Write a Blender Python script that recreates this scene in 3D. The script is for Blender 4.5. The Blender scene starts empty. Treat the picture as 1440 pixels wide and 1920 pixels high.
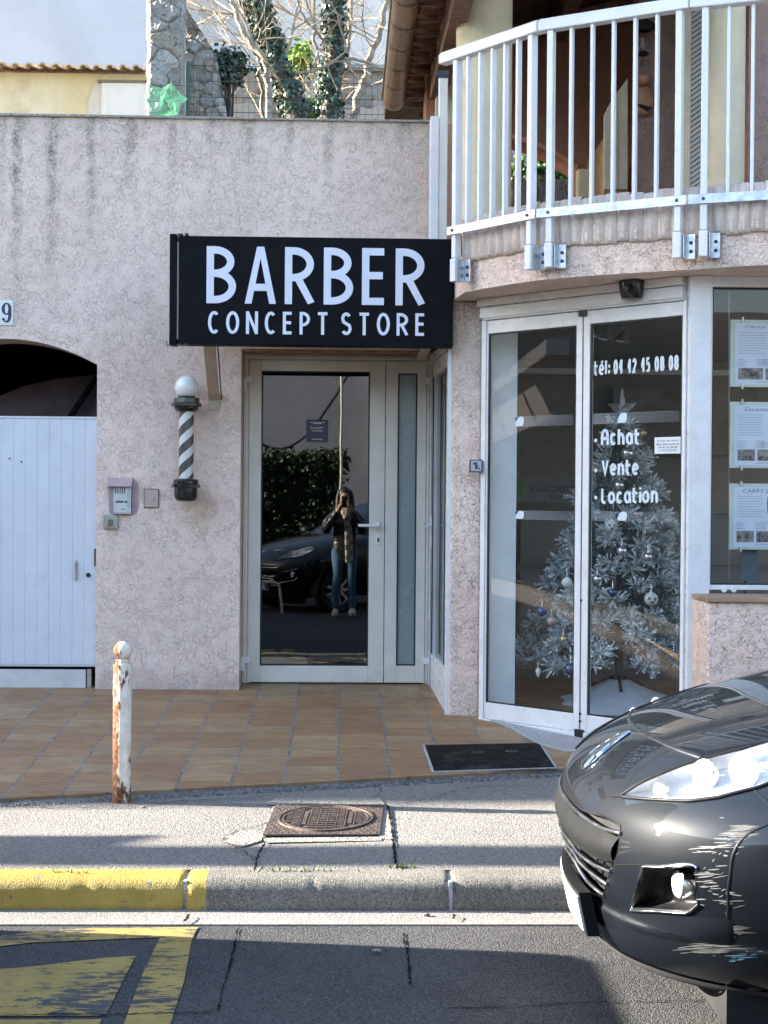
import bpy, bmesh, math, random
import numpy as np
from mathutils import Vector, Matrix, noise as mnoise
R = math.radians
random.seed(7)
rng = np.random.default_rng(11)
SC = bpy.context.scene
COL = SC.collection
# ---------------------------------------------------------------- camera
FPX, CAMZ = 2773.0, 1.5                     # focal length in photo pixels (photo 1440 x 1920), lens height
YAW, PITCH, ROLL = R(1.55), R(0.40), R(0.45)
_f = Vector((math.sin(YAW)*math.cos(PITCH), math.cos(YAW)*math.cos(PITCH), -math.sin(PITCH)))
_r0 = Vector((math.cos(YAW), -math.sin(YAW), 0)); _u0 = _r0.cross(_f)
_r = math.cos(ROLL)*_r0 + math.sin(ROLL)*_u0
_u = -math.sin(ROLL)*_r0 + math.cos(ROLL)*_u0
CAMP = Vector((0, 0, CAMZ))
cam = bpy.data.cameras.new('camera'); camo = bpy.data.objects.new('camera', cam); COL.objects.link(camo)
m = Matrix((_r, _u, -_f)).transposed().to_4x4(); m.translation = CAMP
camo.matrix_world = m
cam.sensor_fit = 'VERTICAL'; cam.sensor_height = 36; cam.sensor_width = 27
cam.lens = FPX/1920*36; cam.clip_start = 0.05; cam.clip_end = 2000
SC.camera = camo
# ---------------------------------------------------------------- sky, sun, exposure
SUN_EL, SUN_AZ = R(20), R(8)               # azimuth: light runs along +X and this much towards -Y
W = bpy.data.worlds.new('World'); SC.world = W; W.use_nodes = True
nt = W.node_tree
sky = nt.nodes.new('ShaderNodeTexSky'); sky.sky_type = 'NISHITA'; sky.sun_disc = False
sky.sun_elevation = SUN_EL; sky.sun_rotation = -(math.pi/2 - SUN_AZ); sky.air_density = 1.0; sky.dust_density = 1.2
nt.links.new(sky.outputs[0], nt.nodes['Background'].inputs[0]); nt.nodes['Background'].inputs[1].default_value = 0.115
sl = bpy.data.lights.new('sun', 'SUN'); sl.energy = 5.0; sl.angle = R(0.5); sl.color = (1, 0.93, 0.82)
so = bpy.data.objects.new('sun', sl); COL.objects.link(so); so.location = (-20, 5, 20)
LD = Vector((math.cos(SUN_EL)*math.cos(SUN_AZ), -math.cos(SUN_EL)*math.sin(SUN_AZ), -math.sin(SUN_EL)))
so.rotation_euler = LD.to_track_quat('-Z', 'Y').to_euler()
SC.view_settings.view_transform = 'Standard'; SC.view_settings.look = 'None'
SC.view_settings.exposure = 2.68; SC.view_settings.gamma = 1; SC.view_settings.use_curve_mapping = False
SC.cycles.max_bounces = 8; SC.cycles.transparent_max_bounces = 16; SC.cycles.caustics_reflective = False
SC.cycles.caustics_refractive = False; SC.cycles.use_denoising = True
# ---------------------------------------------------------------- rays through photo pixels, met with real planes
def ray(px, py): return _f*FPX + _r*(float(px)-720) - _u*(float(py)-960)
def P(px, py, Y):
    d = ray(px, py); return CAMP + d*(Y/d.y)
def PX(px, py, X):
    d = ray(px, py); return CAMP + d*(X/d.x)
def PZ(px, py, Z):
    d = ray(px, py); return CAMP + d*((Z-CAMZ)/d.z)
def PP(px, py, p0, n):
    d = ray(px, py); n = Vector(n); return CAMP + d*((Vector(p0)-CAMP).dot(n)/d.dot(n))
def pix(v):
    d = Vector(v)-CAMP; k = FPX/d.dot(_f); return 720+d.dot(_r)*k, 960-d.dot(_u)*k
# ---------------------------------------------------------------- objects
def tag(o, label=None, cat=None, group=None, kind=None):
    if label: o['label'] = label
    if cat: o['category'] = cat
    if group: o['group'] = group
    if kind: o['kind'] = kind
    return o
def thing(name, loc, label, cat, group=None):
    o = bpy.data.objects.new(name, None); COL.objects.link(o); o.location = loc; o.empty_display_size = 0.1
    o['_l'] = list(loc); return tag(o, label, cat, group)
def base_of(o):
    b = Vector((0, 0, 0))
    while o is not None:
        b = b + o.location if o.type == 'EMPTY' else b
        o = o.parent
    return b
def adopt(o, parent):
    o.parent = parent
    top = parent
    if parent.type == 'EMPTY': o.matrix_parent_inverse = Matrix.Translation(-parent.location)
def children(o): return [c for c in bpy.data.objects if c.parent == o]
def copy_tree(o, parent=None):
    c = o.copy(); COL.objects.link(c); c.parent = parent
    if parent is not None: c.matrix_parent_inverse = o.matrix_parent_inverse.copy()
    for ch in children(o): copy_tree(ch, c)
    return c
class MB:
    def __init__(s): s.v = []; s.f = []; s.m = []; s.mi = 0
    def add(s, vs, fs):
        b = len(s.v); s.v += [tuple(v) for v in vs]; s.f += [tuple(i+b for i in f) for f in fs]; s.m += [s.mi]*len(fs); return s
    def quad(s, a, b, c, d): return s.add([a, b, c, d], [(0, 1, 2, 3)])
    def poly(s, pts): return s.add(pts, [tuple(range(len(pts)))])
    def box(s, x0, y0, z0, x1, y1, z1):
        x0, x1 = min(x0, x1), max(x0, x1); y0, y1 = min(y0, y1), max(y0, y1); z0, z1 = min(z0, z1), max(z0, z1)
        return s.obox((x0, y0, z0), (x1-x0, 0, 0), (0, y1-y0, 0), (0, 0, z1-z0))
    def obox(s, o, a, b, c):
        o, a, b, c = map(Vector, (o, a, b, c))
        vs = [o, o+a, o+a+b, o+b, o+c, o+a+c, o+a+b+c, o+b+c]
        fs = [(0, 3, 2, 1), (4, 5, 6, 7), (0, 1, 5, 4), (1, 2, 6, 5), (2, 3, 7, 6), (3, 0, 4, 7)]
        if a.cross(b).dot(c) < 0: fs = [f[::-1] for f in fs]
        return s.add(vs, fs)
    def prism(s, pts, d):
        """closed prism: polygon pts (3-D), swept by vector d"""
        d = Vector(d); pts = [Vector(p) for p in pts]; n = len(pts)
        nrm = Vector((0, 0, 0))
        for i in range(n): nrm += pts[i].cross(pts[(i+1) % n])
        fl = nrm.dot(d) > 0
        fs = [tuple(range(n)), tuple(range(2*n-1, n-1, -1))] + [(i, n+i, n+(i+1) % n, (i+1) % n) for i in range(n)]
        if fl: fs = [f[::-1] for f in fs]
        return s.add(pts+[p+d for p in pts], fs)
    def tube(s, path, r, n=10, caps=True, closed=False):
        path = [Vector(p) for p in path]; k = len(path)
        rr = r if isinstance(r, (list, tuple)) else [r]*k
        vs = []; up = None
        for i, p in enumerate(path):
            t = (path[(i+1) % k]-path[i-1]) if closed else (path[min(i+1, k-1)]-path[max(i-1, 0)])
            t = t.normalized()
            if up is None: up = t.orthogonal().normalized()
            up = (up - t*up.dot(t)); up = up.normalized() if up.length > 1e-6 else t.orthogonal().normalized()
            sd = t.cross(up)
            for j in range(n):
                a = 2*math.pi*j/n; vs.append(p+(up*math.cos(a)+sd*math.sin(a))*rr[i])
        fs = []
        for i in range(k if closed else k-1):
            i2 = (i+1) % k
            for j in range(n):
                j2 = (j+1) % n; fs.append((i*n+j, i*n+j2, i2*n+j2, i2*n+j))
        if caps and not closed:
            fs.append(tuple(range(n-1, -1, -1))); fs.append(tuple((k-1)*n+j for j in range(n)))
        return s.add(vs, fs)
    def lathe(s, prof, c, n=32, ax=(0, 0, 1), caps=True):
        """prof: (radius, height) pairs up the axis"""
        ax = Vector(ax).normalized(); u = ax.orthogonal().normalized() if abs(ax.z) < .99 else Vector((1, 0, 0)); w = ax.cross(u); c = Vector(c)
        vs = []; k = len(prof)
        for r, h in prof:
            for j in range(n):
                a = 2*math.pi*j/n; vs.append(c+ax*h+(u*math.cos(a)+w*math.sin(a))*r)
        fs = [(i*n+j, i*n+(j+1) % n, (i+1)*n+(j+1) % n, (i+1)*n+j) for i in range(k-1) for j in range(n)]
        if caps:
            fs.append(tuple(range(n-1, -1, -1))); fs.append(tuple((k-1)*n+j for j in range(n)))
        return s.add(vs, fs)
    def sphere(s, c, r, n=20, sx=1, sy=1, sz=1):
        c = Vector(c); k = max(6, n//2); vs = [c+Vector((0, 0, -r*sz))]; fs = []
        for i in range(1, k):
            a = -math.pi/2+math.pi*i/k
            for j in range(n):
                b = 2*math.pi*j/n; vs.append(c+Vector((r*sx*math.cos(a)*math.cos(b), r*sy*math.cos(a)*math.sin(b), r*sz*math.sin(a))))
        vs.append(c+Vector((0, 0, r*sz))); T = len(vs)-1
        for j in range(n):
            j2 = (j+1) % n; fs.append((0, 1+j2, 1+j)); fs.append((T, 1+(k-2)*n+j, 1+(k-2)*n+j2))
            for i in range(k-2): fs.append((1+i*n+j, 1+i*n+j2, 1+(i+1)*n+j2, 1+(i+1)*n+j))
        return s.add(vs, fs)
    def grid(s, fn, nu, nv):
        vs = [fn(i/nu, j/nv) for j in range(nv+1) for i in range(nu+1)]
        return s.add(vs, [(j*(nu+1)+i, j*(nu+1)+i+1, (j+1)*(nu+1)+i+1, (j+1)*(nu+1)+i) for j in range(nv) for i in range(nu)])
    def build(s, name, mats, parent=None, smooth=None, bevel=0, seg=2):
        me = bpy.data.meshes.new(name); me.from_pydata([tuple(v) for v in s.v], [], s.f)
        if not isinstance(mats, (list, tuple)): mats = [mats]
        for mm in mats: me.materials.append(mm)
        if len(mats) > 1: me.polygons.foreach_set('material_index', s.m)
        me.validate(); me.update()
        if smooth is not None:
            me.shade_smooth(); me.set_sharp_from_angle(angle=R(smooth))
        o = bpy.data.objects.new(name, me); COL.objects.link(o)
        if bevel:
            b = o.modifiers.new('bevel', 'BEVEL'); b.width = bevel; b.segments = seg; b.limit_method = 'ANGLE'; b.angle_limit = R(40); b.harden_normals = False
        if parent is not None: adopt(o, parent)
        return o
# ---------------------------------------------------------------- materials
class NT:
    def __init__(s, name):
        s.m = bpy.data.materials.new(name); s.m.use_nodes = True; s.t = s.m.node_tree
        s.b = s.t.nodes['Principled BSDF']; s.out = s.t.nodes['Material Output']; s._c = None
    def n(s, typ, ins=None, **kw):
        nd = s.t.nodes.new('ShaderNode'+typ)
        for k, v in kw.items(): setattr(nd, k, v)
        for k, v in (ins or {}).items(): s.set(nd.inputs[k], v)
        return nd
    def set(s, sock, v):
        if isinstance(v, bpy.types.NodeSocket): s.t.links.new(v, sock)
        elif isinstance(v, bpy.types.Node): s.t.links.new(v.outputs[0], sock)
        elif isinstance(v, (tuple, list)) and len(v) == 3 and sock.type == 'RGBA': sock.default_value = (*v, 1)
        else: sock.default_value = v
    @property
    def co(s):
        if s._c is None: s._c = s.n('TexCoord').outputs['Object']
        return s._c
    def map(s, scale=(1, 1, 1), loc=(0, 0, 0), rot=(0, 0, 0), vec=None):
        return s.n('Mapping', {'Vector': vec if vec is not None else s.co, 'Scale': scale, 'Location': loc, 'Rotation': rot}).outputs[0]
    def noise(s, scale, detail=3, rough=.55, dist=0, vec=None):
        return s.n('TexNoise', {'Vector': vec if vec is not None else s.co, 'Scale': scale, 'Detail': detail, 'Roughness': rough, 'Distortion': dist}).outputs['Fac']
    def math(s, op, a, b=0, c=0, clamp=False):
        nd = s.n('Math', operation=op, use_clamp=clamp)
        s.set(nd.inputs[0], a); s.set(nd.inputs[1], b); s.set(nd.inputs[2], c); return nd.outputs[0]
    def ramp(s, fac, lo, hi, a=0., b=1.):
        nd = s.n('MapRange', {'Value': fac, 'From Min': lo, 'From Max': hi, 'To Min': a, 'To Max': b}, interpolation_type='SMOOTHSTEP'); return nd.outputs[0]
    def mix(s, fac, a, b, mode='MIX'):
        nd = s.n('Mix', data_type='RGBA', blend_type=mode); s.set(nd.inputs[0], fac); s.set(nd.inputs[6], a); s.set(nd.inputs[7], b); return nd.outputs[2]
    def sep(s, vec=None):
        return s.n('SeparateXYZ', {0: vec if vec is not None else s.co}).outputs
    def bump(s, h, dist=.01, strength=1., normal=None):
        ins = {'Height': h, 'Distance': dist, 'Strength': strength}
        if normal is not None: ins['Normal'] = normal
        return s.n('Bump', ins).outputs[0]
    def done(s, base=None, rough=None, normal=None, metal=None, coat=None, spec=None, **kw):
        for k, v in (('Base Color', base), ('Roughness', rough), ('Normal', normal), ('Metallic', metal), ('Coat Weight', coat), ('Specular IOR Level', spec)):
            if v is not None: s.set(s.b.inputs[k], v)
        for k, v in kw.items(): s.set(s.b.inputs[k.replace('_', ' ')], v)
        return s.m
def simple(name, base, rough=.5, metal=0., var=.12, vscale=9., bump=0., bscale=120., coat=0., spec=.5, dirt=None, dscale=3.):
    t = NT(name); c = base
    if var:
        f = t.noise(vscale, 5, .6); lo = tuple(x*(1-var) for x in base); hi = tuple(min(1, x*(1+var)) for x in base)
        c = t.mix(t.ramp(f, .3, .7), lo, hi)
    if dirt:
        f2 = t.ramp(t.noise(dscale, 6, .65, .4), .52, .72, 0, dirt[1]); c = t.mix(f2, c, dirt[0])
    nrm = t.bump(t.noise(bscale, 4, .6), bump) if bump else None
    ro = t.ramp(t.noise(vscale*2.3, 3), .3, .7, max(0, rough-.07), min(1, rough+.07))
    return t.done(c, ro, nrm, metal, coat, spec)
def srgb(r, g, b):
    f = lambda x: (x/255/12.92) if x/255 <= .04045 else ((x/255+.055)/1.055)**2.4
    return (f(r), f(g), f(b))
def stucco(name, base, crev_shade=(.30, .25, .22), streaks=None, scale=1., depth=.010, amount=.19):
    t = NT(name)
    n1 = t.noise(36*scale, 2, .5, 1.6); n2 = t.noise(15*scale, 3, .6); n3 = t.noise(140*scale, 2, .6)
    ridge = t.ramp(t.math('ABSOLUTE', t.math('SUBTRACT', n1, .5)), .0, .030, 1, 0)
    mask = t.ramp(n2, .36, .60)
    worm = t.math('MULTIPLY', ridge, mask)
    big = t.noise(1.1, 5, .6)
    c = t.mix(t.ramp(big, .3, .7), tuple(x*.90 for x in base), tuple(min(1, x*1.06) for x in base))
    c = t.mix(t.ramp(t.noise(3.4, 4, .6), .5, .8, 0, .5), c, (base[0]*1.0, base[1]*.86, base[2]*.82))
    c = t.mix(t.math('MULTIPLY', worm, amount), c, crev_shade)  # crevice shadow painted into the colour along the ridges
    if streaks: c = streaks(t, c, worm)
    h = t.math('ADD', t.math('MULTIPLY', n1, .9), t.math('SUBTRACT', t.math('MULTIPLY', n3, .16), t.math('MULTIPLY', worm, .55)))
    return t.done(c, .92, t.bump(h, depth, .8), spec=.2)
M = {}
M['white_alu'] = simple('white_aluminium', (.80, .80, .80), .32, var=.05, dirt=((.52, .50, .46), .35))
M['white_paint'] = simple('white_paint', (.74, .75, .76), .42, var=.05, dirt=((.5, .48, .44), .4))
M['cream_alu'] = simple('cream_aluminium', (.74, .70, .62), .38, var=.05, dirt=((.5, .46, .4), .3))
M['black_plastic'] = simple('black_plastic', (.012, .013, .015), .35, var=.2)
M['black_matte'] = simple('black_matte', (.012, .012, .013), .8, var=.2)
M['rubber'] = simple('rubber_gasket', (.012, .012, .014), .55, var=.1)
M['steel'] = simple('steel', (.55, .55, .56), .32, 1., var=.08)
M['galv'] = simple('galvanised_steel', (.52, .54, .58), .38, 1., var=.22, vscale=22)
M['chrome'] = simple('chrome', (.82, .82, .83), .08, 1., var=.02)
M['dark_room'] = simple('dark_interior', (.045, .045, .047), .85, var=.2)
M['ink'] = simple('dark_ink', (.05, .055, .07), .6, var=.1)
def glass(name, ior=1.55, tint=(1, 1, 1), rough=0.0, wav=0.0):
    t = NT(name); t.t.nodes.remove(t.b)
    tr = t.n('BsdfTransparent', {'Color': tint}); gl = t.n('BsdfGlossy', {'Color': (1, 1, 1), 'Roughness': rough})
    bf = t.n('NewGeometry').outputs['Backfacing']; fr = t.n('Fresnel', {'IOR': t.math('ADD', ior, t.math('MULTIPLY', bf, 1/ior-ior))}); mx = t.n('MixShader', {0: fr.outputs[0], 1: tr.outputs[0], 2: gl.outputs[0]})
    if wav:
        nb = t.bump(t.noise(1.6, 2, .5), wav, 1.); t.set(gl.inputs['Normal'], nb); t.set(fr.inputs['Normal'], nb)
    t.set(t.out.inputs[0], mx.outputs[0]); return t.m
M['glass'] = glass('window_glass', 1.5, (.97, .985, .98), wav=.0004)
M['door_glass'] = glass('tinted_door_glass', 2.1, (.42, .45, .45), wav=.0008)
M['clear'] = glass('clear_tube', 1.3, (.97, .97, .97))
# ---------------------------------------------------------------- lettering from strokes
def arc(cx, cy, rx, ry, a0, a1, n=14):
    return [(cx+rx*math.cos(R(a0+(a1-a0)*i/n)), cy+ry*math.sin(R(a0+(a1-a0)*i/n))) for i in range(n+1)]
def bowl(x, y0, y1, w):   # right-hand bowl from stem x, between y0 and y1, width w
    r = (y1-y0)/2; k = w*.22
    return [(x, y1), (x+k, y1)] + arc(x+k, (y0+y1)/2, w-k, r, 90, -90)[1:] + [(x, y0)]
GLY = {
 'A': (.95, ['P', [(0, 0), (.215, 0), (.5, .80), (.5, 1), (.385, 1)], [(.5, .80), (.785, 0), (1, 0), (.615, 1), (.5, 1)], [(.245, .225), (.755, .225), (.71, .35), (.29, .35)]]),
 'B': (.9, [[(0, -.08), (0, 1.08)], bowl(0, .53, 1, .92), bowl(0, 0, .53, 1)]),
 'R': (.92, [[(0, -.08), (0, 1.08)], bowl(0, .46, 1, .95), [(.40, .46), (1.0, -.06)]]),
 'E': (.76, [[(0, -.08), (0, 1.08)], [(0, 0), (1.05, 0)], [(0, .52), (.98, .52)], [(0, 1), (1.05, 1)]]),
 'C': (.86, [arc(.56, .5, .56, .5, 52, 308, 26)]),
 'O': (1.0, [arc(.5, .5, .5, .5, 90, 450, 36)]),
 'N': (.92, [[(0, -.08), (0, 1.08)], [(0, 1.03), (1, -.03)], [(1, -.08), (1, 1.08)]]),
 'P': (.8, [[(0, -.08), (0, 1.08)], bowl(0, .42, 1, 1)]),
 'T': (.9, [[(-.05, 1), (1.05, 1)], [(.5, 1), (.5, -.08)]]),
 'S': (.8, [arc(.48, .75, .48, .25, 32, 180, 12)+arc(.0, .75, .0, .0, 180, 180, 1)[1:]+[(.12, .59), (.5, .5), (.88, .42)]+arc(.5, .25, .5, .25, 30, -150, 16)]),
 'I': (.3, [[(.5, -.08), (.5, 1.08)]]), ' ': (.45, []),
 'a': (.8, [arc(.5, .36, .5, .36, 0, 360, 24), [(1, -.06), (1, .75)]]),
 'c': (.72, [arc(.5, .36, .5, .36, 40, 320, 20)]),
 'e': (.78, [arc(.5, .36, .5, .36, 0, 315, 22), [(0.02, .36), (1, .36)]]),
 'h': (.78, [[(0, -.06), (0, 1.06)], [(0, .34)]+arc(.5, .36, .5, .36, 180, 0, 16)+[(1, -.06)]]),
 'n': (.78, [[(0, -.06), (0, .78)], [(0, .34)]+arc(.5, .36, .5, .36, 180, 0, 16)+[(1, -.06)]]),
 'i': (.2, [[(.5, -.06), (.5, .76)], [(.5, .93), (.5, 1.1)]]),
 'l': (.34, [[(.2, 1.06), (.2, .16)]+arc(.75, .16, .55, .16, 180, 270, 8)]),
 'L': (.66, [[(.05, 1.06), (.05, .22)]+arc(.55, .22, .5, .22, 180, 270, 8)+[(1.05, 0)]]),
 'o': (.84, [arc(.5, .36, .5, .36, 90, 450, 26)]),
 't': (.60, [[(.12, 1.06), (.12, .2)]+arc(.62, .2, .5, .2, 180, 270, 8)+[(.95, 0)], [(-.5, .66), (1.25, .66)]]),
 'V': (.86, [[(0, 1.05), (.5, .0), (1, 1.05)]]),
 'H': (.9, [[(0, -.06), (0, .55)]+arc(.5, .55, .5, .45, 180, 0, 16)+[(1, -.06)], [(.05, .42), (1, .42)]]),   # rounded capital A
 '0': (.62, [arc(.5, .5, .5, .5, 90, 450, 28)]),
 '2': (.6, [arc(.5, .72, .5, .28, 170, -20, 14)+[(.0, .0), (1.05, .0)]]),
 '4': (.62, [[(.74, -.06), (.74, 1.06)], [(.66, 1.0), (.04, .40)], [(-.06, .34), (1.08, .34)]]),
 '5': (.6, [[(.98, 1), (.15, 1), (.1, .58)]+arc(.45, .32, .55, .32, 110, -140, 16)]),
 '8': (.62, [arc(.5, .76, .44, .24, 90, 450, 22), arc(.5, .26, .5, .26, 90, 450, 22)]),
 '9': (.62, [arc(.5, .70, .5, .30, 0, 360, 24), [(1, .7), (1, .35)]+arc(.45, .3, .55, .3, 0, -140, 12)]),
 ':': (.2, [[(.5, .05), (.5, .27)], [(.5, .48), (.5, .70)]]), '.': (.24, [arc(.5, .36, .18, .06, 0, 360, 10)]),
}
GLY['é'] = (GLY['e'][0], GLY['e'][1]+[[(.45, .86), (.85, 1.06)]])
def ribbon(pts, w):
    """2-D stroke with mitred corners -> left and right outlines"""
    closed = len(pts) > 3 and abs(pts[0][0]-pts[-1][0])+abs(pts[0][1]-pts[-1][1]) < 1e-6
    p = [Vector(q) for q in (pts[:-1] if closed else pts)]; n = len(p); L = []; Rr = []
    for i in range(n):
        a = (p[i]-p[i-1]) if (i > 0 or closed) else (p[1]-p[0])
        b = (p[(i+1) % n]-p[i]) if (i < n-1 or closed) else (p[-1]-p[-2])
        if a.length < 1e-9: a = b
        if b.length < 1e-9: b = a
        a = a.normalized(); b = b.normalized(); na = Vector((-a.y, a.x)); nb = Vector((-b.y, b.x))
        mt = na+nb; mt = mt.normalized() if mt.length > 1e-6 else na
        k = 1/max(.42, mt.dot(na)); L.append(p[i]+mt*w/2*k); Rr.append(p[i]-mt*w/2*k)
    return L, Rr, closed
def strokes(mb, text, o, U, V, N, sw, gap=.18, depth=.002, wmul=1., clamp=False):
    """text drawn in the parallelogram o + U (whole width) + V (whole height), raised along N; sw in units of the height"""
    o, U, V, N = map(Vector, (o, U, V, N)); adv = []; x = 0
    for ch in text:
        w = GLY[ch][0]*.62*wmul; adv.append((x, w)); x += w+(gap if ch != ' ' else 0)
    tot = x-gap; k = 0
    asp = U.length/V.length/tot      # horizontal squeeze of the drawing
    for ch, (x0, w) in zip(text, adv):
        W_ = w*asp; gl = GLY[ch][1]
        if gl and gl[0] == 'P':
            for pl in gl[1:]:
                k += 1; mb.prism([o+U.normalized()*((x0*asp+a*W_)*V.length)+V*b for a, b in pl], N*(depth+.0002*(k % 7)))
            continue
        for st in gl:
            q = []
            for (a, b) in st:
                q.append((x0*asp+sw/2+a*max(W_-sw, .02), sw/2+b*(1-sw)))
            L, Rr, cl = ribbon(q, sw); k += 1
            if clamp:
                for e in L+Rr: e.y = min(1, max(0, e.y))
            n = len(L); dz = N*(depth+.0002*(k % 7))
            f = lambda e: o+U.normalized()*(e.x*V.length)+V*e.y
            vs = [f(e)+dz for e in L]+[f(e)+dz for e in Rr]+[f(e) for e in L]+[f(e) for e in Rr]
            fs = []
            for i in range(n if cl else n-1):
                j = (i+1) % n; fs += [(i, n+i, n+j, j), (2*n+i, i, j, 2*n+j), (n+i, 3*n+i, 3*n+j, n+j)]
            if not cl: fs += [(0, 2*n, 3*n, n), (n-1, 2*n-1, 4*n-1, 3*n-1)]
            mb.add(vs, fs)
    return mb
def font_text(mb, body, o, U, V, N, depth=.0008, shear=0., bold=0.):
    """built-in font lettering fitted to the parallelogram o, U, V"""
    cu = bpy.data.curves.new('lettering', 'FONT'); cu.body = body; cu.size = 1; cu.shear = shear; cu.offset = bold; cu.resolution_u = 3
    ob = bpy.data.objects.new('lettering', cu); COL.objects.link(ob)
    dg = bpy.context.evaluated_depsgraph_get(); dg.update()
    me = bpy.data.meshes.new_from_object(ob.evaluated_get(dg)); bpy.data.objects.remove(ob); bpy.data.curves.remove(cu)
    co = np.array([v.co[:] for v in me.vertices]); fs = [tuple(p.vertices) for p in me.polygons]; bpy.data.meshes.remove(me)
    lo = co.min(0); sz = np.maximum(co.max(0)-lo, 1e-6); o, U, V, N = map(Vector, (o, U, V, N))
    mb.add([o+U*((c[0]-lo[0])/sz[0])+V*((c[1]-lo[1])/sz[1])+N*depth for c in co], fs); return mb
# ================================================================ GROUND
def edge_y(X): return min(8.2, max(6.2, 7.062+.2194*X))        # front edge of the tiled terrace
def tz(Y): return .161+.0685*(Y-7.07)                          # tiled terrace, rising to the door
def gz(X, Y):
    if Y < 5.38: return 0.
    if Y < 5.52: return .122
    e = edge_y(X)
    if Y < e: return .122+(tz(e)-.012-.122)*(Y-5.52)/(e-5.52)
    return tz(Y)
def PG(px, py):
    z = .1
    for _ in range(12):
        p = PZ(px, py, z); z = gz(p.x, p.y)
    return p
TN = (0, -.0685, 1); TP = (0, 7.07, .161)
def PT(px, py, up=0.): return PP(px, py, (TP[0], TP[1], TP[2]+up), TN)
def concrete(name, lo, hi, speck=(.55, .5, .45), dark=(.12, .12, .12), sscale=150, bump=.006, stain=.5, blotch=1.3):
    t = NT(name)
    vo = t.n('TexVoronoi', {'Vector': t.co, 'Scale': sscale}, feature='F1')
    cell = t.sep(vo.outputs['Color'])
    base = t.mix(t.ramp(t.noise(blotch, 6, .6), .3, .7), lo, hi)
    c = t.mix(t.ramp(cell[0], .55, .75, 0, .75), base, speck)
    c = t.mix(t.ramp(cell[1], .72, .88, 0, .8), c, dark)
    c = t.mix(t.ramp(t.noise(sscale*2.2, 2), .45, .75, 0, .35), c, (.2, .17, .15))
    c = t.mix(t.ramp(t.noise(2.6, 7, .68, .5), .52, .78, 0, stain), c, tuple(x*.45 for x in lo))
    h = t.math('ADD', t.math('MULTIPLY', t.math('SUBTRACT', 1, vo.outputs['Distance']), .7), t.noise(sscale*.35, 4))
    return t.done(c, .9, t.bump(h, bump, .9), spec=.25)
M['sidewalk'] = concrete('pale_aggregate_concrete', (.182, .174, .160), (.23, .219, .20), (.325, .305, .275), (.085, .08, .076), 190, .006, .3)
M['asphalt'] = concrete('worn_asphalt', (.036, .039, .044), (.058, .060, .064), (.115, .112, .108), (.018, .018, .020), 210, .006, .5, 1.6)
M['gutter'] = concrete('gutter_concrete', (.20, .19, .172), (.27, .255, .235), (.32, .30, .28), (.13, .12, .11), 200, .002, .4)
M['strip'] = concrete('old_mortar', (.075, .08, .085), (.15, .155, .16), (.22, .225, .225), (.04, .04, .04), 90, .01, .7, 6)
M['mortar'] = concrete('pale_mortar', (.36, .37, .38), (.46, .47, .48), (.5, .5, .5), (.25, .25, .25), 170, .003, .3, 5)
def kerb_mat():
    t = NT('kerb_concrete_with_yellow_paint'); x, y, z = t.sep()
    vo = t.n('TexVoronoi', {'Vector': t.co, 'Scale': 230}); cell = t.sep(vo.outputs['Color'])
    st = t.mix(t.ramp(t.noise(3, 6, .6), .3, .7), (.15, .138, .118), (.225, .21, .18))
    st = t.mix(t.ramp(cell[0], .55, .8, 0, .7), st, (.30, .28, .245)); st = t.mix(t.ramp(cell[1], .7, .85, 0, .7), st, (.07, .065, .055))
    ye = t.mix(t.ramp(t.noise(5, 6, .65), .3, .7), (.34, .235, .045), (.45, .325, .075))
    ye = t.mix(t.ramp(t.noise(30, 5, .7), .55, .75, 0, .55), ye, (.30, .22, .07))
    edge = t.math('ADD', x, t.math('MULTIPLY', t.noise(45, 3), .012))
    pn = t.ramp(edge, -.487, -.484, 1, 0)
    chip = t.ramp(t.noise(14, 7, .75, .6), .60, .645, 1, 0)
    low = t.ramp(t.math('ADD', z, t.math('MULTIPLY', t.noise(24, 4), .03)), .016, .026)
    f = t.math('MULTIPLY', t.math('MULTIPLY', pn, chip), low)
    c = t.mix(f, st, ye)
    c = t.mix(t.ramp(t.math('ADD', z, t.math('MULTIPLY', t.noise(16, 4), .05)), .02, .06, .55, 0), c, (.10, .085, .06))
    h = t.math('ADD', t.noise(90, 5, .65), t.math('MULTIPLY', vo.outputs['Distance'], .6))
    return t.done(c, t.math('SUBTRACT', .9, t.math('MULTIPLY', f, .3)), t.bump(h, .006, .8), spec=.3)
M['kerb'] = kerb_mat()
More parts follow.
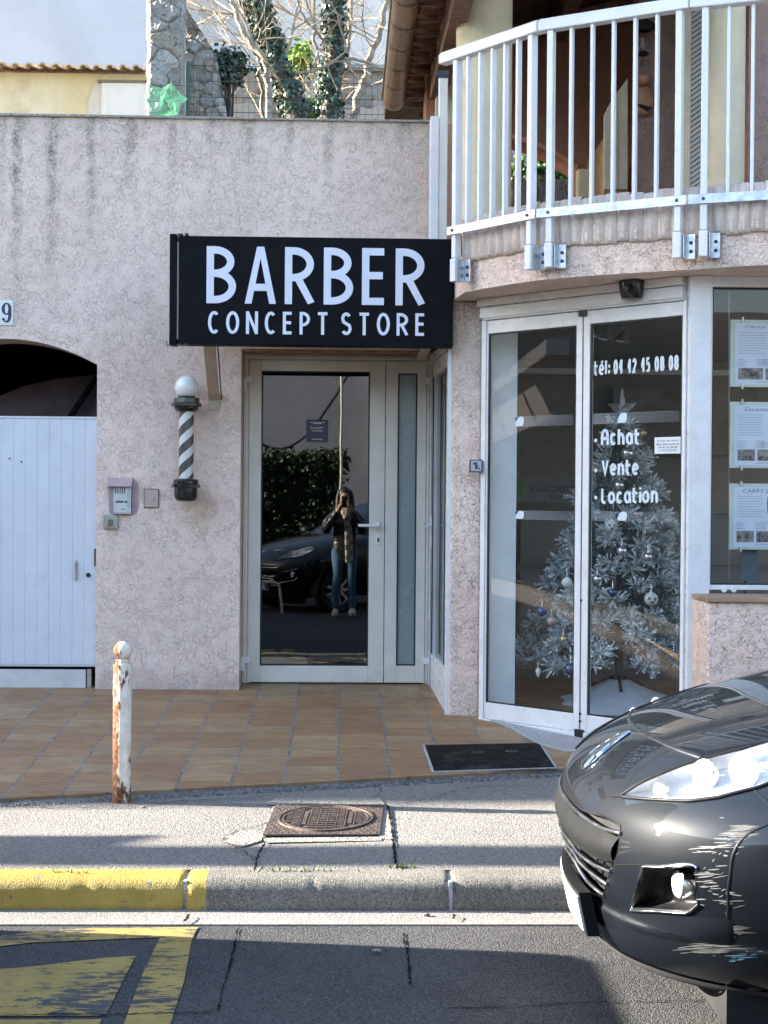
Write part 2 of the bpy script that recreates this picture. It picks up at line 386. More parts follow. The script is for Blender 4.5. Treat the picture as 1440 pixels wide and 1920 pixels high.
def tiles_mat():
    t = NT('terracotta_paving_tiles')
    # columns 0.252 m wide, rows 0.175 m deep; joints wide between columns, thin between rows
    x, y, z = t.sep(); cw, rw = .2515, .171
    wob = t.math('MULTIPLY', t.math('SUBTRACT', t.noise(5, 2), .5), .012)
    u = t.math('DIVIDE', t.math('ADD', t.math('ADD', x, .2712), wob), cw); v0 = t.math('DIVIDE', y, rw)
    iu = t.math('FLOOR', u)
    col = t.n('TexWhiteNoise', {'W': iu}, noise_dimensions='1D')
    v = t.math('ADD', v0, t.math('MULTIPLY', col.outputs[0], .35)); iv = t.math('FLOOR', v)
    fu = t.math('MULTIPLY', t.math('SUBTRACT', .5, t.math('ABSOLUTE', t.math('SUBTRACT', t.math('FRACT', u), .5))), cw)
    fv = t.math('MULTIPLY', t.math('SUBTRACT', .5, t.math('ABSOLUTE', t.math('SUBTRACT', t.math('FRACT', v), .5))), rw)
    vec = t.n('CombineXYZ', {0: iu, 1: iv, 2: 0.}).outputs[0]
    wn = t.n('TexWhiteNoise', {'Vector': vec}, noise_dimensions='3D'); rv = t.sep(wn.outputs['Color'])
    c = t.mix(rv[0], (.29, .160, .074), (.385, .232, .108))
    c = t.mix(t.ramp(rv[1], .62, .80, 0, .5), c, (.43, .345, .20))
    stk = t.noise(1, 5, .65, .6, vec=t.map((7, 46, 1)))
    c = t.mix(t.ramp(stk, .36, .68, .0, .75), c, (.22, .12, .07))
    c = t.mix(t.ramp(t.noise(1, 4, .6, 1., vec=t.map((4, 30, 1), (3, 1, 0))), .55, .75, 0, .6), c, (.39, .255, .145))
    c = t.mix(t.ramp(t.noise(1.7, 5, .6), .45, .75, 0, .4), c, (.20, .14, .10))
    c = t.mix(t.ramp(t.noise(.9, 7, .7, .6), .50, .74, 0, .38), c, (.135, .10, .075)); c = t.mix(t.ramp(t.noise(26, 5, .75), .66, .74, 0, .5), c, (.30, .27, .23))
    jw = t.math('ADD', .0026, t.math('MULTIPLY', t.noise(7, 3), .0066))
    jc = t.math('LESS_THAN', fu, jw)
    jr = t.math('LESS_THAN', fv, t.math('MULTIPLY', t.noise(9, 2), .0045))
    c = t.mix(t.math('MULTIPLY', jr, .7), c, (.085, .055, .04))
    c = t.mix(jc, c, t.mix(t.ramp(t.noise(20, 4), .35, .65), (.13, .12, .11), (.235, .22, .205)))
    j = t.math('MAXIMUM', jc, jr); h = t.math('ADD', t.math('MULTIPLY', t.math('SUBTRACT', 1, j), 1.), t.math('MULTIPLY', stk, .35))
    return t.done(c, t.ramp(t.noise(9, 3), .3, .7, .48, .68), t.bump(h, .004, .7), spec=.4)
M['tiles'] = tiles_mat()
def paint_yellow():
    t = NT('worn_yellow_road_paint')
    ye = t.mix(t.ramp(t.noise(6, 5, .6), .3, .7), (.27, .185, .05), (.37, .26, .07))
    w = t.ramp(t.math('ADD', t.noise(1, 8, .75, .4, vec=t.map((9, 30, 1))), t.ramp(t.noise(2.2, 3), .45, .7, 0, .12)), .56, .60)
    w2 = t.ramp(t.noise(70, 4, .7), .60, .70, 0, .8)
    c = t.mix(t.math('MAXIMUM', w, w2), ye, (.045, .047, .052))
    return t.done(c, .75, t.bump(t.noise(130, 4), .003, .8))
M['paint'] = paint_yellow()
M['crack'] = simple('dark_crack', (.008, .0078, .0075), .95, var=.3, spec=.1)

mb = MB()   # road: one sheet to the horizon
mb.quad((-400, -400, 0), (400, -400, 0), (400, 5.24, 0), (-400, 5.24, 0))
tag(mb.build('road', M['asphalt']), 'grey asphalt road in front of the kerb', 'road', kind='structure')
mb = MB(); mb.add([(-40, 5.215, -.05), (40, 5.215, -.05), (40, 5.215, .006), (-40, 5.215, .006), (-40, 5.385, .012), (40, 5.385, .012), (-40, 5.30, .002), (40, 5.30, .002)],
                  [(0, 1, 2, 3), (3, 2, 7, 6), (6, 7, 5, 4)])
tag(mb.build('gutter', M['gutter']), 'pale concrete gutter strip along the kerb', 'gutter', kind='structure')
prof = [(5.374, -.03), (5.376, .02), (5.382, .07), (5.390, .098), (5.404, .114), (5.425, .121), (5.47, .124), (5.525, .123), (5.526, -.03)]
KL, K0 = .968, -.568
mb = MB(); gap = MB()
for k in range(-14, 16):
    x0, x1 = K0+k*KL+.006, K0+(k+1)*KL-.006; n = 90 if -2 <= k <= 2 else 6
    vs = []; dy = random.uniform(-.003, .003)
    for i in range(n+1):
        x = x0+(x1-x0)*i/n
        for j, (y, z) in enumerate(prof):
            q = mnoise.noise(Vector((x*7, j*.35, 3)))*.0012+mnoise.noise(Vector((x*31, j*.8, 9)))*.0010
            e = min(x-x0, x1-x); rnd = max(0, .012-e)*.5
            ch = 0
            for cx, cw, cd in ((-.10, .02, .004), (-.93, .03, .002), (.42, .015, .004)):
                if 2 <= j <= 5: ch = max(ch, cd*max(0, 1-abs(x-cx)/cw)*(1+.4*mnoise.noise(Vector((x*60, j, 1)))))
            vs.append((x, y+dy+(q+ch+rnd if j < 6 else 0), z-(q*.6+ch*.7+rnd if 3 <= j else 0)))
    m_ = len(prof)
    fs = [(i*m_+j, (i+1)*m_+j, (i+1)*m_+j+1, i*m_+j+1) for i in range(n) for j in range(m_-1)]
    fs += [tuple(range(m_-1, -1, -1))[::-1], tuple(n*m_+j for j in range(m_))[::-1]]
    mb.add(vs, fs)
    gap.box(x1-.001, 5.384+(.012 if k == -1 else 0), -.02, x1+.013, 5.52, .112)
kb = tag(mb.build('kerb', M['kerb'], smooth=35), 'concrete kerb stones, yellow paint at one end', 'kerb', kind='structure')
gap.build('joint', M['mortar'], kb)
mb = MB()   # sidewalk between kerb and terrace
xs = [-40, -12, -6]+[-4+.1*i for i in range(81)]+[6, 12, 40]; ny = 24
vs = []
for x in xs:
    e = edge_y(x)-.115
    for j in range(ny+1):
        y = 5.524+(e-5.524)*j/ny
        vs.append((x, y, gz(x, y)+(.004*mnoise.noise(Vector((x*1.7, y*2.2, 0))) if 0 < j < ny else 0)))
mb.add(vs, [(i*(ny+1)+j, (i+1)*(ny+1)+j, (i+1)*(ny+1)+j+1, i*(ny+1)+j+1) for i in range(len(xs)-1) for j in range(ny)])
tag(mb.build('sidewalk', M['sidewalk'], smooth=60), 'pale aggregate concrete pavement', 'sidewalk', kind='structure')
mb = MB(); vs = []   # rough mortar strip under the tile edge
sx = [-40, -6]+[-3+.03*i for i in range(200)]+[6, 40]
for x in sx:
    e = edge_y(x); w = .118+.02*mnoise.noise(Vector((x*4, 0, 5)))+.012*mnoise.noise(Vector((x*17, 0, 2)))
    for j, a in enumerate((0, .2, .5, .8, 1.05)):
        y = e-w*(1-a); dz = .007+.009*mnoise.noise(Vector((x*9, y*22, 1)))+.006*mnoise.noise(Vector((x*31, y*50, 1)))
        vs.append((x, y, gz(x, min(y, e-.001))+(dz if 0 < j else -.004)))
mb.add(vs, [(i*5+j, (i+1)*5+j, (i+1)*5+j+1, i*5+j+1) for i in range(len(sx)-1) for j in range(4)])
tag(mb.build('edge_strip', M['strip'], smooth=50), 'rough grey mortar strip below the tile edge', 'paving edge', kind='structure')
mb = MB()   # terrace tiles: sheet with a 3 cm front edge
tx = [-40, -6]+[-3+.06*i for i in range(110)]+[6, 40]; vs = []
for x in tx:
    e = edge_y(x)-.004
    vs += [(x, e+.004, tz(e)-.05), (x, e, tz(e)+.008), (x, e+.01, tz(e)+.014), (x, 9.62, tz(9.62)+.014)]
mb.add(vs, [(i*4+j, (i+1)*4+j, (i+1)*4+j+1, i*4+j+1) for i in range(len(tx)-1) for j in range(3)])
tag(mb.build('terrace', M['tiles']), 'terracotta tiled terrace in front of the doors', 'tiled terrace', kind='structure')
# lay-on patches and cracks
def crack(name, pts, w, up, surf=PG, parent=None, jit=1.6, sub=12, mt='crack'):
    mb = MB(); P_ = []
    for i in range(len(pts)-1):
        for k in range(sub):
            a = k/sub; P_.append((pts[i][0]*(1-a)+pts[i+1][0]*a+random.uniform(-jit, jit), pts[i][1]*(1-a)+pts[i+1][1]*a+random.uniform(-jit, jit)*.7))
    P_.append(pts[-1]); w *= .55; Q = [surf(*p) for p in P_]; L = []; Rr = []
    for i, q in enumerate(Q):
        t = (Q[min(i+1, len(Q)-1)]-Q[max(i-1, 0)]); nrm = Vector((-t.y, t.x, 0)).normalized()*w*.5*random.uniform(.25, 1.5)*(0.25 if i in (0, len(Q)-1) else 1)
        L.append(q+nrm+Vector((0, 0, up))); Rr.append(q-nrm+Vector((0, 0, up)))
    n = len(Q); mb.add(L+Rr, [(i, i+1, n+i+1, n+i) for i in range(n-1)])
    return mb.build(name, M[mt], parent)
for i, (pts, w, up) in enumerate([
    ([(447, 1742), (436, 1790), (420, 1850), (408, 1900)], .012, .004), ([(0, 1907), (100, 1904), (210, 1905), (300, 1902), (400, 1900)], .011, .005),
    ([(755, 1750), (765, 1790), (770, 1850)], .014, .004), ([(820, 1893), (960, 1890), (1100, 1882), (1240, 1880), (1440, 1872)], .008, .004),
    ([(355, 1722), (346, 1736)], .02, .016), ([(852, 1722), (850, 1731)], .02, .016)]):
    tag(crack('road_crack', pts, w, up), 'dark crack running through the road surface', 'crack', 'cracks in the ground', 'structure')
for pts, w in [([(415, 1578), (445, 1560), (478, 1555), (500, 1545)], .010), ([(425, 1582), (455, 1598), (480, 1618), (478, 1634)], .008), ([(497, 1580), (482, 1612), (478, 1636)], .014),
               ([(727, 1512), (733, 1540), (737, 1575), (741, 1618)], .022), ([(740, 1612), (746, 1634)], .016), ([(740, 1512), (800, 1502), (850, 1486), (900, 1477), (1000, 1476)], .010),
               ([(0, 1513), (60, 1515), (150, 1517), (230, 1516), (330, 1505), (470, 1498), (510, 1493)], .014), ([(700, 1499), (715, 1488), (712, 1478)], .008)]:
    tag(crack('pavement_crack', pts, w, .0075), 'dark crack running through the pale pavement', 'crack', 'cracks in the ground', 'structure')
mb = MB()
for pl in ([(412, 1578), (440, 1561), (472, 1557), (494, 1563), (490, 1578), (452, 1590)], [(497, 1508), (520, 1497), (712, 1497), (722, 1510), (716, 1512), (515, 1512)],
           [(494, 1556), (512, 1514), (519, 1514), (500, 1570), (490, 1572)], [(717, 1514), (733, 1512), (741, 1578), (712, 1574)], [(494, 1573), (714, 1571), (716, 1578), (496, 1582)]):
    mb.poly([PG(*p)+Vector((0, 0, .0045)) for p in pl][::-1])
tag(mb.build('pavement_patch', concrete('fresh_mortar_patch', (.27, .25, .22), (.35, .32, .29), (.42, .39, .36), (.15, .13, .11), 150, .012, .3, 5)), 'pale mortar patches around the manhole cover', 'patch', kind='structure')
mb = MB()
ramp_px = [(918, 1353), (960, 1357), (1010, 1364), (1060, 1376), (1110, 1392), (1180, 1416), (1150, 1424), (1105, 1413), (1062, 1411), (1010, 1398), (985, 1384), (955, 1366)]
mb.prism([PT(*p, .012) for p in ramp_px], (0, 0, .014))
tag(mb.build('cement_ramp', M['mortar'], bevel=.004), 'smooth grey cement skim below the sliding door', 'ramp', kind='structure')
def marking(name, polys, lab):
    mb = MB()
    for pl in polys:
        mb.poly([PZ(*p, .004) for p in pl][::-1])
    return tag(mb.build(name, M['paint']), lab, 'road marking', kind='structure')
marking('road_marking', [[(-200, 1760), (0, 1755), (90, 1744), (170, 1740), (372, 1738), (366, 1748), (359, 1765), (300, 1757), (155, 1763), (60, 1767), (0, 1774), (-200, 1790)],
                         [(300, 1757.5), (359, 1765.5), (345, 1840), (318, 1925), (300, 1990), (210, 1990), (232, 1920), (265, 1830)]], 'worn yellow painted outline of a reserved bay')
marking('road_marking', [[(-200, 1830), (0, 1817), (60, 1812), (194, 1796), (255, 1792), (240, 1820), (198, 1904), (-200, 1906)], [(-200, 1912), (190, 1911), (170, 1960), (150, 1990), (-250, 1990)]], 'worn yellow painted block inside the reserved bay')
# gap closers where the ground runs out of sight
# ---------------------------------------------------------------- manhole cover, hatch, bollard, weeds
M['cast_iron'] = simple('rusty_cast_iron', (.115, .088, .076), .55, .55, var=.35, vscale=30, bump=.004, bscale=200, dirt=((.20, .15, .12), .7), dscale=14)
c4 = [PG(493, 1570), PG(712, 1569), PG(719, 1513), PG(516.5, 1513)]
def bil(u, v, h=0.): return (c4[0]*(1-u)+c4[1]*u)*(1-v)+(c4[3]*(1-u)+c4[2]*u)*v+Vector((0, 0, .006+h))
mh = thing('manhole_cover', list(bil(.5, .5)), 'square rusty cast iron manhole cover with round ribbed lid in the pavement', 'manhole cover')
mb = MB(); mb.prism([bil(0, 0), bil(1, 0), bil(1, 1), bil(0, 1)], (0, 0, .006))
def stud(mb, u, v, s=.020, h=.0035):
    b = [bil(u-s, v, .006), bil(u, v-s*.7, .006), bil(u+s, v, .006), bil(u, v+s*.7, .006)]; mb.add(b+[bil(u, v, .006+h)], [(0, 1, 4), (1, 2, 4), (2, 3, 4), (3, 0, 4)])
for i in range(17):
    for j in range(15):
        u = .035+.93*i/16+(.028 if j % 2 else 0); v = .04+.92*j/14
        if u < .98 and math.hypot(u-.5, v-.5) > .445: stud(mb, u, v)
mb.build('frame', M['cast_iron'], mh)
mb = MB()
def ring(mb, r0, r1, h, n=72):
    vs = []
    for i in range(n):
        a = 2*math.pi*i/n; ca, sa = math.cos(a), math.sin(a)
        for r, hh in ((r0, .0055), (r0, h), (r1, h), (r1, .0055)): vs.append(bil(.5+ca*r, .5+sa*r, hh))
    mb.add(vs, [(i*4+j, i*4+j+1, ((i+1) % n)*4+j+1, ((i+1) % n)*4+j) for i in range(n) for j in range(3)])
ring(mb, .405, .425, .013); ring(mb, .37, .388, .011)
for k, u in enumerate((.18, .25, .32, .40, .48, .56, .64, .72, .80)):
    hv = math.sqrt(max(0, .36**2-(u-.5)**2)); n = 10
    if k in (2, 7):
        mb.prism([bil(u-.018, .5-hv*.7, .005), bil(u+.018, .5-hv*.7, .005), bil(u+.018, .5+hv*.7, .005), bil(u-.018, .5+hv*.7, .005)], (0, 0, .006)); continue
    for q in range(n):
        v0 = .5-hv+2*hv*q/n; dv = 2*hv/n
        mb.prism([bil(u-.026, v0+.1*dv, .005), bil(u+.026, v0+.1*dv, .005), bil(u+.026, v0+.62*dv, .005), bil(u-.026, v0+.62*dv, .005)], (0, 0, .009))
for u in (.215, .285, .36, .44, .52, .60, .68, .76): 
    hv = math.sqrt(max(0, .36**2-(u-.5)**2)); mb.prism([bil(u-.006, .5-hv, .005), bil(u+.006, .5-hv, .005), bil(u+.006, .5+hv, .005), bil(u-.006, .5+hv, .005)], (0, 0, .007))
mb.build('lid', M['cast_iron'], mh)
M['tar'] = simple('black_tarred_steel', (.008, .007, .007), .75, spec=.15, var=.5, vscale=14, bump=.012, bscale=24, dirt=((.055, .048, .043), .75), dscale=6)
hp = [PT(797, 1399, .014), PT(1010, 1395, .014), PT(1040, 1440, .014), PT(814, 1447, .014)]
ht = thing('access_hatch', list(sum(hp, Vector())/4), 'flat black tarred access hatch set in the terracotta tiles', 'hatch')
cen = sum(hp, Vector())/4
mb = MB(); mb.prism(hp, (0, 0, .007)); mb.build('plate', M['tar'], ht, bevel=.002)
mb = MB()
for i in range(4):
    a, b = hp[i], hp[(i+1) % 4]; oa, ob = cen+(a-cen)*1.045, cen+(b-cen)*1.045
    mb.prism([a+(a-cen)*.002, b+(b-cen)*.002, ob, oa], (0, 0, .004))
mb.build('mortar_border', M['mortar'], ht)
mb = MB()
for cx, cy in ((.72, .35), (.42, .36)):
    mb = MB(); q = hp[0]*(1-cx)*(1-cy)+hp[1]*cx*(1-cy)+hp[2]*cx*cy+hp[3]*(1-cx)*cy
    mb.tube([q+Vector((.03*math.cos(a), .025*math.sin(a), .008)) for a in [2*math.pi*i/16 for i in range(16)]], .003, 6, closed=True); mb.build('lifting_ring', M['cast_iron'], ht)
def rust_paint():
    t = NT('chipped_white_paint_over_rust'); x, y, z = t.sep()
    w = t.mix(t.ramp(t.noise(22, 5), .3, .7), (.62, .54, .43), (.78, .73, .64))
    ru = t.mix(t.ramp(t.noise(48, 5, .7), .35, .65), (.24, .10, .04), (.05, .022, .014))
    n = t.noise(1, 7, .7, .4, vec=t.map((24, 24, 9)))
    side = t.ramp(x, -1.035, -.985, .22, 0)                     # the weather side has lost most paint
    foot = t.ramp(z, .14, .30, .16, 0)
    f = t.ramp(t.math('ADD', n, t.math('ADD', side, foot)), .57, .63)
    halo = t.ramp(t.math('ADD', n, t.math('ADD', side, foot)), .50, .64, 0, .7)
    c = t.mix(halo, w, (.52, .33, .17)); c = t.mix(f, c, ru)
    return t.done(c, t.math('ADD', .5, t.math('MULTIPLY', f, .4)), t.bump(t.math('SUBTRACT', t.noise(60, 4), t.math('MULTIPLY', f, .6)), .004, .9))
bb = PT(228, 1502); bo = thing('bollard', (bb.x, bb.y, gz(bb.x, bb.y)), 'white painted steel bollard with a ball top, rusty and chipped, at the terrace edge', 'bollard')
bx, by, b0 = bb.x, bb.y, bb.z-.05; zt = P(228, 1245, by).z
mb = MB(); mb.lathe([(.043, 0), (.0435, .03), (.0415, .06), (.0415, zt-b0-.004), (.039, zt-b0), (.0, zt-b0)], (bx, by, b0), 40, caps=False)
mb.build('post', rust_paint(), bo, smooth=40)
mb = MB(); mb.lathe([(.034, -.004), (.031, .012), (.030, .024)], (bx, by, zt), 32, caps=False); mb.build('neck', bpy.data.materials['chipped_white_paint_over_rust'], bo, smooth=40)
mb = MB(); mb.sphere((bx+.001, by, zt+.060), .0425, 32); mb.build('ball', bpy.data.materials['chipped_white_paint_over_rust'], bo, smooth=60)
M['weed'] = simple('weed_green', (.12, .16, .035), .6, var=.4)
for (px, py, n, sp, lab) in ((752, 1627, 36, .035, 'small green weed tuft in the pavement joint'), (530, 1634, 50, .11, 'low mossy weeds along the back of the kerb'), (118, 1637, 20, .05, 'tiny weed behind the yellow kerb')):
    c = PG(px, py); mb = MB()
    for i in range(n):
        a = random.uniform(0, 6.28); d = c+Vector((random.gauss(0, sp), random.gauss(0, .008), 0)); l = random.uniform(.010, .026); w = .003
        s_ = Vector((math.cos(a), math.sin(a), 0)); mb.add([d-s_*w, d+s_*w, d+Vector((math.sin(a)*l*.8, -math.cos(a)*l*.6, l))], [(0, 1, 2)])
    tag(mb.build('weed', M['weed']), lab, 'weed', 'weeds in the pavement')
for (px, py, s, lab) in ((707, 1785, .012, 'small white pebble lying on the shaded road'), (800, 1716, .010, 'small pale pebble in the gutter'), (268, 1515, .010, 'white paint flake lying near the bollard')):
    c = PZ(px, py, .008) if py > 1700 else PG(px, py); mb = MB(); mb.sphere(c+Vector((0, 0, s*.3)), s, 8, 1.3, .8, .6)
    for i, v in enumerate(mb.v): mb.v[i] = tuple(Vector(v)+Vector((mnoise.noise(Vector(v)*90), mnoise.noise(Vector(v)*70), 0))*s*.5)
    tag(mb.build('pebble', M['gutter'], smooth=50), lab, 'pebble')
# ================================================================ PINK BARBER SHOP BUILDING
def streak_fn(t, c, worm):
    x, y, z = t.sep()
    tot = None
    for (px, w, l, a) in ((32, .035, 1.5, .8), (98, .035, 1.3, .85), (172, .03, .9, .7), (245, .045, .55, .7), (322, .025, .5, .55), (395, .03, .35, .55), (470, .035, .42, .6), (545, .025, .25, .6), (617, .03, .45, .7), (690, .03, .25, .6), (760, .06, .16, .6), (5, .03, .8, .5)):
        X = P(px, 300, 9.22).x
        xx = t.math('ADD', x, t.math('MULTIPLY', t.math('SUBTRACT', t.noise(3.3, 3), .5), .09))
        d = t.math('ABSOLUTE', t.math('SUBTRACT', xx, X))
        f = t.math('MULTIPLY', t.ramp(d, w*.15, w*1.5, 1, 0), t.math('MULTIPLY', t.ramp(z, 3.86-l*1.15, 3.84, 0, a), 1))
        tot = f if tot is None else t.math('MAXIMUM', tot, f)
    band = t.ramp(z, 3.62, 3.88, 0, .42)
    tot = t.math('MAXIMUM', tot, t.math('MULTIPLY', band, t.ramp(t.noise(1, 5, .65, vec=t.map((9, 1, 2.2))), .42, .7)))
    br = t.ramp(t.noise(34, 6, .7, .8), .34, .66, .12, 1.)
    c = t.mix(t.math('MULTIPLY', tot, br), c, (.215, .205, .155))
    c = t.mix(t.math('MULTIPLY', t.math('MULTIPLY', tot, worm), .8), c, (.05, .05, .04))
    # rusty run below the barber pole, grime along the foot
    px_, pz_ = P(372, 960, 9.22).x, P(372, 960, 9.22).z
    d = t.math('SQRT', t.math('ADD', t.math('POWER', t.math('SUBTRACT', x, px_), 2), t.math('POWER', t.math('MULTIPLY', t.math('SUBTRACT', z, pz_), .8), 2)))
    c = t.mix(t.math('MULTIPLY', t.ramp(d, .02, .17, .75, 0), t.noise(18, 4)), c, (.46, .30, .15))
    c = t.mix(t.ramp(t.math('ADD', z, t.math('MULTIPLY', t.noise(6, 4), .2)), .40, .62, .38, 0), c, (.30, .25, .24))
    return c
PINK = (.88, .70, .605)
M['pink'] = stucco('pink_rough_render', PINK, crev_shade=(.44, .36, .325), streaks=streak_fn)
M['pink2'] = stucco('pink_render_worn', (.88, .70, .60), crev_shade=(.40, .31, .28), scale=.9, depth=.018, amount=.95)
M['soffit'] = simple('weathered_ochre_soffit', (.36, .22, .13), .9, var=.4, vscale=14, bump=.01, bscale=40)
YW, YD = 9.22, 9.45
sh = thing('barber_shop', (-.4, YW, .3), 'pink rendered street front with the glazed barber door and arched gate', 'building')
jl, jr, lz = -.645, .575, 2.445
ax0, ax1, spr = -2.665, -1.536, 2.335
mb = MB()
arcp = [(ax0+(ax1-ax0)*i/24, spr+.155*(1-((i-12)/12)**2)) for i in range(25)]
pts = [(-16, 0), (-16, 3.885), (.545, 3.865), (.545, lz+.09), (jr, lz+.09), (jr, lz), (jl, lz), (jl, .0), (ax1, .0)] + arcp[::-1] + [(ax0, 0)]
pts = [(-16, 0), (-16, 3.885), (.535, 3.862), (.535, lz), (jl, lz), (jl, .0), (ax1, .0)] + arcp[::-1] + [(ax0, 0)]
mb.prism([(x, YW, z) for x, z in pts], (0, .30, 0))
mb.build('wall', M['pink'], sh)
mb = MB()   # thin mortar capping on the wall head
for i in range(60):
    x0 = -16+(16.535)*i/60; x1 = x0+16.535/60-.003; z0 = 3.885-.023*(x0+16)/16.5
    mb.box(x0, YW-.022+random.uniform(-.004, .004), z0-.002, x1, YW+.33, z0+.011+random.uniform(0, .003))
mb.build('coping', concrete('pale_weathered_capping', (.34, .32, .29), (.46, .43, .40), (.5, .47, .44), (.2, .19, .17), 120, .006, .6, 4), sh, bevel=.003)
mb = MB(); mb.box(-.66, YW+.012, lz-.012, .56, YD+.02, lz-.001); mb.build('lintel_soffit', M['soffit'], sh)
# dark passage behind the gate
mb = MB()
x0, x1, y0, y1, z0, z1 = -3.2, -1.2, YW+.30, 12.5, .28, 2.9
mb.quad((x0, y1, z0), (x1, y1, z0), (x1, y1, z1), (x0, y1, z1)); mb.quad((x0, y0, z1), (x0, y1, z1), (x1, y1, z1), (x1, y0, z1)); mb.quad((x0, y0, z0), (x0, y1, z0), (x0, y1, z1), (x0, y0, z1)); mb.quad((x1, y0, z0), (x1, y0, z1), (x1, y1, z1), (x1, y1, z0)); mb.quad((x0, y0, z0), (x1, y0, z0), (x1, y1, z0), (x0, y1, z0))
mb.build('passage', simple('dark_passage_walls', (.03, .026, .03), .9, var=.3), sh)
mb = MB(); YP = 10.4
mb.prism([P(*p, YP) for p in ((-60, 800), (-60, 760), (0, 742), (43, 724), (100, 711), (160, 704), (240, 700), (240, 800))], (0, .12, 0)); mb.build('stair_wall', simple('mauve_stair_wall', (.30, .215, .235), .85, var=.2, vscale=5), sh)
mb = MB(); a, b = P(120, 800, YP-.12), P(185, 700, YP-.12); mb.tube([a, b], .022, 8); mb.build('stair_rail', M['black_matte'], sh)
# gate
M['gate'] = simple('pale_blue_white_gate_paint', (.70, .72, .77), .45, var=.05, vscale=3, dirt=((.5, .5, .52), .35))
YG = YW+.035; gzb, gzt = P(90, 1250, YG).z, P(90, 782, YG).z
mb = MB(); bw = .0735; xg1 = ax1-.004; n = 16
for i in range(n):
    xb = xg1-i*bw; mb.box(xb-bw+.0018, YG, gzb+.012, xb-.0006, YG+.03, gzt-.010)
mb.box(xg1-n*bw, YG+.006, gzb, xg1, YG+.036, gzb+.0115); mb.box(xg1-n*bw, YG-.004, gzt-.0095, xg1, YG+.03, gzt+.004)
mb.box(xg1-n*bw-.01, YG+.0028, gzb+.0135, xg1-.0004, YG+.05, gzt-.0115)
gt = mb.build('gate', M['gate'], sh, bevel=.002)
mb = MB(); p = P(143, 1070, YG); mb.box(p.x-.008, YG-.004, p.z-.062, p.x+.008, YG, p.z+.062); mb.tube([(p.x, YG-.004, p.z+.048), (p.x, YG-.035, p.z+.044), (p.x, YG-.035, p.z-.044), (p.x, YG-.004, p.z-.048)], .005, 8); mb.build('handle', M['steel'], gt, smooth=40)
mb = MB(); p = P(166, 1078, YG); mb.lathe([(.013, 0), (.014, .01), (.008, .016)], (p.x, YG, p.z), 16, (0, -1, 0)); mb.build('lock_knob', M['black_plastic'], gt, smooth=40)
for px, py in ((18, 860), (40, 866)): mb = MB(); p = P(px, py, YG); mb.lathe([(.006, 0), (.005, .004)], (p.x, YG, p.z), 8, (0, -1, 0)); mb.build('bolt_hole', M['black_matte'], gt)
mb = MB(); p = P(177, 1045, YG); mb.box(ax1-.016, YG-.012, p.z-.055, ax1-.003, YG+.0, p.z+.055); mb.build('latch_plate', simple('rusty_latch', (.16, .10, .085), .7, .3, var=.3), gt, bevel=.002)
mb = MB(); q0, q1 = P(165, 1296, YG+.01).z, P(165, 1254, YG+.01).z; mb.box(-2.66, YG+.008, q0, P(160, 1280, YG).x, YG+.04, q1-.006); mb.build('kick_board', simple('grey_white_kick_board', (.66, .65, .63), .6, var=.08, dirt=((.4, .38, .36), .4)), sh, bevel=.002)
mb = MB(); mb.box(P(162, 1280, YG).x, YG+.02, q0+.006, P(170, 1280, YG).x, YG+.05, q1-.004); mb.build('gate_post', M['galv'], sh)
# ---- glazed entrance: frame, door leaf, side leaf
zf = tz(YD)+.014
mb = MB(); fw = .05; xl, xr, zt_ = jl+.004, .553, lz-.014
mb.box(xl, YD-.02, zf, xl+fw, YD+.06, zt_); mb.box(xr-fw, YD-.02, zf, xr, YD+.06, zt_); mb.box(xl+fw, YD-.02, zt_-fw, xr-fw, YD+.06, zt_)
mb.box(xl+.012, YD-.028, zf, xl+.03, YD-.0205, zt_-.03); mb.box(xr-.03, YD-.028, zf, xr-.012, YD-.0205, zt_-.03); mb.box(xl+.0305, YD-.028, zt_-.03, xr-.0305, YD-.0205, zt_-.012)
mb.build('door_frame', M['cream_alu'], sh, bevel=.003)
def leaf(name, x0, x1, z0, z1, gx0, gx1, gz0, gz1, gm):
    mb = MB(); y0, y1 = YD-.035, YD+.02
    mb.box(x0, y0, z0, gx0, y1, z1); mb.box(gx1, y0, z0, x1, y1, z1); mb.box(gx0, y0, z0, gx1, y1, gz0); mb.box(gx0, y0, gz1, gx1, y1, z1)
    lf = mb.build(name, M['cream_alu'], sh, bevel=.003)
    mb = MB(); e = .009
    for a in ((gx0, gz0, gx0+e, gz1), (gx1-e, gz0, gx1, gz1), (gx0+e, gz0, gx1-e, gz0+e), (gx0+e, gz1-e, gx1-e, gz1)): mb.box(a[0], y0+.003, a[1], a[2], y0+.012, a[3])
    mb.build('gasket', M['rubber'], lf)
    mb = MB(); mb.quad((gx0+.002, y0+.014, gz0+.002), (gx1-.002, y0+.014, gz0+.002), (gx1-.002, y0+.014, gz1-.002), (gx0+.002, y0+.014, gz1-.002)); mb.build('glass', gm, lf)
    return lf
dz0, dz1 = zf+.008, zt_-.036
dl = leaf('door_leaf', xl+.034, P(721, 1000, YD).x-.002, dz0, dz1, -.529, .160, .452, 2.326, M['door_glass'])
M['frost'] = simple('frosted_side_glass', (.25, .31, .325), .22, var=.06, vscale=3, spec=.6)
sd = leaf('side_leaf', P(721, 1000, YD).x+.002, xr-.034, dz0, dz1, P(744, 1000, YD).x, P(780, 1000, YD).x, .455, 2.318, M['frost'])
def hinge(px, py, par, s):
    p = P(px, py, YD-.04); mb = MB(); mb.box(p.x-.028, YD-.052, p.z-.012, p.x+.028, YD-.0355, p.z+.030); mb.lathe([(.013, 0), (.013, .085)], (p.x-.020*s, YD-.046, p.z-.062), 14); mb.build('hinge', M['white_alu'], par, smooth=40, bevel=.002)
